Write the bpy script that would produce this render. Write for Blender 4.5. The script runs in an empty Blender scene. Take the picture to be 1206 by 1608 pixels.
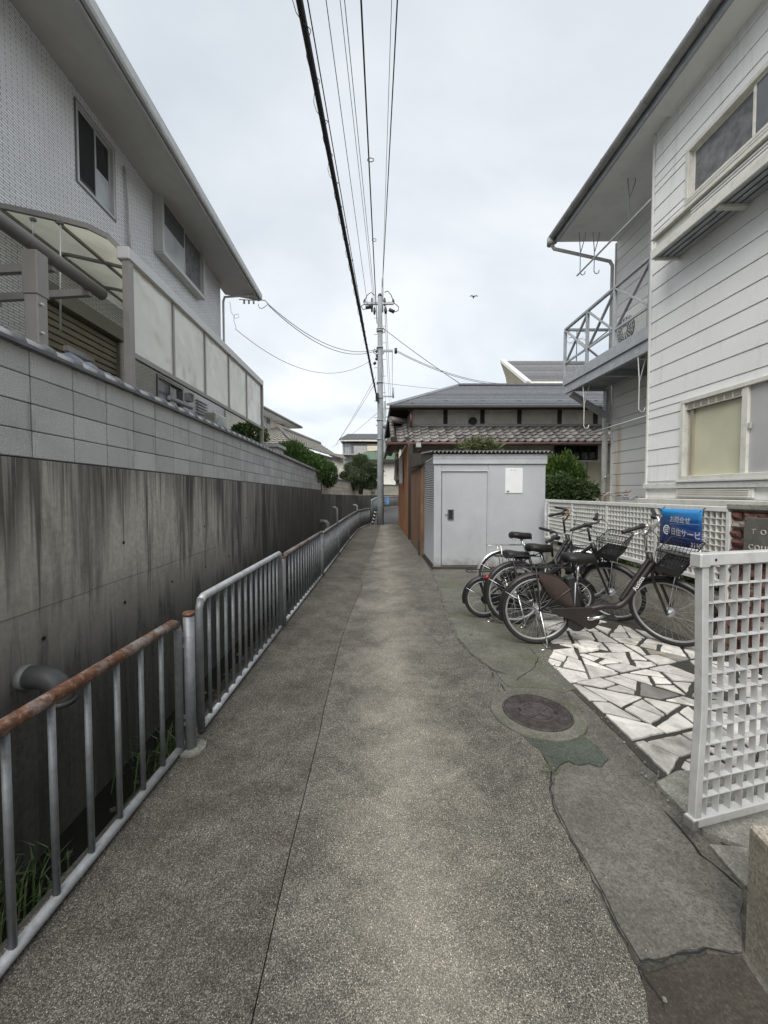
import bpy, bmesh, math, random
from mathutils import Vector, Matrix
random.seed(7)
SC = bpy.context.scene
COL = SC.collection
R = math.radians
# ------------------------------------------------------------------ camera
FPX, CX, HZ, CAMH, PITCH = 607.0, 588.0, 773.0, 1.45, R(2.1)
CY = HZ + FPX * math.tan(PITCH)
cam = bpy.data.cameras.new('camera')
camo = bpy.data.objects.new('camera', cam)
COL.objects.link(camo)
camo.location = (0, 0, CAMH)
camo.rotation_euler = (R(90) - PITCH, 0, 0)
cam.sensor_fit = 'VERTICAL'
cam.sensor_height = 36.0
cam.lens = FPX / 1608 * 36.0
cam.shift_x = (603 - CX) / 1608
cam.shift_y = (CY - 804) / 1608
cam.clip_start = 0.02
cam.clip_end = 2000
SC.camera = camo
SC.render.resolution_x, SC.render.resolution_y = 768, 1024
# ------------------------------------------------------------------ sky, sun, exposure
SUN_EL, SUN_AZ = R(50), R(203)          # azimuth clockwise from +Y
w = bpy.data.worlds.new('World')
SC.world = w
w.use_nodes = True
nt = w.node_tree
nt.nodes.clear()
L = nt.links.new
out = nt.nodes.new('ShaderNodeOutputWorld')
sky = nt.nodes.new('ShaderNodeTexSky')
sky.sky_type = 'NISHITA'
sky.sun_disc = False
sky.sun_elevation = SUN_EL
sky.sun_rotation = SUN_AZ
bg1 = nt.nodes.new('ShaderNodeBackground')
bg1.inputs[1].default_value = 0.06
L(sky.outputs[0], bg1.inputs[0])
tc = nt.nodes.new('ShaderNodeTexCoord')
sep = nt.nodes.new('ShaderNodeSeparateXYZ')
L(tc.outputs['Generated'], sep.inputs[0])
def wm(op, a, b=None):
    n = nt.nodes.new('ShaderNodeMath'); n.operation = op
    for i, q in enumerate((a, b)):
        if q is None: continue
        if isinstance(q, (int, float)): n.inputs[i].default_value = q
        else: L(q, n.inputs[i])
    return n.outputs[0]
zc = wm('ADD', wm('MAXIMUM', sep.outputs[2], 0.0), 0.16)
cmb = nt.nodes.new('ShaderNodeCombineXYZ')
L(wm('DIVIDE', sep.outputs[0], zc), cmb.inputs[0])
L(wm('DIVIDE', sep.outputs[1], zc), cmb.inputs[1])
nz = nt.nodes.new('ShaderNodeTexNoise')
nz.inputs['Scale'].default_value = 0.85
nz.inputs['Detail'].default_value = 6
nz.inputs['Roughness'].default_value = 0.5
nz.inputs['Distortion'].default_value = 0.4
L(cmb.outputs[0], nz.inputs['Vector'])
rmp = nt.nodes.new('ShaderNodeValToRGB')
e = rmp.color_ramp.elements
e[0].position, e[0].color = 0.33, (0.60, 0.66, 0.72, 1)
e[1].position, e[1].color = 0.62, (0.90, 0.925, 0.945, 1)
L(nz.outputs[0], rmp.inputs[0])
# overcast skies brighten a little toward the horizon
hr = nt.nodes.new('ShaderNodeValToRGB')
e = hr.color_ramp.elements
e[0].position, e[0].color = 0.0, (1.08, 1.07, 1.06, 1)
e[1].position, e[1].color = 0.9, (0.79, 0.805, 0.82, 1)
L(sep.outputs[2], hr.inputs[0])
mul = nt.nodes.new('ShaderNodeMix'); mul.data_type = 'RGBA'; mul.blend_type = 'MULTIPLY'
mul.inputs[0].default_value = 1.0
L(rmp.outputs[0], mul.inputs[6]); L(hr.outputs[0], mul.inputs[7])
bg2 = nt.nodes.new('ShaderNodeBackground')
bg2.inputs[1].default_value = 0.405
L(mul.outputs[2], bg2.inputs[0])
mx = nt.nodes.new('ShaderNodeMixShader')
mx.inputs[0].default_value = 0.93
L(bg1.outputs[0], mx.inputs[1]); L(bg2.outputs[0], mx.inputs[2])
L(mx.outputs[0], out.inputs[0])
sun = bpy.data.lights.new('sun', 'SUN')
sun.energy = 1.5
sun.angle = R(50)
sun.color = (1.0, 0.972, 0.93)
suno = bpy.data.objects.new('sun', sun)
COL.objects.link(suno)
sd = Vector((math.sin(SUN_AZ) * math.cos(SUN_EL), math.cos(SUN_AZ) * math.cos(SUN_EL), math.sin(SUN_EL)))
suno.rotation_euler = sd.to_track_quat('Z', 'Y').to_euler()
suno.location = (0, 0, 30)
SC.view_settings.view_transform = 'Standard'
SC.view_settings.look = 'None'
SC.view_settings.exposure = 1.6
SC.view_settings.gamma = 1.0
SC.view_settings.use_curve_mapping = False
SC.cycles.use_denoising = True
SC.cycles.max_bounces = 6
# ------------------------------------------------------------------ pixel rays
_f = Vector((0, math.cos(PITCH), -math.sin(PITCH)))
_u = Vector((0, math.sin(PITCH), math.cos(PITCH)))
CO = Vector((0, 0, CAMH))
def ray(px, py):
    return Vector((1, 0, 0)) * ((px - CX) / FPX) + _u * ((CY - py) / FPX) + _f
def gz(px, py, z=0.0):
    d = ray(px, py); return CO + d * ((z - CAMH) / d.z)
def gx(px, py, x):
    d = ray(px, py); return CO + d * (x / d.x)
def gy(px, py, y):
    d = ray(px, py); return CO + d * (y / d.y)
# ------------------------------------------------------------------ mesh building
OFF = {}
class MB:
    def __init__(s, T=None):
        s.v, s.f, s.sm, s.T = [], [], [], T
    def add(s, vs, fs, smooth=False):
        o = len(s.v)
        if s.T is not None: vs = [s.T @ Vector(q) for q in vs]
        s.v += [Vector(q) for q in vs]
        s.f += [[i + o for i in q] for q in fs]
        s.sm += [smooth] * len(fs)
        return s
    def box(s, c, d, rot=None):
        c = Vector(c); h = Vector(d) / 2
        vs = [Vector((x * h.x, y * h.y, z * h.z)) for x in (-1, 1) for y in (-1, 1) for z in (-1, 1)]
        if rot is not None: vs = [rot @ q for q in vs]
        return s.add([c + q for q in vs], [(0,1,3,2),(4,6,7,5),(0,4,5,1),(2,3,7,6),(0,2,6,4),(1,5,7,3)])
    def bx(s, x0, x1, y0, y1, z0, z1):
        return s.box(((x0+x1)/2, (y0+y1)/2, (z0+z1)/2), (abs(x1-x0), abs(y1-y0), abs(z1-z0)))
    def bar(s, p0, p1, wd, ht, up=(0,0,1)):
        p0, p1 = Vector(p0), Vector(p1); d = (p1-p0).normalized(); up = Vector(up)
        if abs(d.dot(up)) > .99: up = Vector((1,0,0)) if abs(d.x) < .9 else Vector((0,1,0))
        a = d.cross(up).normalized() * (wd/2); b = a.cross(d).normalized() * (ht/2)
        vs = []
        for p in (p0, p1): vs += [p-a-b, p+a-b, p+a+b, p-a+b]
        return s.add(vs, [(3,2,1,0),(4,5,6,7),(0,1,5,4),(1,2,6,5),(2,3,7,6),(3,0,4,7)])
    def tube(s, pts, r, n=8, cap=True, close=False):
        pts = [Vector(p) for p in pts]; m = len(pts)
        rs = r if isinstance(r, (list, tuple)) else [r]*m
        vs, fs = [], []
        t0 = (pts[1]-pts[0]).normalized()
        a = t0.orthogonal().normalized()
        for i, p in enumerate(pts):
            if close: t = (pts[(i+1) % m]-pts[i-1]).normalized()
            elif i == 0: t = t0
            elif i == m-1: t = (pts[i]-pts[i-1]).normalized()
            else: t = ((pts[i+1]-pts[i]).normalized()+(pts[i]-pts[i-1]).normalized()).normalized()
            a = (a - t*a.dot(t)).normalized(); b = t.cross(a)
            for k in range(n):
                q = 2*math.pi*k/n
                vs.append(p + (a*math.cos(q)+b*math.sin(q))*rs[i])
        for i in range(m if close else m-1):
            j = (i+1) % m
            for k in range(n):
                l = (k+1) % n
                fs.append((i*n+k, i*n+l, j*n+l, j*n+k))
        s.add(vs, fs, True)
        if cap and not close:
            o = len(s.v) - len(vs)
            s.f += [[o+k for k in range(n)][::-1], [o+(m-1)*n+k for k in range(n)]]; s.sm += [False, False]
        return s
    def prism(s, poly, z0, z1):
        n = len(poly)
        vs = [(p[0], p[1], z0) for p in poly] + [(p[0], p[1], z1) for p in poly]
        a = sum(poly[i][0]*poly[(i+1) % n][1]-poly[(i+1) % n][0]*poly[i][1] for i in range(n))
        if a < 0:
            vs = vs[:n][::-1] + vs[n:][::-1]
        fs = [list(range(n))[::-1], list(range(n, 2*n))] + [(i, (i+1) % n, n+(i+1) % n, n+i) for i in range(n)]
        return s.add(vs, fs)
    def ext(s, poly, axis, a0, a1):
        """polygon of 2-tuples extruded along an axis: 'x' -> (y,z) points, 'y' -> (x,z) points"""
        n = len(poly)
        mk = (lambda p, t: (t, p[0], p[1])) if axis == 'x' else (lambda p, t: (p[0], t, p[1]))
        vs = [mk(p, a0) for p in poly] + [mk(p, a1) for p in poly]
        return s.add(vs, [list(range(n))[::-1], list(range(n, 2*n))] + [(i, (i+1) % n, n+(i+1) % n, n+i) for i in range(n)])
    def disc(s, c, axis, r, t, n=20):
        c, ax = Vector(c), Vector(axis).normalized()
        return s.tube([c-ax*t/2, c+ax*t/2], r, n)
    def build(s, name, mat, parent=None, bev=0, fix=False):
        off = OFF.get(parent.name, Vector()) if parent is not None else Vector()
        me = bpy.data.meshes.new(name)
        me.from_pydata([q - off for q in s.v], [], s.f)
        me.polygons.foreach_set('use_smooth', s.sm)
        if bev or fix:
            bm = bmesh.new(); bm.from_mesh(me)
            if fix: bmesh.ops.recalc_face_normals(bm, faces=bm.faces)
            if bev: bmesh.ops.bevel(bm, geom=[q for q in bm.edges if len(q.link_faces) == 2 and q.calc_face_angle(0) > .6], offset=bev, segments=1, affect='EDGES')
            bm.to_mesh(me); bm.free()
        me.update()
        if mat is not None: me.materials.append(mat)
        o = bpy.data.objects.new(name, me)
        COL.objects.link(o)
        if parent is not None:
            o.parent = parent; OFF[o.name] = off
        return o
def tag(o, label=None, cat=None, group=None, kind=None):
    if label: o['label'] = label
    if cat: o['category'] = cat
    if group: o['group'] = group
    if kind: o['kind'] = kind
    return o
def thing(name, label, cat, loc=(0,0,0), group=None):
    o = bpy.data.objects.new(name, None); COL.objects.link(o)
    o.location = loc; o.empty_display_size = .1
    OFF[o.name] = Vector(loc)
    return tag(o, label, cat, group)
def inst(src_mesh, name, parent, loc, rot=None, scale=None, mat=None):
    """another piece sharing mesh data; loc is in world coordinates"""
    o = bpy.data.objects.new(name, src_mesh); COL.objects.link(o)
    off = OFF.get(parent.name, Vector())
    o.parent = parent; o.location = Vector(loc) - off
    if rot: o.rotation_euler = rot
    if scale: o.scale = scale
    return o
def mesh_only(mb, name, mat, bev=0, fix=False):
    o = mb.build(name, mat, None, bev, fix); me = o.data
    bpy.data.objects.remove(o); return me
def struct(name, mb, mat, bev=0):
    o = mb.build(name, mat, None, bev); o['kind'] = 'structure'; return o
def jag(pts, step=.12, amp=.012, seed=1):
    rr = random.Random(seed); o = []
    n = len(pts)
    for i in range(n):
        a, b = Vector(pts[i][:2]), Vector(pts[(i+1) % n][:2])
        k = max(1, int((b-a).length/step)); d = (b-a); pn = Vector((-d.y, d.x)).normalized() if d.length else Vector((0,0))
        for j in range(k):
            p = a + d*(j/k)
            if j: p = p + pn*rr.uniform(-amp, amp)
            o.append((p.x, p.y))
    return o
def jagline(pts, step=.12, amp=.012, seed=1):
    rr = random.Random(seed); o = []
    for i in range(len(pts)-1):
        a, b = Vector(pts[i][:2]), Vector(pts[i+1][:2]); d = b-a
        k = max(1, int(d.length/step)); pn = Vector((-d.y, d.x)).normalized()
        for j in range(k):
            p = a + d*(j/k)
            if j: p = p + pn*rr.uniform(-amp, amp)
            o.append((p.x, p.y))
    o.append(tuple(pts[-1][:2]))
    return o
# ------------------------------------------------------------------ materials
class N:
    def __init__(s, name):
        s.m = bpy.data.materials.new(name); s.m.use_nodes = True
        s.t = s.m.node_tree; s.b = s.t.nodes['Principled BSDF']
        s.geo = None; s.oi = None
    def n(s, t): return s.t.nodes.new(t)
    def L(s, a, b): s.t.links.new(a, b)
    def put(s, sock, v):
        if v is None: return
        if hasattr(v, 'is_linked') or hasattr(v, 'links'): s.L(v, sock)
        elif isinstance(v, (tuple, list)) and len(v) == 3 and sock.type == 'RGBA': sock.default_value = (*v, 1)
        else: sock.default_value = v
    def pos(s, sc=(1,1,1)):
        if s.geo is None: s.geo = s.n('ShaderNodeNewGeometry')
        m = s.n('ShaderNodeVectorMath'); m.operation = 'MULTIPLY'
        s.L(s.geo.outputs['Position'], m.inputs[0]); m.inputs[1].default_value = sc
        return m.outputs[0]
    def xyz(s):
        q = s.n('ShaderNodeSeparateXYZ'); s.L(s.pos(), q.inputs[0]); return q.outputs
    def rnd(s):
        if s.oi is None: s.oi = s.n('ShaderNodeObjectInfo')
        return s.oi.outputs['Random']
    def noise(s, vec, sc, det=4, ro=.55, dist=0):
        q = s.n('ShaderNodeTexNoise'); s.L(vec, q.inputs['Vector'])
        q.inputs['Scale'].default_value = sc; q.inputs['Detail'].default_value = det
        q.inputs['Roughness'].default_value = ro; q.inputs['Distortion'].default_value = dist
        return q.outputs[0]
    def vor(s, vec, sc, feat='F1', out='Distance'):
        q = s.n('ShaderNodeTexVoronoi'); q.feature = feat; s.L(vec, q.inputs['Vector'])
        q.inputs['Scale'].default_value = sc; return q.outputs[out]
    def ramp(s, fac, els, interp='LINEAR'):
        q = s.n('ShaderNodeValToRGB'); s.L(fac, q.inputs[0]); q.color_ramp.interpolation = interp
        e = q.color_ramp.elements
        while len(e) < len(els): e.new(.5)
        for i, (p, c) in enumerate(els):
            if isinstance(c, (int, float)): c = (c, c, c)
            e[i].position = p; e[i].color = (*c, 1)
        return q.outputs[0]
    def mix(s, f, a, b, mode='MIX'):
        q = s.n('ShaderNodeMix'); q.data_type = 'RGBA'; q.blend_type = mode
        s.put(q.inputs[0], f); s.put(q.inputs[6], a); s.put(q.inputs[7], b); return q.outputs[2]
    def ma(s, op, a, b=None, clamp=False):
        q = s.n('ShaderNodeMath'); q.operation = op; q.use_clamp = clamp
        s.put(q.inputs[0], a); s.put(q.inputs[1], b); return q.outputs[0]
    def bump(s, h, st=.3, d=.01, prev=None):
        q = s.n('ShaderNodeBump'); s.L(h, q.inputs['Height'])
        q.inputs['Strength'].default_value = st; q.inputs['Distance'].default_value = d
        if prev is not None: s.L(prev, q.inputs['Normal'])
        return q.outputs[0]
    def fin(s, col, rough=.7, metal=0, norm=None, spec=None):
        s.put(s.b.inputs['Base Color'], col); s.put(s.b.inputs['Roughness'], rough)
        s.put(s.b.inputs['Metallic'], metal)
        if norm is not None: s.L(norm, s.b.inputs['Normal'])
        if spec is not None: s.b.inputs['Specular IOR Level'].default_value = spec
        return s.m
def sc3(c, k): return tuple(min(1, q*k) for q in c)
def plain(name, c, rough=.6, metal=0, var=.12, vs=4, dirt=.0, dirtc=(.06,.055,.045), bump=0, bs=80, rv=.12, spec=None):
    """painted / cast surface: tone drift, small grime spots, per-piece difference"""
    g = N(name); p = g.pos()
    n1 = g.noise(p, vs, 6)
    col = g.mix(g.ramp(n1, [(.3, 0), (.7, 1)]), sc3(c, 1-var), sc3(c, 1+var))
    if dirt: col = g.mix(g.ramp(g.noise(p, vs*2.3, 8, .7), [(.5, 0), (.78, dirt)]), col, dirtc)
    if rv:
        k = g.ma('ADD', g.ma('MULTIPLY', g.rnd(), rv), 1-rv/2)
        cm = g.n('ShaderNodeVectorMath'); cm.operation = 'SCALE'; g.L(col, cm.inputs[0]); g.L(k, cm.inputs['Scale']); col = cm.outputs[0]
    nr = g.bump(g.noise(p, bs, 3), bump, .01) if bump else None
    return g.fin(col, g.ramp(n1, [(.2, max(0, rough-.08)), (.8, min(1, rough+.08))]), metal, nr, spec)
MT = {}
def asphalt(name, dark, lite, tan, worn=0, moss=0):
    """concrete with exposed aggregate: fine grit in a darker binder"""
    g = N(name); p = g.pos()
    big = g.noise(p, .8, 6, .6); mid = g.noise(p, 4.5, 6, .65)
    q = g.n('ShaderNodeVectorMath'); q.operation = 'ADD'
    wn = g.n('ShaderNodeTexNoise'); wn.inputs['Scale'].default_value = 90; g.L(p, wn.inputs['Vector'])
    sc_ = g.n('ShaderNodeVectorMath'); sc_.operation = 'SCALE'; sc_.inputs['Scale'].default_value = .006; g.L(wn.outputs['Color'], sc_.inputs[0])
    g.L(p, q.inputs[0]); g.L(sc_.outputs[0], q.inputs[1]); pw = q.outputs[0]
    def grit(sc, lo, soft):
        c = g.vor(pw, sc, 'F1', 'Color'); d = g.vor(pw, sc)
        s1 = g.n('ShaderNodeSeparateColor'); g.L(c, s1.inputs[0])
        size = g.ma('ADD', g.ma('MULTIPLY', s1.outputs[2], .34), lo)
        return s1, g.ramp(g.ma('SUBTRACT', size, d), [(.0, 0), (soft, 1)])
    sa, ma_ = grit(260, .1, .15); sb, mb_ = grit(140, .0, .15)
    stone = lambda sep: g.ramp(sep.outputs[0], [(0, sc3(dark, 1.6)), (.3, tan), (.62, sc3(tan, 1.45)), (.8, lite), (1, sc3(lite, 1.35))])
    fine = g.noise(pw, 210, 4, .75)
    binder = g.ramp(fine, [(.3, sc3(dark, .55)), (.46, sc3(dark, 1.5)), (.56, tan), (.7, sc3(lite, .8))])
    sc2_, mc_ = grit(78, -.12, .1)
    col = g.mix(ma_, binder, stone(sa)); col = g.mix(mb_, col, stone(sb)); col = g.mix(mc_, col, stone(sc2_))
    x = g.xyz()
    fr2 = g.noise(p, 14, 8, .78)
    k = g.ma('MAXIMUM', g.ma('ADD', g.ma('MULTIPLY', big, 1.1), g.ma('ADD', g.ma('MULTIPLY', mid, 1.3), g.ma('SUBTRACT', g.ma('MULTIPLY', fr2, 1.3), .88))), .22)
    if worn:
        d = g.ma('ABSOLUTE', g.ma('SUBTRACT', x[0], g.ma('ADD', .1, g.ma('MULTIPLY', x[1], .02))))
        dd = g.ma('ADD', d, g.ma('MULTIPLY', g.ma('SUBTRACT', g.noise(p, 1.7, 6, .65), .5), 1.3))
        wv = g.ramp(dd, [(.0, 1), (.38, 0)])
        k = g.ma('ADD', k, g.ma('MULTIPLY', wv, worn))
        col = g.mix(g.ma('MULTIPLY', wv, .3), col, tan)
    cm = g.n('ShaderNodeVectorMath'); cm.operation = 'SCALE'; g.L(col, cm.inputs[0]); g.L(k, cm.inputs['Scale']); col = cm.outputs[0]
    if moss:
        col = g.mix(g.ramp(g.noise(p, 2.1, 8, .68), [(.45, 0), (.68, moss)]), col, g.mix(.75, col, (.03, .03, .022)))
    rs = g.noise(p, 1.3, 5, .6, .5)
    col = g.mix(g.ramp(rs, [(.58, 0), (.7, .22)]), col, (.16, .1, .075))
    h = g.ma('ADD', g.ma('MULTIPLY', ma_, .5), g.ma('ADD', mb_, g.ma('MULTIPLY', g.noise(p, 300, 2), .3)))
    return g.fin(col, .88, 0, g.bump(h, .5, .0035, g.bump(mid, .3, .012)), .3)
MT['alley'] = asphalt('alley', (.038,.036,.031), (.52,.487,.415), (.158,.146,.12), worn=.7)
MT['alley_side'] = asphalt('alley_side', (.035,.033,.029), (.48,.45,.385), (.148,.136,.112), moss=.5)
MT['road_far'] = asphalt('road_far', (.04,.04,.04), (.14,.14,.135), (.08,.08,.078))
def cement(name, c, moss, mossc=(.055,.06,.035), sp=.0):
    g = N(name); p = g.pos()
    a = g.noise(p, 3.2, 8, .62, .6); b = g.noise(p, 26, 6, .65)
    col = g.mix(g.ramp(a, [(.3, 0), (.72, 1)]), sc3(c, .6), sc3(c, 1.35))
    col = g.mix(g.ramp(b, [(.4, 0), (.75, .6)]), col, sc3(c, .45))
    col = g.mix(g.ramp(g.noise(p, 1.9, 7, .68), [(.47, 0), (.68, moss)]), col, mossc)
    vo = g.vor(p, 170, 'F1', 'Color'); s1 = g.n('ShaderNodeSeparateColor'); g.L(vo, s1.inputs[0])
    col = g.mix(g.ramp(s1.outputs[0], [(.9, 0), (.97, .3)]), col, sc3(c, 1.7))
    f2 = g.noise(p, 95, 5, .75)
    col = g.mix(g.ramp(f2, [(.38, .75), (.5, 0)]), col, sc3(c, .38))
    col = g.mix(g.ramp(f2, [(.56, 0), (.72, .6)]), col, sc3(c, 2.1))
    big_ = g.noise(p, 6.5, 8, .72, 1.0)
    col = g.mix(g.ramp(big_, [(.56, 0), (.68, .6)]), col, sc3(c, .5))
    scr = g.noise(g.pos((40, 3, 1)), 1.2, 5, .7)
    col = g.mix(g.ramp(scr, [(.66, 0), (.74, .3)]), col, sc3(c, 2.0))
    return g.fin(col, .86, 0, g.bump(g.ma('ADD', b, g.ma('MULTIPLY', g.noise(p, 160, 3), .35)), .4, .006), .3)
MT['cement'] = cement('cement', (.15,.143,.125), .45, (.07,.07,.05))
MT['cement_green'] = cement('cement_green', (.155,.152,.128), .85, (.075,.08,.042))
MT['cement_patch'] = cement('cement_patch', (.085,.097,.08), .5, (.04,.05,.036))
MT['cement_dirt'] = cement('cement_dirt', (.075,.066,.052), .8, (.035,.03,.022))
MT['mortar'] = cement('mortar', (.068,.065,.057), .7, (.026,.026,.018))
MT['slab_pale'] = cement('slab_pale', (.3,.295,.26), .5, (.12,.12,.09))
def marble(name, c, stain):
    g = N(name); p = g.pos()
    a = g.noise(p, 5, 8, .65, 1.2); b = g.noise(p, 40, 5, .6)
    col = g.mix(g.ramp(a, [(.42, 0), (.6, 1)]), sc3(c, .72), c)
    col = g.mix(g.ramp(g.noise(p, 2.6, 7, .7), [(.55, 0), (.72, stain)]), col, (.11, .105, .085))
    col = g.mix(g.ramp(g.noise(g.pos((1,1,1)), 1.3, 4, .6), [(.62, 0), (.7, .35)]), col, (.42, .31, .16))
    k = g.ma('ADD', g.ma('MULTIPLY', g.rnd(), .42), .7)
    cm = g.n('ShaderNodeVectorMath'); cm.operation = 'SCALE'; g.L(col, cm.inputs[0]); g.L(k, cm.inputs['Scale'])
    return g.fin(cm.outputs[0], .62, 0, g.bump(g.ma('ADD', a, g.ma('MULTIPLY', b, .4)), .25, .006), .4)
MT['marble'] = marble('marble', (.74,.71,.66), .85)
MT['marble_grey'] = marble('marble_grey', (.3,.29,.265), .7)
def wallconc():
    g = N('stained_concrete'); p = g.pos(); x = g.xyz()
    st = g.noise(g.pos((1, 3.0, .3)), 1.3, 9, .66, .5); fine = g.noise(g.pos((1, 9, .25)), 1.7, 8, .72, .3)
    big = g.noise(p, .6, 5, .6); gr = g.noise(p, 20, 7, .68)
    col = g.mix(g.ramp(big, [(.35, 0), (.65, 1)]), (.42,.395,.345), (.66,.63,.56))
    col = g.mix(g.ramp(gr, [(.35, 0), (.8, .55)]), col, (.17,.158,.138))
    col = g.mix(g.ramp(st, [(.47, 0), (.62, .7)]), col, (.115,.108,.097))
    col = g.mix(g.ramp(fine, [(.6, 0), (.72, .45)]), col, (.58,.56,.5))
    # runs of grime of uneven length that start under the block course
    z2 = g.ma('SUBTRACT', 1.7, x[2])
    def runs(fr, lo, gain, sh):
        n1 = g.noise(g.pos((.3, fr, .06)), 1, 7, .7)
        ln = g.ma('MULTIPLY', g.ma('SUBTRACT', n1, lo), gain)
        return g.ramp(g.ma('SUBTRACT', ln, z2), [(.0, 0), (sh, 1)])
    r1 = g.ma('MULTIPLY', runs(2.6, .39, 4.6, .7), .9); r2 = g.ma('MULTIPLY', runs(11, .48, 6.5, .45), .8)
    lt = g.ma('MULTIPLY', runs(13, .52, 9.0, .3), .5)
    far = g.ramp(g.ma('ADD', g.ma('MULTIPLY', x[1], .085), g.ma('MULTIPLY', g.ma('SUBTRACT', st, .5), .8)), [(.42, 0), (.8, .95)])
    low = g.ramp(g.ma('ADD', g.ma('ADD', g.ma('MULTIPLY', x[2], .5), .05), g.ma('MULTIPLY', g.ma('SUBTRACT', st, .5), 1.4)), [(.0, .97), (.4, .0)])
    mould = g.ma('MAXIMUM', g.ma('MAXIMUM', r1, r2), g.ma('MAXIMUM', far, low))
    mould = g.ma('MULTIPLY', mould, g.ramp(gr, [(.25, 1), (.8, .72)]))
    col = g.mix(mould, col, g.mix(g.ramp(fine, [(.4, 0), (.75, 1)]), (.022,.021,.02), (.085,.08,.072)))
    col = g.mix(lt, col, (.42,.4,.36))
    pits = g.ramp(g.vor(p, 17), [(.0, 0), (.07, 1)])
    return g.fin(col, .88, 0, g.bump(gr, .4, .012, g.bump(pits, .35, .006)), .25)
MT['wallconc'] = wallconc()
def block(name, c):
    g = N(name); p = g.pos()
    sp = g.noise(p, 130, 4, .75); a = g.noise(p, 3, 6, .6); x = g.xyz()
    col = g.mix(g.ramp(sp, [(.36, 0), (.66, 1)]), sc3(c, .62), sc3(c, 1.3))
    col = g.mix(g.ramp(a, [(.45, 0), (.75, .5)]), col, sc3(c, .6))
    col = g.mix(g.ramp(g.noise(g.pos((1, 6, .8)), 1.4, 7, .65), [(.58, 0), (.76, .5)]), col, (.07,.066,.06))
    k = g.ma('ADD', g.ma('MULTIPLY', g.rnd(), .2), .9)
    cm = g.n('ShaderNodeVectorMath'); cm.operation = 'SCALE'; g.L(col, cm.inputs[0]); g.L(k, cm.inputs['Scale'])
    return g.fin(cm.outputs[0], .9, 0, g.bump(sp, .5, .006), .25)
MT['block'] = block('block', (.58,.58,.57))
MT['block_beige'] = block('block_beige', (.5,.465,.385))
MT['blockmortar'] = plain('blockmortar', (.075,.073,.07), .95, var=.3)
MT['captile'] = plain('captile', (.36,.362,.37), .45, var=.3, vs=6, dirt=.6, bump=.15)
MT['captile_dark'] = plain('captile_dark', (.13,.132,.14), .5, var=.3, vs=9, dirt=.5)
def galv(name, c, rust):
    g = N(name); p = g.pos()
    a = g.noise(p, 7, 7, .65); b = g.noise(p, 45, 5, .6)
    col = g.mix(g.ramp(a, [(.3, 0), (.7, 1)]), sc3(c, .7), sc3(c, 1.25))
    col = g.mix(g.ramp(b, [(.45, 0), (.75, .4)]), col, sc3(c, .5))
    rm = g.ramp(g.noise(p, 5.5, 8, .72), [(.62-.34*rust, 0), (.75-.3*rust, min(1, .35+rust))])
    col = g.mix(rm, col, g.ramp(b, [(.3, (.05,.024,.015)), (.58, (.145,.068,.038)), (.8, (.34,.25,.19))]))
    return g.fin(col, g.ma('ADD', g.ma('MULTIPLY', rm, .35), .5), g.ma('MULTIPLY', g.ma('SUBTRACT', 1.0, rm), .35), g.bump(b, .25, .004), .4)
MT['galv'] = galv('galv', (.225,.238,.248), .22)
MT['galv_rusty'] = galv('galv_rusty', (.24,.235,.225), .5)
MT['galv_white'] = galv('galv_white', (.5,.515,.53), .16)
MT['rust'] = galv('rust', (.36,.35,.335), .8)
def ribbed(name, c):
    """small ribbed tile cladding of the left house"""
    g = N(name); x = g.xyz()
    rib = g.n('ShaderNodeTexBrick')
    v = g.n('ShaderNodeCombineXYZ'); g.L(x[1], v.inputs[0]); g.L(x[2], v.inputs[1]); g.L(v.outputs[0], rib.inputs['Vector'])
    rib.inputs['Scale'].default_value = 1; rib.inputs['Brick Width'].default_value = .15; rib.inputs['Row Height'].default_value = .036
    rib.inputs['Mortar Size'].default_value = .0052; rib.inputs['Mortar Smooth'].default_value = .25; rib.inputs['Bias'].default_value = 0
    rib.inputs['Color1'].default_value = (*sc3(c, .93), 1); rib.inputs['Color2'].default_value = (*sc3(c, 1.06), 1); rib.inputs['Mortar'].default_value = (*sc3(c, .3), 1)
    a = g.noise(g.pos(), 1.2, 5, .6)
    col = g.mix(g.ramp(a, [(.4, 0), (.8, .25)]), rib.outputs[0], sc3(c, .7))
    return g.fin(col, .55, 0, g.bump(rib.outputs['Fac'], -.6, .01), .4)
MT['ribbed'] = ribbed('ribbed', (.78,.78,.79))
def siding(name, c):
    g = N(name); p = g.pos()
    a = g.noise(p, 75, 3, .6); b = g.noise(p, 1.1, 6, .6); d = g.noise(g.pos((1, 7, .7)), 1.1, 7, .65)
    col = g.mix(g.ramp(b, [(.35, 0), (.7, 1)]), sc3(c, .93), sc3(c, 1.03))
    col = g.mix(g.ramp(d, [(.55, 0), (.78, .4)]), col, (.36,.34,.31))
    col = g.mix(g.ramp(a, [(.35, .22), (.6, 0)]), col, sc3(c, .75))
    return g.fin(col, .55, 0, g.bump(a, .55, .008), .4)
MT['siding'] = siding('siding', (.82,.82,.8))
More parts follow.
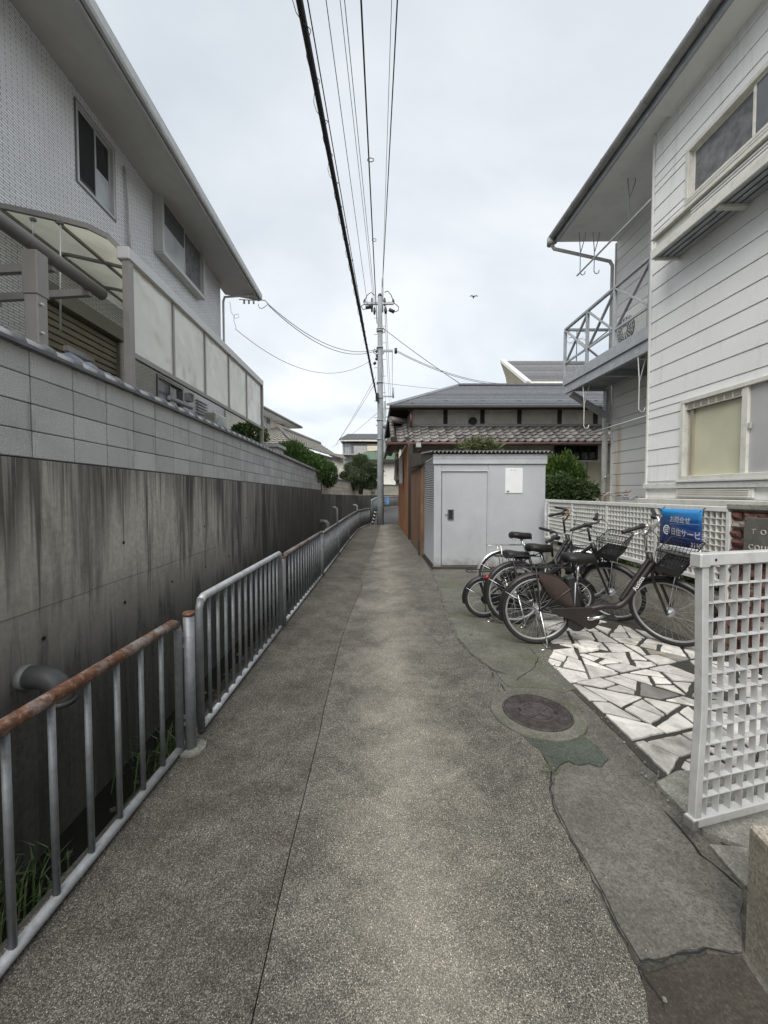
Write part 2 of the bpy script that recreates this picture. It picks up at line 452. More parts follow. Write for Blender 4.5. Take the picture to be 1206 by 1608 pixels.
def siding_stain():
    g = N('siding_rust_run'); p = g.pos(); x = g.xyz()
    a = g.noise(p, 75, 3, .6); d = g.noise(g.pos((1, 9, .5)), 1.0, 7, .65)
    e1 = g.ramp(g.ma('ABSOLUTE', g.ma('SUBTRACT', x[1], 7.86)), [(.0, 1), (.16, 0)])
    e2 = g.ramp(g.ma('ABSOLUTE', g.ma('SUBTRACT', x[1], 6.0)), [(.0, 1), (.12, 0)])
    zl = g.ramp(g.ma('MULTIPLY', x[2], .2), [(.5, 1), (.62, .0)])
    f = g.ma('MULTIPLY', g.ma('MULTIPLY', g.ma('MAXIMUM', e1, e2), zl), g.ramp(d, [(.38, 0), (.6, .8)]))
    col = g.mix(f, (.74,.74,.7), (.42,.24,.08))
    return g.fin(col, .55, 0, g.bump(a, .55, .008), .4)
MT['siding_stain'] = siding_stain()
def shedmat():
    g = N('shed_sheet'); p = g.pos()
    ch = g.n('ShaderNodeTexChecker'); ch.inputs['Scale'].default_value = 42
    rot = g.n('ShaderNodeMapping'); rot.inputs['Rotation'].default_value = (0, R(45), 0); g.L(p, rot.inputs['Vector']); g.L(rot.outputs[0], ch.inputs['Vector'])
    w1 = g.n('ShaderNodeTexWave'); w1.inputs['Scale'].default_value = 14; w1.bands_direction = 'Z'; g.L(rot.outputs[0], w1.inputs['Vector'])
    w2 = g.n('ShaderNodeTexWave'); w2.inputs['Scale'].default_value = 14; w2.bands_direction = 'X'; g.L(rot.outputs[0], w2.inputs['Vector'])
    h = g.ma('MULTIPLY', w1.outputs['Fac'], w2.outputs['Fac'])
    a = g.noise(p, 2, 6, .6)
    col = g.mix(g.ramp(a, [(.35, 0), (.7, 1)]), (.38,.4,.415), (.44,.46,.475))
    col = g.mix(g.ramp(g.noise(g.pos((3,3,.5)), 2, 7, .7), [(.6, 0), (.8, .35)]), col, (.22,.22,.2))
    zz = g.xyz()[2]
    col = g.mix(g.ramp(g.ma('ADD', g.ma('MULTIPLY', zz, 2.2), g.ma('MULTIPLY', g.ma('SUBTRACT', g.noise(p, 9, 7, .7), .5), 1.1)), [(.05, .75), (.45, 0)]), col, (.16,.14,.11))
    col = g.mix(g.ramp(g.noise(p, 31, 6, .7), [(.68, 0), (.74, .5)]), col, (.2,.13,.09))
    return g.fin(col, .42, .0, g.bump(h, .8, .006), .5)
MT['shed'] = shedmat()
MT['shed_trim'] = plain('shed_trim', (.42,.44,.455), .42, var=.08, dirt=.25)
MT['alu_grey'] = plain('alu_grey', (.4,.42,.44), .42, .25, var=.1, dirt=.3)
MT['alu_dark'] = plain('alu_dark', (.12,.125,.13), .45, .2, var=.1)
MT['bronze'] = plain('bronze', (.27,.255,.235), .42, .3, var=.08, dirt=.15)
MT['silver'] = plain('silver', (.52,.52,.51), .38, .3, var=.07, dirt=.15)
MT['soffit'] = plain('soffit', (.5,.49,.47), .8, var=.06)
MT['soffit_white'] = plain('soffit_white', (.74,.74,.72), .75, var=.06, dirt=.15, vs=1.5)
MT['gutter_pale'] = plain('gutter_pale', (.52,.525,.52), .5, var=.1, dirt=.3, vs=5)
MT['gutter_grey'] = plain('gutter_grey', (.3,.3,.29), .55, var=.22, dirt=.5, vs=5)
MT['white_paint'] = plain('white_paint', (.68,.68,.65), .45, var=.06, dirt=.35, vs=7)
MT['cream_paint'] = plain('cream_paint', (.62,.61,.55), .5, var=.08, dirt=.35, vs=5)
MT['gate_paint'] = plain('gate_paint', (.5,.505,.5), .42, .15, var=.08, dirt=.45, vs=9, dirtc=(.2,.17,.13))
MT['steel_paint'] = plain('steel_paint', (.37,.39,.41), .5, .1, var=.12, dirt=.4, vs=6)
MT['pipe_white'] = plain('pipe_white', (.56,.55,.52), .5, var=.1, dirt=.45, vs=5)
MT['pvc'] = plain('pvc', (.062,.062,.063), .5, var=.2, dirt=.4, vs=9)
MT['pvc_lite'] = plain('pvc_lite', (.2,.2,.2), .5, var=.2, dirt=.4, vs=9)
def glass(name, c, rough=.06):
    g = N(name); a = g.noise(g.pos(), 1.5, 4)
    m = g.fin(g.mix(g.ramp(a, [(.3, 0), (.7, 1)]), sc3(c, .75), sc3(c, 1.25)), rough, 0, None, .6); return m
MT['glass_dark'] = glass('glass_dark', (.02,.023,.025))
MT['glass_grey'] = glass('glass_grey', (.1,.105,.11))
MT['curtain'] = glass('curtain', (.42,.44,.46), .35)
def screenmesh():
    g = N('insect_screen'); p = g.pos()
    n = g.noise(g.pos((60, 60, 60)), 4, 2); b = g.noise(p, 9, 6, .7)
    return g.fin(g.mix(g.ramp(b, [(.35, 0), (.7, 1)]), (.1,.102,.105), (.22,.222,.225)), .7, 0, g.bump(n, .3, .002), .3)
MT['screen'] = screenmesh()
def wired(name, c):
    g = N(name); x = g.xyz()
    a = g.ma('ABSOLUTE', g.ma('SUBTRACT', g.ma('FRACT', g.ma('MULTIPLY', g.ma('ADD', x[1], x[2]), 34)), .5))
    b = g.ma('ABSOLUTE', g.ma('SUBTRACT', g.ma('FRACT', g.ma('MULTIPLY', g.ma('SUBTRACT', x[1], x[2]), 34)), .5))
    f = g.ma('MINIMUM', a, b)
    n = g.noise(g.pos(), 1.2, 3)
    col = g.mix(g.ramp(n, [(.35, 0), (.65, 1)]), sc3(c, .85), sc3(c, 1.1))
    col = g.mix(g.ramp(f, [(.05, .4), (.1, 0)]), col, sc3(c, .45))
    return g.fin(col, .14, 0, None, .5)
MT['wired_cream'] = wired('wired_cream', (.56,.545,.4))
MT['wired_pale'] = wired('wired_pale', (.44,.44,.44))
def poly(name, c):
    g = N(name); n = g.noise(g.pos(), .9, 4, .6)
    col = g.mix(g.ramp(n, [(.35, 0), (.65, 1)]), sc3(c, .86), sc3(c, 1.08))
    m = g.fin(col, .22, 0, None, .5)
    tr = g.n('ShaderNodeBsdfTranslucent'); g.put(tr.inputs[0], col)
    ms = g.n('ShaderNodeMixShader'); ms.inputs[0].default_value = .82
    o = g.t.nodes['Material Output']
    g.L(g.b.outputs[0], ms.inputs[1]); g.L(tr.outputs[0], ms.inputs[2]); g.L(ms.outputs[0], o.inputs[0])
    return m
MT['poly'] = poly('polycarbonate', (.86,.85,.76))
def polyscreen():
    g = N('polycarbonate_side'); x = g.xyz()
    # real soft ripples in the sheet give the wandering reflections
    n = g.noise(g.pos((1, 1.2, 1.2)), 1.6, 2, .4)
    m = g.fin((.72,.71,.62), .1, 0, g.bump(n, .3, .15), .7)
    return m
MT['polyside'] = polyscreen()
MT['shutter'] = plain('shutter', (.3,.27,.21), .5, .1, var=.1)
MT['tarp'] = plain('tarp', (.3,.35,.43), .5, var=.2, bump=.4, bs=14)
MT['darkwood'] = plain('darkwood', (.028,.022,.018), .7, var=.3, vs=9)
MT['plaster'] = plain('plaster', (.62,.59,.53), .9, var=.12, vs=2, dirt=.3, rv=0)
MT['plaster_white'] = plain('plaster_white', (.62,.6,.55), .85, var=.08, vs=1.5, dirt=.25, rv=0)
MT['plaster_cream'] = plain('plaster_cream', (.52,.48,.37), .85, var=.08, vs=1.5, dirt=.2, rv=0)
MT['plaster_grey'] = plain('plaster_grey', (.3,.3,.31), .85, var=.1, vs=1.5, dirt=.2, rv=0)
def rooft(name, c, rv=.5):
    g = N(name); p = g.pos(); a = g.noise(p, 9, 6, .65); b = g.noise(p, 50, 4, .6)
    col = g.mix(g.ramp(a, [(.3, 0), (.7, 1)]), sc3(c, .6), sc3(c, 1.5))
    col = g.mix(g.ramp(b, [(.6, 0), (.8, .3)]), col, (.32,.32,.3))
    k = g.ma('ADD', g.ma('MULTIPLY', g.rnd(), rv*2), 1-rv)
    cm = g.n('ShaderNodeVectorMath'); cm.operation = 'SCALE'; g.L(col, cm.inputs[0]); g.L(k, cm.inputs['Scale'])
    return g.fin(cm.outputs[0], .48, 0, g.bump(b, .2, .005), .5)
MT['kawara'] = rooft('kawara', (.115,.108,.1))
MT['kawara_pale'] = rooft('kawara_pale', (.2,.19,.165))
MT['kawara_green'] = rooft('kawara_green', (.11,.17,.115), .2)
MT['slate'] = rooft('slate', (.085,.09,.1), .3)
MT['slate_brown'] = rooft('slate_brown', (.11,.108,.112), .25)
def rustsheet(name, c):
    g = N(name); p = g.pos()
    a = g.noise(g.pos((4, 4, .6)), 1.6, 7, .65); b = g.noise(p, 18, 6, .65)
    col = g.mix(g.ramp(a, [(.35, 0), (.68, 1)]), sc3(c, .6), sc3(c, 1.2))
    col = g.mix(g.ramp(b, [(.5, 0), (.8, .55)]), col, (.07,.028,.016))
    return g.fin(col, .75, .1, g.bump(b, .2, .006), .3)
MT['rustsheet'] = rustsheet('rustsheet', (.3,.14,.07))
MT['brownsheet'] = rustsheet('brownsheet', (.23,.135,.085))
MT['copper_gutter'] = plain('copper_gutter', (.085,.045,.036), .5, .2, var=.25)
MT['polegrey'] = plain('polegrey', (.2,.215,.225), .75, var=.15, vs=3, dirt=.35, bump=.1)
MT['armgrey'] = plain('armgrey', (.28,.3,.3), .6, .2, var=.1)
MT['black'] = plain('black', (.012,.012,.013), .5, var=.2)
MT['cable'] = plain('cable', (.014,.015,.017), .6, var=.2, vs=2)
MT['cable_grey'] = plain('cable_grey', (.13,.135,.14), .6, var=.2, vs=2)
def leafm(name, c, c2):
    g = N(name); p = g.pos()
    a = g.noise(p, 7, 4, .6); b = g.noise(p, 60, 2)
    col = g.mix(g.ramp(a, [(.35, 0), (.68, 1)]), c, c2)
    col = g.mix(g.ramp(b, [(.35, .5), (.65, 0)]), col, sc3(c, .6))
    m = g.fin(col, .55, 0, None, .35)
    tr = g.n('ShaderNodeBsdfTranslucent'); g.put(tr.inputs[0], col)
    ms = g.n('ShaderNodeMixShader'); ms.inputs[0].default_value = .25
    o = g.t.nodes['Material Output']
    g.L(g.b.outputs[0], ms.inputs[1]); g.L(tr.outputs[0], ms.inputs[2]); g.L(ms.outputs[0], o.inputs[0])
    return m
MT['leaf_hedge'] = leafm('leaf_hedge', (.035,.078,.02), (.1,.17,.035))
MT['leaf_pine'] = leafm('leaf_pine', (.045,.072,.032), (.11,.145,.06))
MT['leaf_bush'] = leafm('leaf_bush', (.05,.1,.022), (.17,.26,.05))
MT['leaf_broad'] = leafm('leaf_broad', (.04,.075,.026), (.11,.155,.055))
MT['leaf_weed'] = leafm('leaf_weed', (.09,.11,.045), (.2,.21,.1))
MT['bark'] = plain('bark', (.07,.055,.042), .9, var=.3, vs=12, bump=.5)
def brickm():
    g = N('rock_faced_brick'); p = g.pos()
    a = g.noise(p, 22, 6, .7); b = g.noise(p, 9, 5, .6)
    c = g.ramp(g.rnd(), [(0, (.15,.068,.058)), (.5, (.2,.095,.082)), (.86, (.24,.125,.108)), (.9, (.42,.37,.31))])
    col = g.mix(g.ramp(a, [(.35, .5), (.7, 0)]), c, (.1,.052,.045))
    col = g.mix(g.ramp(b, [(.6, 0), (.7, .75)]), col, (.42,.37,.3))
    return g.fin(col, .9, 0, g.bump(a, .9, .03), .25)
MT['brick'] = brickm()
MT['brickmortar'] = plain('brickmortar', (.36,.34,.3), .95, var=.25, vs=14, bump=.4, bs=60)
MT['plate'] = plain('plate', (.165,.158,.14), .55, .3, var=.25, vs=12, dirt=.4)
MT['letter'] = plain('letter', (.55,.53,.47), .5, .2, var=.1)
def ironlid():
    g = N('cast_iron'); p = g.pos(); a = g.noise(p, 25, 6, .65)
    col = g.mix(g.ramp(a, [(.35, 0), (.7, 1)]), (.055,.048,.046), (.13,.112,.106))
    return g.fin(col, .6, .35, g.bump(g.noise(p, 120, 3), .3, .004), .4)
MT['iron'] = ironlid()
MT['basewall'] = cement('basewall', (.34,.32,.27), .35, (.16,.15,.115))
MT['endblock'] = cement('endblock', (.33,.3,.245), .3, (.14,.12,.09))
MT['tyre'] = plain('tyre', (.016,.016,.017), .8, var=.2)
MT['chrome'] = plain('chrome', (.62,.62,.61), .24, .9, var=.06)
MT['rim'] = plain('rim', (.34,.34,.335), .4, .4, var=.15, vs=9)
MT['fender_silver'] = plain('fender_silver', (.55,.55,.54), .3, .7, var=.1)
MT['bike_brown'] = plain('bike_brown', (.022,.017,.016), .4, .1, var=.1)
MT['bike_black'] = plain('bike_black', (.014,.014,.015), .4, .1, var=.1)
MT['saddle'] = plain('saddle', (.012,.011,.011), .6, var=.2, bump=.2)
MT['guard'] = plain('guard', (.055,.037,.031), .35, var=.1)
MT['brownbar'] = plain('brownbar', (.25,.15,.085), .4, .3, var=.3, vs=14)
MT['red'] = plain('red', (.35,.02,.015), .25, var=.1)
MT['white_plastic'] = plain('white_plastic', (.66,.67,.68), .4, var=.04)
MT['blue_sheet'] = plain('blue_sheet', (.12,.24,.46), .5, var=.15)
def banner():
    g = N('printed_banner'); x = g.xyz()
    n = g.noise(g.pos((1, 1, 3.2)), 2.6, 3, .5, 1.2)
    z = g.ma('ADD', x[2], g.ma('MULTIPLY', x[1], -.06))
    col = g.ramp(g.ma('MULTIPLY', g.ma('SUBTRACT', z, .7), 2.5), [(0, (.012,.02,.11)), (.3, (.012,.03,.13)), (.62, (.006,.075,.24)), (.8, (.0,.24,.55))])
    col = g.mix(g.ramp(n, [(.52, 0), (.62, .28)]), col, (.12,.16,.42))
    return g.fin(col, .35, 0, None, .45)
MT['banner'] = banner()
MT['print_white'] = plain('print_white', (.78,.79,.8), .45, var=.03, rv=0)
MT['print_dark'] = plain('print_dark', (.03,.03,.035), .5, var=.03, rv=0)
MT['mud'] = cement('mud', (.03,.029,.024), .6, (.016,.02,.01))
MT['water'] = glass('water', (.012,.012,.01), .08)
def clearglass():
    m = bpy.data.materials.new('clear_glass'); m.use_nodes = True; t = m.node_tree; t.nodes.clear()
    o = t.nodes.new('ShaderNodeOutputMaterial'); tr = t.nodes.new('ShaderNodeBsdfTransparent'); gl = t.nodes.new('ShaderNodeBsdfGlossy')
    gl.inputs['Roughness'].default_value = .04; tr.inputs[0].default_value = (.9,.92,.88,1)
    fr = t.nodes.new('ShaderNodeFresnel'); fr.inputs[0].default_value = 1.6; mx_ = t.nodes.new('ShaderNodeMixShader')
    t.links.new(fr.outputs[0], mx_.inputs[0]); t.links.new(tr.outputs[0], mx_.inputs[1]); t.links.new(gl.outputs[0], mx_.inputs[2]); t.links.new(mx_.outputs[0], o.inputs[0])
    return m
MT['clear_glass'] = clearglass()
# ------------------------------------------------------------------ ground, alley, ditch
FLP = [(452,974),(502,909),(530.5,872),(563,831),(582.7,823.4)]
FL = [Vector((-1.2,-5,0)), Vector((-1.145,.9,0)), gz(20,1503), gz(290,1183)] + [gz(*q) for q in FLP]
FL2 = FL + [gz(594,804), gz(602,800.5), gz(626,797.5)]
EDGE = [(p.x-.085, p.y) for p in FL2]
DZ = -1.28
struct('ground', MB().bx(-250, 250, -60, 300, DZ-.3, DZ), MT['mud'])
struct('terrain', MB().prism(EDGE + [(60, 40), (60, -5)], DZ-.02, -.014), MT['mortar'])
struct('garden_terrain', MB().prism([(-2.62,-5), (-2.62,18.3), (-1.5,28.2), (.1,33.4), (3,37), (3,90), (-90,90), (-90,-5)], DZ-.05, 1.3), MT['cement_dirt'])
# shallow trickle of water against the wall foot
struct('ditch_water', MB().bx(-2.49, -2.2, -5, 17.5, DZ, DZ+.012), MT['water'])
SEAM1P = [(395,1608),(432,1440),(456,1335),(492,1190),(516,1085),(531,1022),(541,990),(554,955),(569,922),(566.5,905),(579,882),(588,859),(597,826)]
SEAM2P = [(1022,1608),(1000,1515),(962,1450),(925,1370),(895,1320),(869,1268),(863,1240),(867,1208),(850,1180),(818,1152),(797,1120),(790,1080),(768,1050),(740,1030),(715,1000),(700,965),(690,930),(677,897),(668,882),(648,851),(634,832),(626,822)]
S1 = [gz(*q) for q in SEAM1P]; S2 = [gz(*q) for q in SEAM2P]
S1 = [Vector((S1[0].x+.02, -4, 0))] + S1; S2 = [Vector((S2[0].x, -4, 0))] + S2
s1 = jagline(S1, .2, .004, 3); s2 = jagline(S2, .06, .011, 5)
GV = random.Random(50); gap2 = [max(.0008, GV.gauss(.002, .0032)) for _ in s2]
def joined(a, b, y0, y1):
    """closed outline between two seams, limited to y0..y1"""
    def clip(l):
        o = [p for p in l if y0 < p[1] < y1]
        def at(y):
            for i in range(len(l)-1):
                if (l[i][1]-y)*(l[i+1][1]-y) <= 0 and l[i][1] != l[i+1][1]:
                    t = (y-l[i][1])/(l[i+1][1]-l[i][1]); return (l[i][0]+t*(l[i+1][0]-l[i][0]), y)
            return (l[-1][0], y)
        return [at(y0)] + o + [at(y1)]
    return clip(a) + clip(b)[::-1]
J1, J2, YE = gz(560,908.5).y, gz(590,852).y, 17.4
edge2 = [(p.x-.05, p.y) for p in FL]
g = .006
pv = thing('alley_paving', 'worn exposed aggregate concrete alley running between railing and shed', 'paving'); 
del pv['label'], pv['category']; pv['kind'] = 'structure'
for k, (y0, y1) in enumerate([(-4, J1), (J1+.012, J2), (J2+.012, YE)]):
    MB().prism(joined([(p[0], p[1]) for p in edge2], [(p[0]-.0025, p[1]) for p in s1], y0, y1), -.06, .0 if k == 0 else -.002).build('paving_slab', MT['alley_side'], pv)
    MB().prism(joined([(p[0]+.0025, p[1]) for p in s1], [(p[0]-q_, p[1]) for p, q_ in zip(s2, gap2)], y0, y1), -.06, .003).build('paving_slab', MT['alley'], pv)
struct('road', MB().prism([(FL[-1].x-.05, YE+.02), (1.6, YE+.02), (2.2, 24), (4.5, 36.4), (2.2, 36.6), (.75, 32.6), (.25, 29)], -.06, .001), MT['road_far'])
# verge to the right of the crack: older cement in patches, each a raised skin with a broken edge
vg = thing('verge', 'x', 'x'); del vg['label'], vg['category']; vg['kind'] = 'structure'
BX = 1.46
out_edge = [(BX, -4), (BX, 1.9), (BX, 3.3), (1.62, 3.5), (2.2, 5.1), (3.1, 6.6), (3.3, 7.35), (1.16, 7.4)]
vp = [(p[0]+q_, p[1]) for p, q_ in zip(s2, gap2) if p[1] < 7.1]
MB().prism(vp + out_edge[::-1], -.06, -.004).build('cement_base', MT['cement'], vg)
def patch(name, px, mat, z0, z1, seed, amp=.015, step=.06):
    P = [gz(*q) for q in px]
    return MB().prism(jag(P, step, amp, seed), z0, z1).build(name, mat, vg)
patch('cement_patch', [(682,905),(740,915),(790,940),(830,985),(862,1020),(905,1040),(930,1052),(925,1075),(880,1087),(862,1082),(800,1078),(772,1050),(742,1028),(717,998),(703,962),(692,930)], MT['cement_green'], -.03, .0015, 11)
patch('cement_patch', [(812,1150),(842,1158),(905,1142),(920,1160),(938,1172),(955,1192),(943,1206),(925,1199),(905,1203),(893,1195),(880,1201),(868,1216),(858,1195),(846,1178),(828,1164)], MT['cement_patch'], -.03, .006, 12, .012)
patch('cement_patch', [(871,1222),(884,1202),(930,1206),(965,1207),(1010,1225),(1060,1290),(1110,1345),(1165,1392),(1165,1495),(1105,1490),(1060,1500),(1008,1512),(970,1450),(930,1370),(898,1318),(872,1265)], MT['cement'], -.03, .004, 13, .008)
patch('cement_patch', [(1008,1522),(1062,1508),(1106,1497),(1165,1502),(1210,1570),(1225,1700),(1025,1700)], MT['cement_dirt'], -.03, .0, 14, .012)
patch('cement_patch', [(985,1480),(1000,1512),(1030,1520),(1062,1498),(1105,1488),(1110,1496),(1060,1514),(1015,1528),(996,1515)], MT['mortar'], -.03, .006, 15, .006, .03)
# manhole: cement collar, iron frame, lid with concentric ribs and a star
mh = gz(843, 1121)
m = thing('manhole', 'round cast iron manhole cover with star emblem in a cement collar', 'manhole cover', (mh.x, mh.y, 0))
def ringpts(r0, r1, z0, z1, n=40):
    b = MB(); vs = []; fs = []
    for i in range(n):
        a = 2*math.pi*i/n; c, s_ = math.cos(a), math.sin(a)
        vs += [(mh.x+r1*c, mh.y+r1*s_, z0), (mh.x+r1*c, mh.y+r1*s_, z1), (mh.x+r0*c, mh.y+r0*s_, z1), (mh.x+r0*c, mh.y+r0*s_, z0)]
    for i in range(n):
        j = (i+1) % n
        for k in range(4): fs.append((i*4+k, j*4+k, j*4+(k+1) % 4, i*4+(k+1) % 4))
    return b.add(vs, fs)
ringpts(.215, .292, -.05, .016, 48).build('collar', MT['cement_green'], m, .003, True)
ringpts(.203, .2145, -.03, .020).build('frame', MT['iron'], m, 0, True)
lid = MB().disc((mh.x, mh.y, .002), (0,0,1), .2, .03, 48).build('lid', MT['iron'], m)
for r in (.192, .178, .164, .150, .136, .122): ringpts(r-.0045, r, .012, .0215).build('rib', MT['iron'], lid, 0, True)
ringpts(.088, .094, .012, .0215).build('rib', MT['iron'], lid, 0, True)
star = []
for i in range(10):
    r = .082 if i % 2 == 0 else .036; a = math.pi/2 + i*math.pi/5
    star.append((mh.x+r*math.cos(a), mh.y+r*math.sin(a)))
MB().prism(star, .012, .0225).build('star', MT['iron'], lid)
for sx in (-1, 1):
    for k in (0, 1):
        MB().box((mh.x+sx*.112+.01*k, mh.y-.02*sx, .0195), (.006, .03, .006)).build('key_slot', MT['black'], lid)
# crazy paving ----------------------------------------------------------
cp = thing('crazy_paving', 'x', 'x', (2, 3, 0)); del cp['label'], cp['category']; cp['kind'] = 'structure'
MB().prism(jag([(BX-.012, -.5), (BX-.012, 3.29), (1.6, 3.49), (2.18, 5.09), (3.09, 6.58), (3.09, -.5)], .08, .012, 71), -.06, .001).build('mortar_bed', MT['mortar'], cp)
rr = random.Random(21)
def clip_poly(poly, a, b, c):      # keep a*x+b*y <= c
    o = []
    for i in range(len(poly)):
        p, q = poly[i], poly[(i+1) % len(poly)]
        dp, dq = a*p[0]+b*p[1]-c, a*q[0]+b*q[1]-c
        if dp <= 0: o.append(p)
        if dp*dq < 0:
            t = dp/(dp-dq); o.append((p[0]+t*(q[0]-p[0]), p[1]+t*(q[1]-p[1])))
    return o
def parea(q): return abs(sum(q[k][0]*q[(k+1) % len(q)][1]-q[(k+1) % len(q)][0]*q[k][1] for k in range(len(q))))/2
def split(q, target):
    ar = parea(q)
    if ar < target*rr.uniform(.6, 1.7) or len(q) < 3: return [q]
    cx_ = sum(v[0] for v in q)/len(q); cy_ = sum(v[1] for v in q)/len(q)
    # cut across the long direction, at a skew
    sx = sum((v[0]-cx_)**2 for v in q); sy = sum((v[1]-cy_)**2 for v in q); sxy = sum((v[0]-cx_)*(v[1]-cy_) for v in q)
    th = .5*math.atan2(2*sxy, sx-sy) + rr.uniform(-.75, .75)
    a, b_ = math.cos(th), math.sin(th); wd = math.sqrt(ar)
    c = a*cx_+b_*cy_+rr.uniform(-.14, .14)*wd
    return split(clip_poly(q, a, b_, c), target) + split(clip_poly(q, -a, -b_, -c), target)
def inset(q, d):
    if sum(q[k][0]*q[(k+1) % len(q)][1]-q[(k+1) % len(q)][0]*q[k][1] for k in range(len(q))) < 0: q = q[::-1]
    o = list(q)
    for k in range(len(q)):
        p0, p1 = q[k], q[(k+1) % len(q)]; dx, dy = p1[0]-p0[0], p1[1]-p0[1]; l = math.hypot(dx, dy)
        if l < 1e-6: continue
        nx_, ny_ = dy/l, -dx/l
        o = clip_poly(o, nx_, ny_, nx_*p0[0]+ny_*p0[1]-d*rr.uniform(.4, 1.7))
        if len(o) < 3: return []
    return o
region = [(BX+.02, 1.75), (3.06, 1.62), (3.06, 3.5), (2.98, 3.72), (2.05, 5.05), (1.64, 3.5), (BX+.02, 3.28)]
nst = 0
for i, q in enumerate(split(region, .04)):
    q = inset(q, .0135)
    if len(q) < 3 or parea(q) < .0035: continue
    if rr.random() < .03: continue
    m_ = MT['marble_grey'] if rr.random() < .13 else MT['marble']
    MB().prism(jag(q, .045, .0045, i), -.02, .007+rr.random()*.008).build('paving_stone', m_, cp, .003)
    nst += 1
# two loose slabs stacked near the stand
for k, (px, py, s_, a) in enumerate([(922,1020,.115,.2), (924,1019,.10,-.25)]):
    q = gz(px, py)
    pts = [(q.x+s_*math.cos(a+t)*(1+.2*math.sin(3*t)), q.y+s_*.8*math.sin(a+t)) for t in (0.2, 1.3, 2.4, 3.5, 4.4, 5.5)]
    o = MB().prism(pts, .012+k*.022, .034+k*.022).build('loose_paving_slab', MT['marble'], None, .002)
    tag(o, ['cracked marble slab lying loose under a smaller slab on the crazy paving', 'smaller marble slab lying on top of another loose slab'][k], 'stone slab')
# step at the gate: pale kerb stones
st = thing('gate_step', 'pale grey stone kerb slabs stepping up beneath the white lattice gate', 'step', (1.6, 1.5, 0))
MB().prism([(gz(1030,1234).x, gz(1030,1234).y), (gz(1062,1216).x, gz(1062,1216).y), (2.6, 1.95), (2.6, 1.42), (gz(1170,1310).x, 1.46), (gz(1105,1312).x, gz(1105,1312).y)], -.02, .022).build('kerb_slab', MT['slab_pale'], st, .003)
MB().prism([(gz(1113,1330).x, gz(1113,1330).y), (2.6, 1.39), (2.6, 1.2), (gz(1168,1395).x, gz(1168,1395).y)], -.02, .016).build('kerb_slab', MT['slab_pale'], st, .003)
# end pier of the boundary wall, lower right
q = gz(1167, 1490)
MB_ = MB().prism([(q.x, q.y), (q.x-.035, q.y-.22), (q.x-.06, -.1), (q.x+.9, -.1), (q.x+.9, q.y-.01)], -.02, .415)
tag(MB_.build('boundary_pier', MT['endblock'], None, .008), 'low tan rendered concrete pier below the lattice gate', 'wall')
# debris and weeds in the ditch
db = MB(); rr = random.Random(4)
for i in range(420):
    x, y = rr.uniform(-2.3, -1.3), rr.uniform(.6, 12); s_ = rr.uniform(.012, .05)
    db.box((x, y, DZ+s_*.25), (s_, s_*rr.uniform(.6, 1.4), s_*.7), Matrix.Rotation(rr.uniform(0, 3), 3, 'Z') @ Matrix.Rotation(rr.uniform(-.5, .5), 3, 'X'))
tag(db.build('ditch_rubble', MT['cement_dirt'], None), 'small dark stones and rubble on the ditch bed', 'rubble', kind='stuff')
# cracks, moss and grit on the old cement
def crack(px, w0, seed, z=.0075, mat='black'):
    P = jagline([gz(*q) for q in px], .035, .007, seed); rr_ = random.Random(seed); L_, R_ = [], []
    for i in range(len(P)):
        a, b_ = Vector(P[max(0, i-1)]), Vector(P[min(len(P)-1, i+1)]); d = (b_-a).normalized(); n_ = Vector((-d.y, d.x))
        w_ = w0*rr_.uniform(.25, 1.0)*(0.15 if i in (0, len(P)-1) else 1)
        p = Vector(P[i]); L_.append((p+n_*w_).to_tuple()); R_.append((p-n_*w_).to_tuple())
    b = MB()
    for i in range(len(P)-1):
        b.add([(*L_[i], z), (*R_[i], z), (*R_[i+1], z), (*L_[i+1], z)], [(0,1,2,3)])
    return b.build('crack', MT[mat], vg)
crack([(868,1214),(864,1240),(871,1275),(896,1322),(926,1372),(950,1420),(975,1470),(1003,1513)], .0035, 1)
crack([(1003,1513),(1040,1515),(1075,1500),(1110,1492),(1150,1502),(1166,1500)], .004, 2)
crack([(830,1016),(846,1034),(838,1050),(820,1062),(806,1072)], .003, 3)
crack([(862,1158),(885,1166),(905,1163),(922,1174)], .002, 4)
crack([(1040,1272),(1075,1312),(1100,1345),(1150,1385),(1166,1400)], .005, 5)
crack([(1002,1518),(1018,1545),(1040,1575),(1046,1600)], .003, 6)
crack([(716,1000),(742,1030),(770,1051),(800,1062)], .005, 7)
crack([(702,962),(760,968),(800,985)], .002, 8)
gb = MB(); rr = random.Random(40)
lines = [(S2, 420, .07), ([Vector((p.x+.02, p.y, 0)) for p in FL], 260, .05), ([Vector((BX, 1.7, 0)), Vector((BX, 3.3, 0)), Vector((2.1, 5.0, 0))], 220, .05), ([Vector((3.0, 3.5, 0)), Vector((3.05, 6.8, 0))], 120, .06)]
for ln_, n_, sp_ in lines:
    tot = sum((ln_[i+1]-ln_[i]).length for i in range(len(ln_)-1))
    for _ in range(n_):
        s_ = rr.random()*tot
        for i in range(len(ln_)-1):
            l = (ln_[i+1]-ln_[i]).length
            if s_ <= l: break
            s_ -= l
        p = ln_[i].lerp(ln_[i+1], s_/l); sz = rr.uniform(.003, .009)
        if not .7 < p.y < 9: continue
        gb.box((p.x+rr.gauss(0, sp_), p.y+rr.gauss(0, sp_), .006+sz*.25), (sz, sz*rr.uniform(.6,1.5), sz*.7), Matrix.Rotation(rr.uniform(0,3), 3, 'Z') @ Matrix.Rotation(rr.uniform(-.6,.6), 3, 'X'))
tag(gb.build('grit', MT['slab_pale'], None), 'loose pale grit scattered along cracks and wall feet', 'grit', kind='stuff')
mb_ = MB()
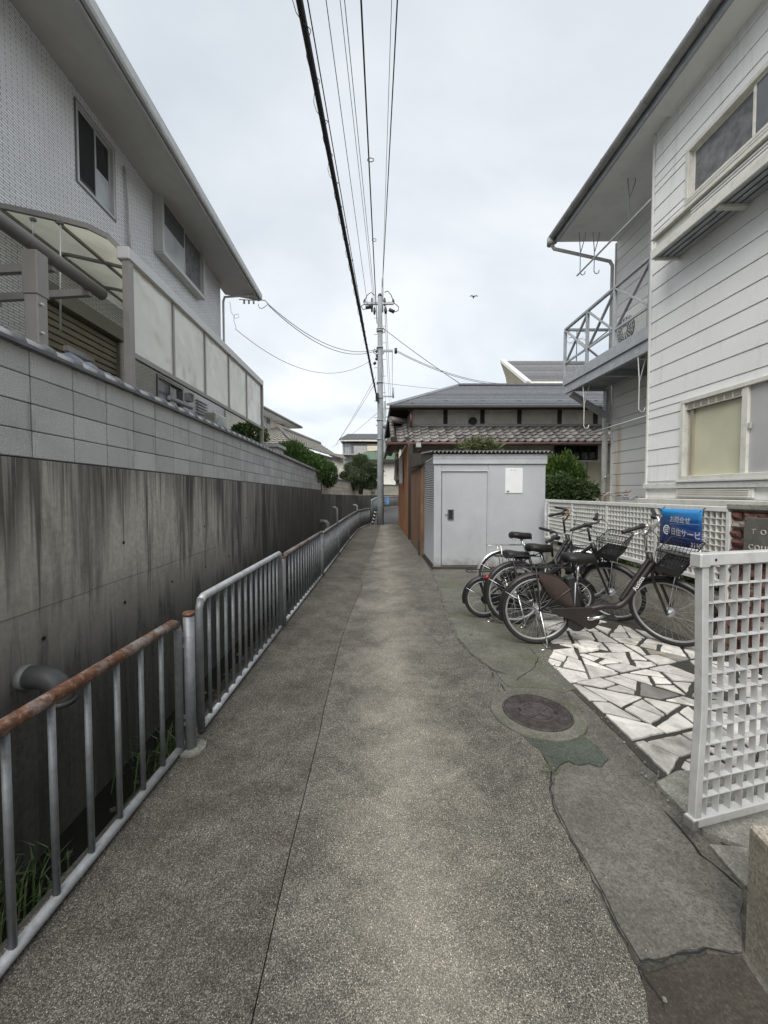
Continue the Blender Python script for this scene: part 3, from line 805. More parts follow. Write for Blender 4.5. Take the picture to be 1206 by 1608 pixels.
for (px, py, n_, sp_) in ((735,1000,90,.1),(700,945,60,.08),(865,1215,40,.03),(1030,1235,40,.04),(690,905,50,.06)):
    q = gz(px, py)
    for _ in range(n_):
        x_, y_ = q.x+rr.gauss(0,sp_), q.y+rr.gauss(0,sp_*1.4); h_ = rr.uniform(.006,.018); a_ = rr.uniform(0,3.1); c_, s__ = math.cos(a_)*.006, math.sin(a_)*.006
        mb_.add([(x_-c_,y_-s__,.002),(x_+c_,y_+s__,.002),(x_+s__*.6,y_-c_*.6,h_)], [(0,1,2)])
tag(mb_.build('moss', MT['leaf_weed'], None), 'thin green moss growing on the mossy cement beside the alley', 'moss', kind='stuff')
# ------------------------------------------------------------------ left: retaining wall, block wall
WX = -2.5
def wb(y): return 1.70 - .0095*(y-2.6)       # block course base
rw = thing('retaining_wall', 'tall stained cast concrete retaining wall beside the ditch, dark with mould', 'wall', (WX, 6, DZ))
y = -4.0; k = 0; rr = random.Random(9)
while y < 18.2:
    y1 = min(y+.92, 18.3); d = rr.uniform(0, .006)
    for (zl, zh) in ((DZ-.05, .58+.02*rr.random()), (.62, None)):
        d = rr.uniform(0, .008)
        za, zb2 = (zh, zh) if zh else (wb(y)-.008, wb(y1)-.008)
        zl2 = zl if zl < 0 else lastz+.003
        vs = [(WX-.3, y+.002, zl2), (WX+d, y+.002, zl2), (WX+d, y+.002, za), (WX-.3, y+.002, za)]
        vs += [(WX-.3, y1-.002, zl2), (WX+d, y1-.002, zl2), (WX+d, y1-.002, zb2), (WX-.3, y1-.002, zb2)]
        lastz = za
        o = MB().add(vs, [(0,1,2,3),(7,6,5,4),(0,4,5,1),(1,5,6,2),(2,6,7,3),(3,7,4,0)]).build('wall_panel', MT['wallconc'], rw, .003, True)
    for zz in (.35, .95):
        if rr.random() < .45:
            MB().disc((WX+.008, y+.46+rr.uniform(-.03,.03), zz), (1,0,0), .016, .005, 10).build('tie_hole', MT['black'], o)
    y = y1
bw = thing('block_wall', 'grey concrete block garden wall with rounded tile capping on the retaining wall', 'wall', (WX, 6, 1.6))
core = [(-4, wb(-4)-.008), (18.3, wb(18.3)-.008), (18.3, wb(18.3)+.79), (-4, wb(-4)+.79)]
MB().ext(core, 'x', WX-.13, WX-.012).build('mortar_core', MT['blockmortar'], bw, 0, True)
bm_ = mesh_only(MB().box((0,0,0), (.12, .39, .191)), 'block', MT['block'], .005)
BY0 = gx(48, 600, WX).y            # a vertical joint seen at this column
slope = math.atan(-.0095)
n0 = int((BY0+4)/.4)
for c in range(4):
    for i in range(-n0, 45):
        yc = BY0 + (i+.5)*.4
        if yc > 18.2: continue
        inst(bm_, 'block', bw, (WX-.06+rr.uniform(-.0015,.0015), yc, wb(yc)+.1+c*.198), (slope+rr.uniform(-.002,.002), rr.uniform(-.004,.004), 0))
# capping: round roll tiles, each with a raised collar
def captile(which):
    b = MB(); L_ = .268
    def seg(r, y0, y1, zc):
        n = 8; vs = []
        for yy in (y0, y1):
            for k in range(n+1):
                a = math.pi*(k/n)*1.3-math.pi*.15
                vs.append((r*1.25*math.cos(a), yy, zc+r*math.sin(a)))
        fs = [(k, k+n+2-1, k+n+2, k+1)[::-1] for k in range(n)]
        fs += [list(range(n+1)), list(range(n+1, 2*n+2))[::-1]]
        b.add(vs, fs, True)
    if which == 0: seg(.072, -L_/2, L_/2-.0, 0)
    else: seg(.085, L_/2-.045, L_/2+.012, .002)
    return b
ct = mesh_only(captile(0), 'cap_tile', MT['captile'], 0, True); cc = mesh_only(captile(1), 'cap_collar', MT['captile_dark'], 0, True)
y = -3.8
while y < 18.2:
    o = inst(ct, 'cap_tile', bw, (WX-.065+rr.uniform(-.004,.004), y, wb(y)+.808), (slope+rr.uniform(-.012,.012), rr.uniform(-.03,.03), rr.uniform(-.02,.02)))
    c_ = bpy.data.objects.new('cap_collar', cc); COL.objects.link(c_); c_.parent = o
    y += .268
MB().ext([(-4, wb(-4)+.775), (18.3, wb(18.3)+.775), (18.3, wb(18.3)+.80), (-4, wb(-4)+.80)], 'x', WX-.19, WX+.06).build('cap_bed', MT['captile_dark'], bw, 0, True)
# beige wall that carries on round the bend
w2 = thing('bend_wall', 'beige block wall over dark stained concrete where the ditch bends right', 'wall', (-1.5, 27, DZ))
P = [Vector((WX,18.32)), Vector((gy(532,775,23).x, 23)), Vector((gy(559,778,28).x, 28)), Vector((gy(577,778,31).x,31)), Vector((gy(594,778,33.4).x, 33.4)), Vector((3,37))]
zt = [2.28, 2.16, 2.03, 2.05, 2.07, 2.07]; zb = [1.36, 1.3, 1.22, 1.2, 1.19, 1.19]
for i in range(len(P)-1):
    a, b = P[i], P[i+1]; d = (b-a).normalized(); nn = Vector((-d.y, d.x))*.14
    def slab(z0a, z1a, z0b, z1b, off=0.0):
        o_ = Vector((d.y, -d.x))*off
        vs = []
        for p, zz0, zz1 in ((a, z0a, z1a), (b, z0b, z1b)):
            vs += [(p.x+o_.x, p.y+o_.y, zz0), (p.x+nn.x, p.y+nn.y, zz0), (p.x+nn.x, p.y+nn.y, zz1), (p.x+o_.x, p.y+o_.y, zz1)]
        return MB().add(vs, [(0,1,2,3),(7,6,5,4),(0,4,5,1),(1,5,6,2),(2,6,7,3),(3,7,4,0)])
    slab(DZ, zb[i], DZ, zb[i+1]).build('concrete_face', MT['wallconc'], w2, 0, True)
    nb = max(2, int((b-a).length/.8)); A, B = a, b
    for r_ in range(4):
        for j in range(nb):
            t0, t1 = j/nb, (j+1)/nb
            def lerp(u, v, t): return u+(v-u)*t
            h0 = (zt[i]-zb[i])/4; 
            a, b = A+(B-A)*t0+d*.006, A+(B-A)*t1-d*.006
            zz = lambda t, r: lerp(zb[i], zb[i+1], t) + (lerp(zt[i], zt[i+1], t)-lerp(zb[i], zb[i+1], t))*r/4
            slab(zz(t0, r_)+.006, zz(t0, r_+1)-.006, zz(t1, r_)+.006, zz(t1, r_+1)-.006, .012).build('block', MT['block_beige'], w2, 0, True)
    a, b = A, B
    slab(zb[i]+.002, zt[i]-.01, zb[i+1]+.002, zt[i+1]-.01).build('mortar_core', MT['blockmortar'], w2, 0, True)
    slab(zt[i]-.004, zt[i]+.07, zt[i+1]-.004, zt[i+1]+.07, .07).build('coping', MT['captile_dark'], w2, 0, True)
# pvc drain elbow near, and the smaller drains farther on
def drain(name, label, y, z, r, outx, drop, mat):
    pts = [Vector((WX-.05, y, z)), Vector((WX+outx*.45, y, z))]
    for k in range(1, 8):
        a = math.pi/2*k/7
        pts.append(Vector((WX+outx*.45+outx*.55*math.sin(a), y, z-outx*.55*(1-math.cos(a)))))
    e0 = pts[-1]; pts.append(e0-Vector((0,0,drop)))
    t = thing(name, label, 'pipe', (WX, y, z))
    MB().tube(pts, r, 20).build('elbow', mat, t)
    MB().tube([Vector((WX-.01, y, z)), Vector((WX+.05, y, z))], r*1.09, 20).build('wall_socket', MT['pvc_lite'], t)
    MB().tube([e0-Vector((0,0,drop*.2)), e0-Vector((0,0,drop+.012))], r*1.09, 20).build('end_socket', mat, t)
    return t
q = gx(24, 1070, WX)
drain('drain_pipe', 'fat dark grey plastic drain elbow jutting from the retaining wall above the ditch', q.y+.06, q.z, .078, .27, .03, MT['pvc'])
q = gx(503, 819, WX)
drain('drain_pipe', 'small grey drain elbow low on the far end of the retaining wall', q.y, q.z, .1, .34, .5, MT['pvc_lite'])
for (px, y0p, lab) in ((529, 797, 'pale vertical drain pipe standing before the beige bend wall beside an elbow drain'), (560.5, 793, 'shorter pale vent pipe against the bend wall near the railing corner')):
    yy = 19.2 if px < 540 else 24.5
    t = gy(px, y0p, yy)
    pts = [Vector((t.x-.25, t.y, t.z-.02)), Vector((t.x-.1, t.y, t.z)), Vector((t.x, t.y, t.z-.08)), Vector((t.x, t.y, DZ))]
    tag(MB().tube(pts, .07, 10).build('drain_pipe', MT['pvc_lite'], None), lab, 'pipe')
# weeds in the ditch by the near panel
def blades(b, c, n, h, spread, rr):
    for i in range(n):
        x, y = c[0]+rr.gauss(0, spread), c[1]+rr.gauss(0, spread); a = rr.uniform(0, 6.28); hh = h*rr.uniform(.5, 1.2); wd = .006
        lx, ly = math.cos(a)*hh*.5, math.sin(a)*hh*.5; px_, py_ = -math.sin(a)*wd, math.cos(a)*wd; z = c[2]
        b.add([(x-px_, y-py_, z), (x+px_, y+py_, z), (x+lx*.4+px_, y+ly*.4+py_, z+hh*.7), (x+lx*.4-px_, y+ly*.4-py_, z+hh*.7), (x+lx, y+ly, z+hh*.85)], [(0,1,2,3), (3,2,4)])
rr = random.Random(12)
for (px, py, n, h, lab) in ((20,1420,100,.36,'clump of green weeds at the ditch edge below the rust topped railing'), (250,1190,70,.4,'thin tuft of green grass in the ditch beside the railing post')):
    q = gz(px, py, DZ+.15); b = MB(); blades(b, (max(q.x, -2.3), q.y, DZ), n, h, .13, rr)
    tag(b.build('weed_clump', MT['leaf_broad'], None), lab, 'weeds')
# ------------------------------------------------------------------ railings along the ditch
pk = mesh_only(MB().tube([(0,0,0),(0,0,1)], .0118, 8), 'picket', MT['galv'])
pk2 = mesh_only(MB().tube([(0,0,0),(0,0,1)], .017, 8), 'picket', MT['galv'])
def along(poly, s):
    for i in range(len(poly)-1):
        l = (poly[i+1]-poly[i]).length
        if s <= l or i == len(poly)-2: return poly[i]+(poly[i+1]-poly[i])*(s/l)
        s -= l
def plen(poly): return sum((poly[i+1]-poly[i]).length for i in range(len(poly)-1))
def railing(poly, h, zb_, topmat, label, n, r=.026, hoop=True, rb=.02, mesh=pk, bmat='galv_white'):
    Ln = plen(poly); base = along(poly, Ln/2)
    t = thing('railing', label, 'railing', (base.x, base.y, 0), 'railing panels along the ditch')
    ss = [Ln*i/24 for i in range(25)] if len(poly) > 2 else [0, Ln]
    path = [along(poly, s) for s in ss]
    d0 = (path[1]-path[0]).normalized(); d1 = (path[-1]-path[-2]).normalized()
    top = []
    if hoop:
        c = .06
        a, b = path[0], path[-1]
        top = [a+Vector((0,0,zb_-.02)), a+Vector((0,0,h-c)), a+d0*c*.3+Vector((0,0,h-c*.3)), a+d0*c+Vector((0,0,h))]
        MB().tube(top[:3], r*.9, 10).build('end_post', MT['galv'], t)
        mid = [top[2]] + [top[3]] + [p+Vector((0,0,h)) for p in path[1:-1]] + [b-d1*c+Vector((0,0,h)), b-d1*c*.3+Vector((0,0,h-c*.3))]
        MB().tube(mid, r, 12).build('top_rail', topmat, t)
        MB().tube([mid[-1], b+Vector((0,0,h-c)), b+Vector((0,0,zb_-.02))], r*.9, 10).build('end_post', MT['galv'], t)
    else:
        MB().tube([p+Vector((0,0,h)) for p in path], r, 12).build('top_rail', topmat, t)
    MB().tube([p+Vector((0,0,zb_)) for p in path], rb, 10).build('bottom_rail', MT[bmat], t)
    for i in range(n):
        p = along(poly, Ln*(i+1)/(n+1))
        inst(mesh, 'picket', t, (p.x, p.y, zb_), None, (1, 1, h-zb_))
    return t
A0, A1 = Vector((-1.15,.35,0)), gz(283,1183)
railing([A0, A1], .745, .028, MT['rust'], 'near grey railing panel with rust covered top rail beside the ditch', 10, .025)
pp = gz(300, 1176)
pst = thing('railing_post', 'thick round grey post with rusty cap between two railing panels', 'post', (pp.x, pp.y, 0))
MB().tube([(pp.x,pp.y,-.1),(pp.x,pp.y,.77)], .03, 16).build('post', MT['galv'], pst)
MB().tube([(pp.x,pp.y,.765),(pp.x,pp.y,.782)], .033, 16).build('cap', MT['rust'], pst)
MB().prism([(pp.x+.085*math.cos(a), pp.y+.075*math.sin(a)) for a in [i*.63 for i in range(10)]], -.01, .014).build('mortar_foot', MT['slab_pale'], pst)
for zz in (.6, .66, .16, .2):
    MB().bar((pp.x-.005,pp.y,zz), (A1.x, A1.y-.01, zz), .012, .022).build('bracket', MT['galv'], pst)
B0, B1 = gz(316,1150), gz(441,988)
railing([B0, B1], .815, .03, MT['galv_white'], 'higher grey railing panel with round galvanised hoop rail, next after the thick post', 13, .025)
C0, C1 = gz(449,978), gz(505,906)
railing([C0, C1], .77, .03, MT['galv_rusty'], 'low railing panel with patchy rust on its rail, after the hooped panel', 14, .024, False)
D0 = gz(506.5,904); D1 = gz(531,871.5)
railing([D0, D1], .745, .03, MT['galv_rusty'], 'straight grey railing panel midway along the ditch with thin rusty rail', 15, .024, False)
E0 = gz(531.7,870.8); E1 = gz(547,850)
railing([E0, E1], .75, .03, MT['galv'], 'grey railing panel past the drain elbow along the ditch', 17, .024, False)
E2 = gz(547.4,849.5); E3 = gz(563,831.3)
railing([E2, E3], .75, .03, MT['galv'], 'grey railing panel leading up to the bend of the alley', 18, .024, False)
F0, F1 = gz(563.5,831), gz(582,823.6)
railing([F0, F1], .74, .03, MT['galv'], 'weathered railing panel at the bend running to the taller railing', 14, .024, False)
for (p, lab) in ((gz(445,983), 'short rusty topped post between hooped and low railing panels'), (gz(505.8,905), 'slim post joining two grey railing panels midway'), (gz(531.3,871.2), 'slim post between railing panels near the drain elbow'), (gz(547.2,849.7), 'slim post in the railing just before the bend'), (gz(563.2,831.2), 'slim post at the bend of the ditch railing')):
    t = thing('railing_post', lab, 'post', (p.x, p.y, 0))
    MB().tube([(p.x,p.y,-.1),(p.x,p.y,.745)], .032, 12).build('post', MT['galv'], t)
    MB().tube([(p.x,p.y,.742),(p.x,p.y,.755)], .035, 12).build('cap', MT['rust'], t)
T = [gz(583.5,823), gz(588,812), gz(594,804), gz(602,800.5), gz(626,797.5)]
railing(T[:3], 1.09, .12, MT['galv_white'], 'taller grey railing behind the utility pole where the alley bends', 40, .03, True, .025, pk2)
railing(T[2:], 1.09, .12, MT['galv_white'], 'far grey railing crossing at the end of the alley', 32, .03, True, .025, pk2)
q = MB()
for i in range(2, 4):
    a, b = T[i], T[i+1]; q.bar((a.x,a.y-.05,.06), (b.x,b.y-.05,.06), .25, .28)
tag(q.build('railing_kerb', MT['slab_pale'], None), 'low concrete kerb under the far railing', 'kerb')
p = T[3]*.8+T[4]*.2
tag(MB().box((p.x, p.y-.1, .72), (.36, .02, .62)).build('blue_notice', MT['blue_sheet'], None), 'small blue sheet hung on the far railing', 'notice')
# ------------------------------------------------------------------ left house
HX, HY1, HZT = -4.4, 11.25, 7.42
EX = -3.52                         # eave line
lh = thing('two_storey_house', 'two storey house clad in pale ribbed tiles with grey eaves on the raised plot', 'house', (HX, 6, 1.3))
def rects_minus(rect, holes):
    out_ = [rect]
    for h in holes:
        nx = []
        for (a0, a1, b0, b1) in out_:
            h0, h1, k0, k1 = max(a0, h[0]), min(a1, h[1]), max(b0, h[2]), min(b1, h[3])
            if h0 >= h1 or k0 >= k1: nx.append((a0, a1, b0, b1)); continue
            if b0 < k0: nx.append((a0, a1, b0, k0))
            if k1 < b1: nx.append((a0, a1, k1, b1))
            if a0 < h0: nx.append((a0, h0, k0, k1))
            if h1 < a1: nx.append((h1, a1, k0, k1))
        out_ = nx
    return [q for q in out_ if q[1]-q[0] > .004 and q[3]-q[2] > .004]
W1 = (gx(119,220,HX).y, gx(180,330,HX).y, gx(180,346,HX).z, gx(119,158,HX).z)
W2 = (gx(243,360,HX).y, gx(310,470,HX).y, gx(309,466,HX).z, gx(246,311,HX).z)
SH = (5.15, 6.78, 1.5, gx(95,470,HX).z+.1)
D2 = (7.9, 8.95, 1.9, 3.82)
b = MB()
for (a0, a1, c0, c1) in rects_minus((-4, HY1, 1.25, HZT), [W1, W2, SH, D2]):
    b.bx(HX-.12, HX, a0, a1, c0, c1)
b.bx(HX-.5, HX-.3, -4, HY1-.1, 1.25, HZT)     # inner wall behind the openings
b.bx(-12, HX-.001, HY1, HY1-.15, 1.25, HZT)
b.build('cladding', MT['ribbed'], lh)
MB().ext([(EX+.06, 7.21), (EX+.06, 7.235), (HX-.1, 7.445), (HX-.1, 7.40)], 'y', -4, HY1+.62).build('soffit', MT['soffit'], lh, 0, True)
MB().ext([(EX+.005, 7.20), (EX+.06, 7.20), (EX+.06, 7.40), (EX+.005, 7.40)], 'y', -4, HY1+.62).build('fascia', MT['soffit'], lh, 0, True)
MB().ext([(EX-.0, 7.29), (EX+.03, 7.235), (EX+.115, 7.235), (EX+.135, 7.27), (EX+.135, 7.405), (EX+.12, 7.405), (EX+.11, 7.30), (EX+.0, 7.30)], 'y', -4, HY1+.64).build('gutter', MT['gutter_pale'], lh, 0, True)
MB().ext([(EX+.08, 7.41), (EX+.08, 7.5), (-8.4, 9.6), (-8.4, 9.5), (HX, 7.46)], 'y', -4, HY1+.6).build('roof', MT['slate'], lh, 0, True)
MB().tube([(EX+.05,HY1+.3,7.23),(HX+.1,HY1+.06,7.05),(HX+.07,HY1+.03,6.9),(HX+.07,HY1+.03,1.4)], .032, 10).build('downpipe', MT['gutter_pale'], lh)
def sash_window(parent, y0, y1, z0, z1, X, out_=.03, fm='silver', panes=('glass_dark','glass_dark'), half=None, box=0.0, dirx=1):
    """window in a wall plane X facing +x (dirx=1) or -x (dirx=-1)"""
    fw = .035; sgn = dirx
    xo = X + sgn*(out_+box)
    b = MB()
    for (a0, a1, c0, c1) in ((y0, y1, z1-fw, z1), (y0, y1, z0, z0+fw), (y0, y0+fw, z0+fw, z1-fw), (y1-fw, y1, z0+fw, z1-fw)):
        b.bx(X-sgn*.1, xo, a0, a1, c0, c1)
    f = b.build('window', MT[fm], parent, .003)
    b = MB(); o_ = .022
    for (a0, a1, c0, c1) in ((y0-o_, y1+o_, z1+.001, z1+o_), (y0-o_, y1+o_, z0-o_, z0-.001), (y0-o_, y0-.001, z0, z1), (y1+.001, y1+o_, z0, z1)):
        b.bx(X-sgn*.05, xo-sgn*.006, a0, a1, c0, c1)
    b.build('outer_frame', MT['alu_dark' if dirx > 0 else 'cream_paint'], f)
    if box:
        b = MB()
        for (a0, a1, c0, c1) in ((y0-.03, y1+.03, z1+.001, z1+.05), (y0-.03, y1+.03, z0-.06, z0-.001), (y0-.05, y0-.001, z0-.03, z1+.03), (y1+.001, y1+.05, z0-.03, z1+.03)):
            b.bx(X+sgn*.0, xo+sgn*.01, a0, a1, c0, c1)
        b.build('frame', MT[fm], f, .004)
    ym = (y0+y1)/2; s = .028
    for k, (a0, a1) in enumerate(((y0+fw, ym+.02), (ym-.02, y1-fw))):
        xx = xo - sgn*(.03+.03*k)
        b = MB()
        for (p0, p1, c0, c1) in ((a0, a1, z1-fw-s, z1-fw), (a0, a1, z0+fw, z0+fw+s), (a0, a0+s, z0+fw+s, z1-fw-s), (a1-s, a1, z0+fw+s, z1-fw-s)):
            b.bx(xx-sgn*.02, xx, p0, p1, c0, c1)
        b.build('sash', MT[fm], f, .002)
        xg = xx-sgn*.012
        MB().bx(xg-sgn*.004, xg, a0+s, a1-s, z0+fw+s, z1-fw-s).build('pane', MT[panes[k]], f)
        if half and half[k]:
            MB().bx(xg+sgn*.0005, xg+sgn*.003, a0+s+.002, a1-s-.002, z0+fw+s+.002, z0+fw+s+(z1-z0-2*fw-2*s)*half[k]).build('blind', MT['curtain'], f)
    return f
sash_window(lh, *W1, HX, .02, 'silver', ('glass_dark','glass_dark'), (0, .5))
sash_window(lh, *W2, HX, .02, 'silver', ('glass_grey','screen'), (.55, 0), .16)
# roller shutter behind the terrace
b = MB()
nsl = 26
for i in range(nsl):
    z0 = SH[2]+(SH[3]-SH[2]-.22)*i/nsl; z1 = SH[2]+(SH[3]-SH[2]-.22)*(i+1)/nsl
    b.ext([(HX-.06, z0), (HX-.03, z0+.008), (HX-.03, z1-.02), (HX-.06, z1-.004)], 'y', SH[0]+.05, SH[1]-.05)
sh = b.build('roller_shutter', MT['shutter'], lh, 0, True); sh['kind'] = 'stuff'
b = MB(); b.bx(HX-.1, HX+.1, SH[0], SH[1], SH[3]-.22, SH[3]); b.bx(HX-.1, HX+.03, SH[0], SH[0]+.05, SH[2], SH[3]-.221); b.bx(HX-.1, HX+.03, SH[1]-.05, SH[1], SH[2], SH[3]-.221)
b.build('shutter_box', MT['bronze'], lh, .004)
b = MB()
for i in range(14): b.bar((HX+.03, 9.6, 2.75+i*.075), (HX+.03, 10.2, 2.75+i*.075), .06, .02)
b.build('louvre', MT['alu_grey'], lh)
sash_window(lh, *D2, HX, .02, 'bronze', ('glass_dark','glass_grey'))
MB().tube([gx(192,262,HX)+Vector((.04,0,.0)), gx(196,300,HX)+Vector((.05,0,0)), gx(198,330,HX)+Vector((.05,0,0)), gx(199,400,HX)+Vector((.05,0,0))], .025, 8).build('conduit', MT['silver'], lh)
# service bracket and insulators at the eave corner
q0 = Vector((EX-.05, HY1+.45, 7.15))
hb = thing('service_bracket', 'small steel service bracket with insulators at the pale house eave corner', 'bracket', q0)
MB().tube([q0+Vector((-.45,0,.02)), q0, q0+Vector((.32,0,-.0)), q0+Vector((.42,.0,-.12))], .013, 8).build('arm', MT['alu_dark'], hb)
for k in range(3):
    MB().tube([q0+Vector((-.3+.14*k,0,.0)), q0+Vector((-.3+.14*k,0,-.1))], .03, 8).build('insulator', MT['white_plastic'], hb)
pts = [q0+Vector((.42,0,-.12)) + Vector((-.02-.28*math.sin(a*.5), 0, -.12*math.sin(a))) for a in [i*.3 for i in range(12)]]
MB().tube(pts, .008, 6).build('cable_loop', MT['cable'], hb)
q1 = gy(372,490,HY1+.15)
pts = [gy(x_, y_, HY1+.15) for (x_, y_) in ((361,474),(363,490),(369,500),(375,499),(374,493),(368,494),(367,503),(371,515))]
tag(MB().tube(pts, .006, 6).build('hanging_wire', MT['cable_grey'], None), 'thin coiled telephone wire dangling at the pale house corner', 'wire')
# ------------------------------------------------------------------ terrace roof with side screen
TX, TY0, TY1 = -2.72, gx(203,500,-2.72).y, gx(411,640,-2.72).y
tr = thing('terrace_roof', 'curved translucent terrace roof with bronze frame and side screens behind the block wall', 'terrace roof', (-3.4, 6.5, 1.3))
prof = [(-4.38, 4.63), (-4.0, 4.57), (-3.5, 4.46), (-3.15, 4.37), (-2.93, 4.26), (-2.8, 4.13)]
ns = 6
for i in range(ns):
    y0, y1 = TY0+(TY1-TY0)*i/ns, TY0+(TY1-TY0)*(i+1)/ns
    vs = []; fs = []
    for yy in (y0, y1):
        for (x_, z_) in prof: vs.append((x_, yy, z_+.012))
        for (x_, z_) in prof: vs.append((x_, yy, z_+.018))
    n = len(prof)
    for k in range(n-1):
        fs += [(k, k+1, 2*n+k+1, 2*n+k), (n+k, 3*n+k, 3*n+k+1, n+k+1)]
    fs += [(0, 2*n, 3*n, n), (n-1, 2*n-1, 4*n-1, 3*n-1)]
    MB().add(vs, fs, True).build('roof_sheet', MT['poly'], tr)
for i in range(ns+1):
    yy = TY0+(TY1-TY0)*i/ns
    b = MB()
    for k in range(len(prof)-1):
        b.bar((prof[k][0], yy, prof[k][1]), (prof[k+1][0], yy, prof[k+1][1]), .04, .055 if i == 0 else .04)
    b.build('rafter', MT['bronze'], tr)
for (x_, z_) in ((-3.5, 4.43), (-4.1, 4.555)):
    MB().bar((x_, TY0, z_), (x_, TY1, z_), .03, .03).build('purlin', MT['bronze'], tr)
MB().bx(TX-.09, TX+.05, TY0-.06, TY1, 3.99, 4.13).build('front_beam', MT['silver'], tr, .012)
for yy in (TY0, TY1):
    MB().bx(TX-.045, TX+.035, yy-.04, yy+.04, 1.25, 3.99).build('post', MT['bronze'], tr, .004)
MB().bx(TX-.02, TX+.03, TY0, TY1, 2.96, 3.02).build('bottom_rail', MT['bronze'], tr, .003)
np_ = 5
ys = [gx(px, 600, TX).y for px in (208, 272.5, 321.5, 358.5, 386.5, 409)]
for i in range(np_):
    MB().bx(TX-.004, TX+.002, ys[i]+.02, ys[i+1]-.02, 3.02, 3.99).build('screen_sheet', MT['polyside'], tr)
    if i: MB().bx(TX-.015, TX+.02, ys[i]-.02, ys[i]+.02, 3.02, 3.99).build('mullion', MT['bronze'], tr)
# cantilever post with round beam nearer the camera
cp_ = thing('carport_frame', 'thick bronze carport post with round beam beside the terrace roof', 'carport', (-2.8, 3.1, 1.3))
pa = gx(38, 500, -2.83); pb = gx(79, 500, -2.72)
MB().bx(-2.83, -2.72, pa.y, pb.y-.02, 1.3, 3.33).build('post', MT['bronze'], cp_, .006)
MB().bx(-2.836, -2.712, pa.y-.008, pb.y-.01, 3.05, 3.4).build('post_sleeve', MT['bronze'], cp_, .006)
for (zz) in (2.98, 2.75): MB().disc((-2.71, pb.y-.09, zz), (1,0,0), .012, .02, 8).build('bolt', MT['silver'], cp_)
MB().tube([(-2.92,-3,3.57), (-2.92,gx(160,462,-2.92).y,3.57)], .062, 16).build('beam', MT['bronze'], cp_)
for yy in (3.0, 3.6, 4.05):
    MB().bar((-4.35,yy,3.42), (-2.92,yy,3.5), .05, .07).build('bearer', MT['bronze'], cp_)
MB().bar((-4.0,-3,3.45), (-4.0,4.2,3.45), .05, .06).build('purlin', MT['bronze'], cp_)
for (px, y0_, y1_) in ((52, 345, 372), (95, 350, 520)):
    a = gy(px, y0_, 4.2); b_ = gy(px, y1_, 4.2)
    MB().tube([a, b_], .009, 6).build('hanger_rod', MT['silver'], cp_)
    MB().box(a+Vector((0,0,.0)), (.05,.03,.03)).build('hanger_clip', MT['alu_dark'], cp_)
# things standing on the terrace behind the wall
a = gx(98, 560, -2.95); b_ = gx(192, 595, -2.95)
vs = []; nx_, ny_ = 6, 14; rr = random.Random(3)
t = thing('covered_shelf', 'shelf covered by a crumpled blue grey tarpaulin behind the block wall', 'tarpaulin', (-3.1, 4, 1.3))
bb = MB()
for i in range(ny_+1):
    for j in range(nx_+1):
        u, v = i/ny_, j/nx_
        ed = min(u, 1-u, v, 1-v)
        vs.append((-2.82-.5*v+rr.uniform(-.01,.01), a.y+(b_.y-a.y)*u+rr.uniform(-.015,.015), 2.78-.05*u+rr.uniform(-.018,.018)-(.3 if ed < .01 else 0)))
fs = [(i*(nx_+1)+j, i*(nx_+1)+j+1, (i+1)*(nx_+1)+j+1, (i+1)*(nx_+1)+j) for i in range(ny_) for j in range(nx_)]
bb.add(vs, fs, True).build('cover', MT['tarp'], t, 0, True)
for sx in (-2.86, -3.26):
    for sy in (a.y+.06, b_.y-.06): MB().bx(sx-.015, sx+.015, sy-.015, sy+.015, 1.3, 2.66).build('leg', MT['alu_dark'], t)
MB().bx(-3.28, -2.84, a.y+.04, b_.y-.04, 2.6, 2.64).build('shelf_board', MT['alu_dark'], t)
q = gx(105, 548, -3.0)
tag(MB().bx(q.x-.02, q.x+.02, q.y-.02, q.y+.35, q.z-.02, q.z+.03).bx(q.x-.02,q.x+.01,q.y+.3,q.y+.33,q.z-.14,q.z-.02).build('shelf_bracket', MT['bronze'], None), 'short bronze bracket bar resting on the tarpaulin covered shelf', 'bracket')
ac = thing('air_conditioner', 'cream outdoor air conditioner on the terrace behind the screen', 'air conditioner', (-4.05, 9.9, 1.3))
q = gx(347, 650, -3.9)
MB().bx(-4.2, -3.9, q.y-.35, q.y+.4, 2.85, 3.42).build('case', MT['cream_paint'], ac, .03)
MB().disc((-3.9, q.y-.08, 3.13), (1,0,0), .22, .03, 24).build('fan_grille', MT['alu_grey'], ac)
for s_ in (-.3, .35): MB().bx(-4.18, -3.92, q.y+s_-.03, q.y+s_+.03, 1.3, 2.85).build('foot', MT['alu_dark'], ac)
wt = thing('wash_stand', 'grey wall mounted tap and drying bracket seen under the terrace screen', 'bracket', (-2.9, 6.3, 1.3))
q = gx(283, 632, -2.9)
MB().tube([(q.x,q.y-.3,q.z), (q.x,q.y+.35,q.z)], .035, 10).build('bar', MT['alu_grey'], wt)
MB().tube([(q.x,q.y,1.3), (q.x,q.y,q.z+.16)], .02, 8).build('stand', MT['alu_dark'], wt)
MB().box((q.x,q.y+.28,q.z+.14), (.1,.12,.13)).build('box', MT['alu_grey'], wt, .01)
rr = random.Random(31)
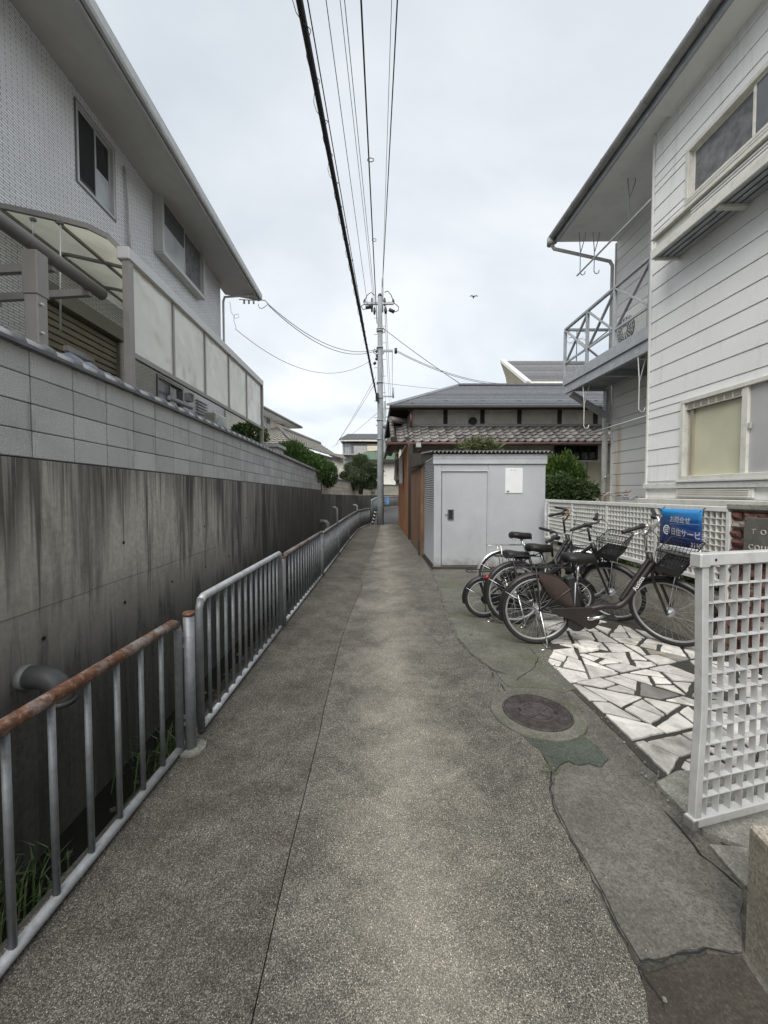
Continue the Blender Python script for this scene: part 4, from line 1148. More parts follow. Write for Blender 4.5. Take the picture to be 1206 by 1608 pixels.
def leaves(b, c, rad, n, size, rr, shell=.55, up=.35, asp=2.0, clump=0):
    cs = [Vector((rr.gauss(0,1), rr.gauss(0,1), rr.gauss(0,1))).normalized()*(.35+.6*rr.random()) for _ in range(clump)] if clump else None
    c = Vector(c)
    for i in range(n):
        if cs:
            k = rr.choice(cs); d = k + Vector((rr.gauss(0,.2), rr.gauss(0,.2), rr.gauss(0,.2)))
        else:
            d = Vector((rr.gauss(0,1), rr.gauss(0,1), rr.gauss(0,1))).normalized()*(shell+(1-shell)*rr.random()**.5)
        p = c + Vector((d.x*rad[0], d.y*rad[1], d.z*rad[2]))
        a = (d.normalized()*.7+Vector((rr.gauss(0,.6), rr.gauss(0,.6), rr.gauss(0,.6)+up))).normalized()
        s_ = a.orthogonal().normalized(); s_ = Matrix.Rotation(rr.uniform(0,6.28), 3, a) @ s_
        l = size*rr.uniform(.6, 1.4); wv = s_*l/asp/2
        b.add([p-wv*.3, p+wv*.3, p+a*l*.55+wv, p+a*l, p+a*l*.55-wv], [(0,1,2,3,4)])
def plant(name, label, cat, base, blobs, mat, trunk=None, group=None):
    t = thing(name, label, cat, base, group)
    b = MB()
    for (c, rad, n, size, kw) in blobs: leaves(b, c, rad, n, size, rr, **kw)
    b.build('crown', MT[mat], t)
    tb = MB()
    for pts, r_ in trunk or []: tb.tube(pts, r_, 7)
    if trunk: tb.build('trunk', MT['bark'], t)
    return t
q = gx(392, 680, -3.3)
plant('garden_shrub', 'small rounded green shrub behind the capped wall beneath the terrace screen', 'shrub', (q.x, q.y, 1.3), [((q.x, q.y, q.z-.05), (.45, .6, .28), 1500, .09, {})], 'leaf_bush', [([(q.x,q.y,1.3),(q.x,q.y,q.z)], .04)])
plant('garden_shrub', 'yellowish green shrub behind the capped wall below the first screen panel', 'shrub', (-3.2, 5.5, 1.3), [((-3.15, gx(235,620,-3.1).y, 2.5), (.25, .7, .22), 1400, .09, {})], 'leaf_weed', [([(-3.15,5.4,1.3),(-3.15,5.4,2.5)], .04)])
# ------------------------------------------------------------------ behind on the left
def tile_roof(parent, p00, p10, p01, p11, rows, cols, mat, thick=.05):
    """pan tiles laid as courses between eave edge (p00-p10) and ridge edge (p01-p11)"""
    b = MB()
    for r_ in range(rows):
        for c in range(cols):
            u0, u1, v0, v1 = c/cols, (c+1)/cols, r_/rows, (r_+1.12)/rows
            def P(u, v): return (p00*(1-u)+p10*u)*(1-v)+(p01*(1-u)+p11*u)*v
            nrm = (p10-p00).cross(p01-p00).normalized()
            if nrm.z < 0: nrm = -nrm
            vs = []
            for v, lift in ((v0, thick*.9), (v1, 0)):
                for k in range(5):
                    t = k/4
                    vs.append(P(u0+(u1-u0)*t, v)+nrm*(lift+thick*.75*(math.cos(t*2*math.pi)*.5+.5)))
            base = [P(u0+(u1-u0)*k/4, v0) for k in range(5)]
            b.add(vs+base, [(k, k+1, k+6, k+5) for k in range(4)]+[(k+1, k, k+10, k+11) for k in range(4)], False)
    return b.build('roof', MT[mat], parent, 0, True)
def simple_window(parent, c, wd, ht, axis='y', fm='alu_dark', gm='glass_dark', depth=.06):
    """window facing -y (axis 'y') or +x (axis 'x')"""
    c = Vector(c)
    d = Vector((wd, depth, ht)) if axis == 'y' else Vector((depth, wd, ht))
    sx = Vector((1,0,0)) if axis == 'y' else Vector((0,1,0)); nn = Vector((0,-1,0)) if axis == 'y' else Vector((1,0,0))
    b = MB(); t = .06
    for s_ in (-1, 1):
        b.box(c+sx*s_*(wd/2), (t, depth, ht+t) if axis == 'y' else (depth, t, ht+t))
        b.box(c+Vector((0,0,s_*ht/2)), (wd-t-.002, depth-.004, t) if axis == 'y' else (depth-.004, wd-t-.002, t))
    b.box(c, (t*.7, depth-.01, ht-t) if axis == 'y' else (depth-.01, t*.7, ht-t))
    f = b.build('window', MT[fm], parent)
    b = MB(); b.box(c-nn*.01, (wd, .02, ht) if axis == 'y' else (.02, wd, ht)); b.build('pane', MT[gm], f)
    return f
# white house with tiled roof behind the hedge
h2 = thing('tiled_house', 'white rendered two storey house with grey tiled roof behind the hedge', 'house', (-7, 22, 1.3))
e = gx(474, 671, -5.3); zE = e.z; en = gz(398, 631, zE)
ed = (e-en).normalized(); el = Vector((-ed.y, ed.x, 0))           # toward the house
def E(s_, l_, z_): q = e+ed*s_+el*l_; return Vector((q.x, q.y, z_))
Ln = (e-en).length+4
def ebox(s0, s1, l0, l1, z0, z1, name, mat, par=h2):
    vs = [E(s_, l_, z_) for s_ in (s0, s1) for l_ in (l0, l1) for z_ in (z0, z1)]
    return MB().add(vs, [(0,1,3,2),(4,6,7,5),(0,4,5,1),(2,3,7,6),(0,2,6,4),(1,5,7,3)]).build(name, MT[mat], par, 0, True)
ebox(-Ln, -.75, .85, 7, 1.3, zE+.12, 'wall', 'plaster_white')
def on_wall(px, py):
    n_ = -el; p0 = E(0, .85, 0); d = ray(px, py); return CO+d*((p0-CO).dot(n_)/d.dot(n_))
def ewin(px0, px1, py0, py1):
    a, b_ = on_wall(px0, py0), on_wall(px1, py0); z1 = a.z; z0 = on_wall(px0, py1).z
    sa, sb = (a-e).dot(ed), (b_-e).dot(ed)
    f = ebox(sa, sb, .81, .86, z0, z1, 'window', 'alu_dark'); ebox(sa+.07, (sa+sb)/2-.03, .8, .809, z0+.07, z1-.07, 'pane', 'curtain', f); ebox((sa+sb)/2+.03, sb-.07, .8, .809, z0+.07, z1-.07, 'pane', 'glass_grey', f)
ewin(412, 423, 652, 678); ewin(436, 446, 658, 674)
q = on_wall(432, 661); sa = (q-e).dot(ed); ebox(sa-.3, sa+.35, .5, .85, q.z-.1, q.z+.15, 'vent_hood', 'plaster_white')
tile_roof(h2, E(-Ln, 0, zE), E(.0, 0, zE), E(-Ln, 4, zE+1.75), E(-.0, 4, zE+1.75), 12, 40, 'kawara')
ebox(-Ln, -.02, .06, 1.0, zE-.09, zE-.03, 'soffit', 'soffit_white')
MB().tube([E(-Ln,-.02,zE-.03), E(.0,-.02,zE-.03)], .06, 8).build('gutter', MT['alu_dark'], h2)
h3 = thing('lower_tiled_house', 'lower wing with pale weathered tile roof between hedge and white house', 'house', (-5, 22, 1.3))
A, B_ = gy(436,672,20), gz(502,698,gy(436,672,20).z)
A1, B1_ = A+Vector((1.15,-1.3,-1.0)), B_+Vector((1.5,-.4,-1.0)); L0 = A+Vector((-2.3,-1.7,-1.02))
tile_roof(h3, A1, B1_, A, B_, 8, 22, 'kawara_pale')
tile_roof(h3, L0, A1, A-Vector((.05,0,0)), A, 8, 12, 'kawara_pale')
MB().tube([A+Vector((0,0,.06)), B_+Vector((0,0,.06))], .13, 10).build('ridge', MT['kawara'], h3)
MB().tube([A1+Vector((0,0,.07)), A+Vector((0,0,.06))], .1, 10).build('hip_ridge', MT['kawara'], h3)
MB().prism([(L0.x+.5,L0.y+.6), (A1.x-.5,A1.y+.5), (B1_.x-.5,B1_.y), (B1_.x-4.5,B1_.y)], 1.3, A1.z+.05).build('wall', MT['plaster_white'], h3)
gw = thing('garden_wall_end', 'short white wall with grey metal coping standing before the hedge', 'wall', (-3.6, 13, 1.3))
q = gx(425, 698, -3.2)
MB().bx(-5.2, -2.95, q.y-.25, q.y+.6, 1.3, q.z-.12).build('wall', MT['plaster_white'], gw)
MB().bx(-5.3, -2.87, q.y-.32, q.y+.68, q.z-.119, q.z-.02).build('coping', MT['alu_grey'], gw, .01)
# hedge: soft columns merging into one long bush
bl = []
for i in range(7):
    yy = 15.2+.58*i; bl.append(((-3.35+.05*math.sin(i*2.3)+.04*i, yy, 2.5+.09*math.sin(i*1.7)-.02*i), (.7, .7, .92), 3600, .13, dict(shell=.7, up=1.1, asp=4)))
bl.append(((-2.75, 18.6, 2.45), (.6, .8, .78), 3400, .12, dict(shell=.6, up=.8, asp=3.5)))
bl.append(((-2.3, 19.3, 2.3), (.45, .7, .62), 2600, .12, dict(shell=.6, up=.6, asp=3.5)))
bl.append(((-2.62, 17.2, 2.4), (.35, .8, .55), 1500, .12, dict(shell=.6, up=.8, asp=3.5)))
plant('hedge', 'dense dark green feathery hedge leaning over the end of the capped wall', 'hedge', (-3.2, 15.5, 1.3), bl, 'leaf_hedge', [([(-3.2,yy,1.3),(-3.2,yy,2.9)], .06) for yy in (15.5,16.7,18,19)])
# cloud-pruned pine
pc = gy(566, 740, 27); rr2 = random.Random(8)
bl = []
for (px, py, r_) in ((566,722,.55),(554,735,.65),(580,735,.6),(545,748,.55),(565,748,.75),(586,746,.5),(575,756,.7),(552,757,.6),(592,741,.45),(563,762,.75),(582,762,.6),(545,760,.5)):
    q = gy(px, py, 27+rr2.uniform(-.6,.6)); bl.append((q, (r_*.95, r_*.8, r_*.55), 1500, .16, dict(shell=.5, up=1.0, asp=5)))
plant('pine_tree', 'rounded cloud pruned pine behind the beige bend wall', 'tree', (pc.x, pc.y, 1.3), bl, 'leaf_pine', [([(pc.x,pc.y,1.3),(pc.x+.15,pc.y,2.4),(pc.x-.1,pc.y,4.2)], [.16,.12,.05])] + [([(pc.x,pc.y,2.2), tuple(bl[k][0])], [.07,.03]) for k in range(9)])
# small tiled gatehouse roof beside the pine
gh = thing('garden_gate_roof', 'small dark tiled gate roof peeking between hedge and pine', 'gate', (-3, 29, 1.3))
q = gy(538, 716, 30)
tile_roof(gh, Vector((q.x-.9,28.9,q.z-.1)), Vector((q.x+.35,28.9,q.z-.35)), Vector((q.x-1.0,30.2,q.z+.25)), Vector((q.x-.1,30.2,q.z+.1)), 5, 10, 'kawara')
MB().bx(q.x-.8, q.x+.1, 29.5, 30.1, 1.3, q.z-.05).build('wall', MT['plaster_white'], gh)
q = gy(518.5, 738, 26)
tag(MB().tube([(q.x,26,1.3),(q.x,26,q.z+.5)], .07, 8).build('vent_pipe', MT['white_paint'], None), 'white vertical pipe between hedge and pine', 'pipe')
ln = thing('stone_lantern', 'small grey stone lantern cap on the bend wall beside the utility pole', 'lantern', (gy(586,760,31).x, 31.5, 1.3))
q = gy(586, 757, 31.5)
MB().tube([(q.x,31.5,1.3),(q.x,31.5,q.z-.1)], .14, 10).build('shaft', MT['slab_pale'], ln)
MB().tube([(q.x,31.5,q.z-.12),(q.x,31.5,q.z+.2),(q.x,31.5,q.z+.21),(q.x,31.5,q.z+.45)], [.28,.28,.5,.08], 8).build('cap', MT['slab_pale'], ln)
# apartment block far behind
ap = thing('apartment_block', 'grey three storey apartment block with dark balconies beyond the alley', 'apartment building', (0, 52, 0))
YA = 52
def AY(px, py): return gy(px, py, YA)
l, r_, tz = AY(538,700).x, AY(640,700).x, AY(560,697).z
MB().bx(l, r_, YA, YA+9, -1, tz).build('wall', MT['plaster_grey'], ap)
MB().ext([(l-.4, AY(538,691).z), (AY(547,683).x, AY(547,683).z), (r_, AY(547,683).z), (r_, AY(538,691).z)], 'y', YA-1, YA+10).build('roof', MT['slate'], ap, 0, True)
MB().bx(l-.2, r_, YA-.9, YA-.1, AY(540,694).z, AY(540,691.5).z).build('eave_band', MT['plaster_white'], ap)
z0, z1 = AY(540,714).z, AY(540,700).z
for (a, b_) in ((541,551),(553,559),(561,567),(569,575)):
    c = (AY(a,705).x+AY(b_,705).x)/2
    simple_window(ap, (c, YA-.02, (z0+z1)/2+.2), AY(b_,705).x-AY(a,705).x, 1.4, 'y', 'alu_dark', 'glass_grey' if a != 541 else 'curtain')
MB().bx(l-.1, r_, YA-1.1, YA-.0, z0-.12, z0+.02).build('balcony_floor', MT['plaster_grey'], ap)
bp = mesh_only(MB().bx(-.03,.03,-.03,.03,0,1.0), 'baluster', MT['alu_dark'])
for i in range(16): inst(bp, 'baluster', ap, (l+.3+i*.22, YA-1.05, z0))
MB().bx(l, AY(556,710).x, YA-1.1, YA-1.0, z0+1, z0+1.07).build('handrail', MT['alu_dark'], ap)
MB().bx(AY(556,710).x, AY(576,710).x, YA-1.1, YA-.95, z0+.02, z0+1.05).build('balcony_wall', MT['plaster_grey'], ap)
MB().bx(AY(577,710).x, AY(612,710).x, YA-2, YA-.05, AY(580,711).z, AY(580,703).z).build('beige_balcony', MT['plaster_cream'], ap, .02)
gr = thing('green_roof_house', 'low house with pale green tiled roof behind the pine', 'house', (-.5, 42, 0))
q = gy(560, 722, 40); q2 = gy(614, 722, 40)
tile_roof(gr, Vector((q.x-.4,40,q.z)), Vector((q2.x+.6,40,q.z)), Vector((q.x+.9,43,gy(566,710,43).z)), Vector((q2.x+.6,43,gy(566,710,43).z)), 7, 22, 'kawara_green')
MB().bx(q.x+.3, q2.x+.5, 40.6, 44, -1, q.z+.2).build('wall', MT['plaster_white'], gr)
MB().bx(q.x, q2.x+.6, 39.95, 40.6, q.z-.3, q.z-.02).build('eave', MT['darkwood'], gr)
simple_window(gr, (gy(584,738,40.5).x, 40.55, gy(584,738,40.5).z), 1.6, 1.2, 'y')
wh = thing('cream_house', 'cream rendered house at the end of the alley with dark upper window', 'house', (2, 47, 0))
q = gy(600,690,45)
MB().bx(gy(603,700,45).x, 9, 45, 50, -1, gy(603,708,45).z+.8).build('wall', MT['plaster_cream'], wh)
MB().ext([(gy(600,706,45).x, gy(603,706,45).z+.6), (9.5, gy(603,706,45).z+.6), (9.5, gy(603,690,45).z+.6), (gy(612,692,45).x, gy(603,690,45).z+.6)], 'y', 44.4, 50.5).build('roof', MT['kawara'], wh, 0, True)
simple_window(wh, (gy(618,735,45).x, 44.98, gy(618,735,45).z), 1.5, 1.3, 'y', 'alu_dark', 'glass_dark')
simple_window(wh, (gy(616,770,45).x, 44.98, gy(616,768,45).z), 1.6, 1.1, 'y', 'silver', 'glass_grey')
MB().bx(gy(602,758,44).x, gy(628,758,44).x, 43.9, 45, gy(612,760,44).z, gy(612,757,44).z).build('canopy', MT['slab_pale'], wh)
MB().bx(gy(603,741,44).x, gy(628,741,44).x, 44.2, 45, gy(612,742,44).z, gy(612,739,44).z).build('canopy', MT['slab_pale'], wh)
# filler houses so that the skyline stays closed if the view moves
for k, (x0, x1, y0, ht, mat, lab) in enumerate(((-26,-15,40,5.5,'plaster_white','white far house beyond the tiled house on the left'), (12,24,40,5.5,'plaster_grey','grey far house beyond the old wooden house'))):
    t = thing('far_house', lab, 'house', ((x0+x1)/2, y0, 0))
    MB().bx(x0, x1, y0, y0+8, -1.3, ht).build('wall', MT[mat], t)
    MB().ext([(x0-.6, ht), (x1+.6, ht), ((x0+x1)/2, ht+2.4)], 'y', y0-.6, y0+8.6).build('roof', MT['slate'], t, 0, True)
    simple_window(t, ((x0+x1)/2-2, y0-.02, ht-1.4), 1.8, 1.3); simple_window(t, ((x0+x1)/2+2, y0-.02, ht-1.4), 1.8, 1.3)
# ------------------------------------------------------------------ shed
SY = gz(682, 893).y
SX0, SX1 = gy(681, 850, SY).x, gy(855, 850, SY).x
SZ = gy(700, 713, SY).z
sd_ = thing('storage_shed', 'grey sheet metal storage shed with sliding door and corrugated roof', 'shed', ((SX0+SX1)/2, SY+.7, 0))
def F(px, py): q = gy(px, py, SY); return q.x, q.z
MB().bx(SX0+.03, SX1, SY+.03, SY+1.5, .03, SZ-.02).build('body', MT['shed'], sd_)
MB().bx(SX0-.02, SX1+.02, SY-.04, SY+1.5, -.02, .035).build('plinth', MT['cement_dirt'], sd_)
x0, _ = F(698,0); x1, _ = F(774.5,0); zt_ = F(700,740)[1]
MB().bx(SX0, x0, SY, SY+.04, .035, F(0,729)[1]).build('front_panel', MT['shed'], sd_, .003)
MB().bx(x1+.004, SX1, SY, SY+.04, .035, F(0,729)[1]).build('front_panel', MT['shed'], sd_, .003)
MB().bx(x0+.002, x1, SY+.002, SY+.04, zt_+.004, F(0,729)[1]).build('door_header', MT['shed'], sd_, .003)
MB().bx(x0-.0, x1+.004, SY+.029, SY+.0395, .04, zt_+.004).build('door_recess', MT['alu_dark'], sd_)
dr = MB().bx(x0+.014, x1-.012, SY+.012, SY+.03, .06, zt_-.012).build('door', MT['shed'], sd_, .004)
MB().bx(x1-.012, x1+.014, SY-.012, SY+.011, .05, zt_+.002).build('door_edge', MT['shed_trim'], sd_, .002)
MB().bx(x0-.01, x1+.03, SY-.01, SY+.011, zt_-.004, zt_+.012).build('door_track', MT['shed_trim'], sd_, .002)
hx0, hz1 = F(703,800); hx1, hz0 = F(712.5,816.5)
b = MB()
for (a0,a1,c0,c1) in ((hx0,hx1,hz1-.015,hz1),(hx0,hx1,hz0,hz0+.015),(hx0,hx0+.02,hz0+.015,hz1-.015),(hx1-.02,hx1,hz0+.015,hz1-.015)): b.bx(a0,a1,SY-.004,SY+.014,c0,c1)
b.build('handle', MT['alu_dark'], dr, .002)
MB().bx(hx0+.02, hx1-.02, SY+.006, SY+.0118, hz0+.015, hz1-.015).build('handle_recess', MT['black'], dr)
MB().tube([(hx0-.05,SY-.01,hz0+.1),(hx0,SY-.01,hz0+.1)], .008, 6).build('latch', MT['alu_dark'], dr)
MB().bx(SX0-.02, SX1+.02, SY-.03, SY+.05, F(0,728.8)[1], SZ-.0).build('top_band', MT['shed_trim'], sd_, .006)
MB().bx(SX0-.025, SX1+.025, SY-.036, SY+.05, F(0,720)[1]-.006, F(0,720)[1]+.006).build('band_seam', MT['shed_trim'], sd_, .002)
# corrugated flank facing the alley
b = MB(); n = 46; h_ = (SZ-.1)/n
poly = []
for i in range(n): poly += [(SX0+.03, .06+i*h_), (SX0-.0, .06+i*h_+h_*.35), (SX0-.0, .06+i*h_+h_*.6)]
poly += [(SX0+.03, .06+n*h_), (SX0+.05, .06+n*h_), (SX0+.05, .06)]
MB().ext(poly, 'y', SY+.042, SY+1.5).build('ribbed_flank', MT['shed_trim'], sd_, 0, True)
b = MB(); nr = 30; vs = []
xa, xb = SX0-.06, gy(865, 705, SY).x
m_ = nr*4
for yy, zz in ((SY-.1, SZ+.03), (SY+1.62, SZ+.16)):
    for up in (0, .006):
        for i in range(m_+1): vs.append((xa+(xb-xa)*i/m_, yy, zz+up+.026*math.sin(i/4*2*math.pi)))
k = m_+1
fs = [(i, i+1, 2*k+i+1, 2*k+i)[::-1] for i in range(m_)] + [(k+i, k+i+1, 3*k+i+1, 3*k+i) for i in range(m_)] + [(i, i+1, k+i+1, k+i) for i in range(m_)]
b.add(vs, fs, True).build('corrugated_roof', MT['kawara'], sd_)
nx0, nz1 = F(793.5,735); nx1, nz0 = F(820.5,774.5)
nb = thing('notice_board', 'white blank notice plate fixed on the grey shed front', 'sign', ((nx0+nx1)/2, SY-.01, nz0))
MB().bx(nx0, nx1, SY-.012, SY-.001, nz0, nz1).build('plate', MT['white_plastic'], nb, .005)
for (dx, dz) in ((.1,-.03),(.16,-.03)): MB().bx(nx0+dx, nx0+dx+.03, SY-.0135, SY-.012, nz1+dz-.018, nz1+dz).build('print_mark', MT['alu_grey'], nb)
MB().bx(nx0+.025, nx0+.075, SY-.0135, SY-.012, nz0+.018, nz0+.045).build('print_mark', MT['alu_dark'], nb)
# ------------------------------------------------------------------ rusty panels along the alley
def sheet_fence(name, label, x0, y0, x1, y1, z1a, z1b, mat, pitch, amp, cat='fence'):
    t = thing(name, label, cat, ((x0+x1)/2, (y0+y1)/2, 0))
    a, b_ = Vector((x0,y0,0)), Vector((x1,y1,0)); d = (b_-a); Ln = d.length; d.normalize(); nn = Vector((-d.y, d.x, 0))
    if nn.x > 0: nn = -nn
    n = int(Ln/pitch)
    for i in range(n):
        s0, s1 = Ln*i/n, Ln*(i+1)/n; zt1 = z1a+(z1b-z1a)*i/n; zt2 = z1a+(z1b-z1a)*(i+1)/n; bt = random.Random(i).uniform(-.0,.05)
        p = [a+d*s0, a+d*(s0+(s1-s0)*.12)+nn*amp, a+d*(s0+(s1-s0)*.82)+nn*amp, a+d*s1]
        vs = []
        for q in p: vs += [(q.x,q.y,bt), (q.x,q.y,zt1)]
        for q in p: q2 = q-nn*.025; vs += [(q2.x,q2.y,bt), (q2.x,q2.y,zt1)]
        fs = [(0,1,3,2),(2,3,5,4),(4,5,7,6),(8,10,11,9),(10,12,13,11),(12,14,15,13),(0,8,9,1),(6,7,15,14),(1,9,11,3),(3,11,13,5),(5,13,15,7)]
        MB().add(vs, fs).build('sheet', mat, t, 0, True)
    return t
bp0 = gz(667,880); bp1 = gz(645,852.5)
by0 = SY+1.55; 
t = sheet_fence('metal_panel', 'flat brown sheet metal panel fence between shed and orange corrugated wall', bp0.x+.0, by0, bp1.x+.0, bp1.y, 2.05, 2.05, MT['brownsheet'], 1.7, .006)
MB().bx(bp0.x-.02, bp0.x+.08, by0-.08, by0-.01, 0, 2.0).build('frame_post', MT['brownsheet'], t, .004)
MB().bx(bp0.x-.06, bp0.x+.06, by0-.06, by0+.12, -.01, .38).build('stone_foot', MT['mortar'], t, .01)
rf = MB()
rf.add([(bp0.x-.1, by0-.15, 2.05), (bp0.x-.12, bp1.y, 2.08), (bp0.x+.6, bp1.y, 2.28), (bp0.x+.6, by0-.15, 2.24), (bp0.x-.1, by0-.15, 2.09), (bp0.x-.12, bp1.y, 2.12), (bp0.x+.6, bp1.y, 2.32), (bp0.x+.6, by0-.15, 2.28)], [(0,1,2,3),(7,6,5,4),(0,4,5,1),(1,5,6,2),(2,6,7,3),(3,7,4,0)])
rf.build('lean_to_roof', MT['darkwood'], t, 0, True)
op0 = gz(642,846.5); op1 = gz(626.5,823.5)
t = sheet_fence('corrugated_wall', 'rust orange corrugated sheet wall along the alley under the tiled eave', op0.x, op0.y, op1.x, op1.y, 2.95, 2.95, MT['rustsheet'], .42, .03, 'wall')
MB().bx(op0.x-.03, op0.x+.1, op0.y-.14, op0.y-.02, 0, 2.9).build('corner_post', MT['darkwood'], t, .004)
MB().bx(op0.x+.02, op0.x+.3, op0.y-.5, op0.y-.3, -.01, 2.6).build('dark_gap_board', MT['darkwood'], t)
q = gx(630, 740, op0.x-.1)
MB().bx(q.x-.06, q.x+.04, q.y-.15, q.y+.15, q.z-.45, q.z+.55).build('meter_box', MT['alu_grey'], t, .01)
dp = thing('drain_downpipe', 'grey curved rainwater downpipe on the corner of the rusty wall', 'pipe', (gy(622,750,16.4).x, 16.4, 0))
pts = [gy(x_,y_,16.4) for (x_,y_) in ((623,712),(622.5,735),(621.5,752),(625,757))]
MB().tube(pts, .085, 12).build('pipe', MT['gutter_grey'], dp); MB().tube([gy(623,704,16.4), gy(623,711,16.4)], [.13,.1], 12).build('hopper', MT['gutter_grey'], dp)
MB().tube([gy(625,757,16.4), (gy(625,757,16.4).x+.45, 16.6, gy(625,757,16.4).z-.05)], .08, 10).build('lower_bend', MT['gutter_grey'], dp)
# ------------------------------------------------------------------ old wooden house
OH = 13.2
oh = thing('old_wooden_house', 'old low wooden house with slate hip roof and tiled pent eaves', 'house', (5, 15, 0))
ox0 = gy(647, 650, OH).x
uz0, uz1 = gy(700,669,OH).z, gy(700,634,OH).z
MB().bx(ox0, 13, OH, 18.6, -.01, uz1+.06).build('wall', MT['plaster'], oh)
for px in (699.5, 757.5, 815.5, 878.5, 935):
    x_ = gy(px,650,OH).x; MB().bx(x_-.07, x_+.07, OH-.03, OH+.02, uz0-.3, uz1+.1).build('timber_post', MT['darkwood'], oh)
MB().bx(ox0-.03, 13, OH-.035, OH+.02, uz1-.08, uz1+.04).build('timber_beam', MT['darkwood'], oh)
MB().bx(ox0-.02, 13, OH-.06, OH+.02, uz0-.02, uz0+.06).build('flashing', MT['plaster_grey'], oh)
q = gy(742, 662, OH)
MB().disc((q.x, OH-.02, q.z), (0,1,0), .14, .1, 16).build('vent_hood', MT['black'], oh)
# slate hip roof: front slope, left hip slope, courses as thin steps
eY, eX = OH-.65, gy(612, 638, OH-.65).x
eZ = gy(760, 637, eY).z
rY = 16.2; rZ = gy(800, 606, rY).z; rX = gy(719, 607, rY).x
def courses(p00, p10, p01, p11, n, mat, th=.02, name='roof_course', parent=oh):
    for i in range(n):
        v0, v1 = i/n, (i+1.15)/n
        a, b_ = p00.lerp(p01, v0), p10.lerp(p11, v0); c, d = p00.lerp(p01, min(1,v1)), p10.lerp(p11, min(1,v1))
        up = Vector((0,0,th))
        vs = [a, b_, d, c, a+up*1.6, b_+up*1.6, d+up*.3, c+up*.3]
        MB().add(vs, [(3,2,1,0),(4,5,6,7),(0,1,5,4),(1,2,6,5),(2,3,7,6),(3,0,4,7)]).build(name, MT[mat], parent, 0, True)
courses(Vector((eX,eY,eZ)), Vector((14,eY,eZ)), Vector((rX,rY,rZ)), Vector((14,rY,rZ)), 15, 'slate')
courses(Vector((eX-.002,19.8,eZ)), Vector((eX-.002,eY,eZ)), Vector((rX,17,rZ)), Vector((rX,rY,rZ)), 15, 'slate')
MB().bar((eX-.05,eY-.05,eZ+.03), (rX,rY,rZ+.05), .14, .07).build('hip_cap', MT['alu_grey'], oh)
MB().bar((rX,rY,rZ+.05), (14,rY,rZ+.05), .2, .06).build('ridge_cap', MT['slate'], oh)
MB().add([(eX+.03,eY+.03,eZ-.08),(14,eY+.03,eZ-.08),(14,OH+.05,eZ+.2),(ox0-.05,OH+.05,eZ+.2),(eX+.03,19.8,eZ-.08),(ox0-.05,19.8,eZ+.2)], [(0,1,2,3),(0,3,5,4)]).build('eave_underside', MT['darkwood'], oh)
MB().bx(eX+.01, 14, eY+.02, eY+.06, eZ-.12, eZ-.005).build('fascia', MT['darkwood'], oh)
MB().bx(eX+.01, eX+.05, eY+.062, 19.8, eZ-.12, eZ-.005).build('fascia', MT['darkwood'], oh)
MB().tube([(eX,eY-.03,eZ-.05),(14,eY-.03,eZ-.05)], .05, 10).build('gutter', MT['darkwood'], oh)
b = MB()
for i in range(18): b.bar((eX+.05, eY+.25+i*.38, eZ-.1), (ox0, eY+.25+i*.38, eZ+.12), .05, .07)
r_ = b.build('rafter_ends', MT['darkwood'], oh); r_['kind'] = 'stuff'
q = gy(645,640,eY+.1); MB().bx(q.x-.09, q.x+.09, eY+.02, eY+.2, q.z-.1, q.z+.05).build('rain_hopper', MT['copper_gutter'], oh, .01)
MB().tube([(q.x,eY+.12,q.z-.1),(q.x+.02,eY+.12,gy(645,670,eY).z)], .045, 8).build('downpipe', MT['copper_gutter'], oh)
# tiled pent roof, every tile its own piece
lY = OH-1.05; lz0 = gy(760, 694, lY).z; lz1 = uz0-.02
def wave_tile(wd, ln, th=.03):
    b = MB(); n = 8; vs = []
    for (v, lf) in ((0, th*1.5), (ln*1.15, 0)):
        for k in range(n+1):
            t = k/n; zz = -.02*math.sin(math.pi*min(1, t/.72)) if t < .72 else .042*math.sin(math.pi*(t-.72)/.28)
            vs.append((wd*(t-.5)*1.06, v, zz+lf))
    k = n+1
    vs += [(p[0], p[1], p[2]-th) for p in vs[:k]]
    b.add(vs, [(i, i+1, k+i+1, k+i) for i in range(n)]+[(2*k+i, 2*k+i+1, i+1, i) for i in range(n)], True)
    return b
slope_l = math.hypot(OH-lY, lz1-lz0); ang = math.atan2(lz1-lz0, OH-lY)
TW, TRW = .268, 5
tm = mesh_only(wave_tile(TW, slope_l/TRW), 'roof_tile', MT['kawara'])
lx0 = gy(614, 690, lY).x; rr = random.Random(6)
pent = thing('tiled_pent_roof', 'wavy grey tile pent roof with brown gutter over the shed', 'roof', (5, lY, lz0))
n = int((8.6-lx0)/TW)
MB().add([(lx0,lY+.02,lz0-.03),(9,lY+.02,lz0-.03),(9,OH,lz1-.04),(lx0,OH,lz1-.04),(lx0,lY+.02,lz0-.08),(9,lY+.02,lz0-.08),(9,OH,lz1-.09),(lx0,OH,lz1-.09)], [(0,1,2,3),(7,6,5,4),(0,4,5,1),(1,5,6,2),(2,6,7,3),(3,7,4,0)]).build('roof_deck', MT['darkwood'], pent, 0, True)
for r_ in range(TRW):
    for i in range(n):
        s_ = slope_l*r_/TRW
        inst(tm, 'roof_tile', pent, (lx0+.2+TW*(i+.5), lY+s_*math.cos(ang), lz0+s_*math.sin(ang)+rr.uniform(-.006,.006)), (ang+rr.uniform(-.02,.02), rr.uniform(-.02,.02), rr.uniform(-.02,.02)))
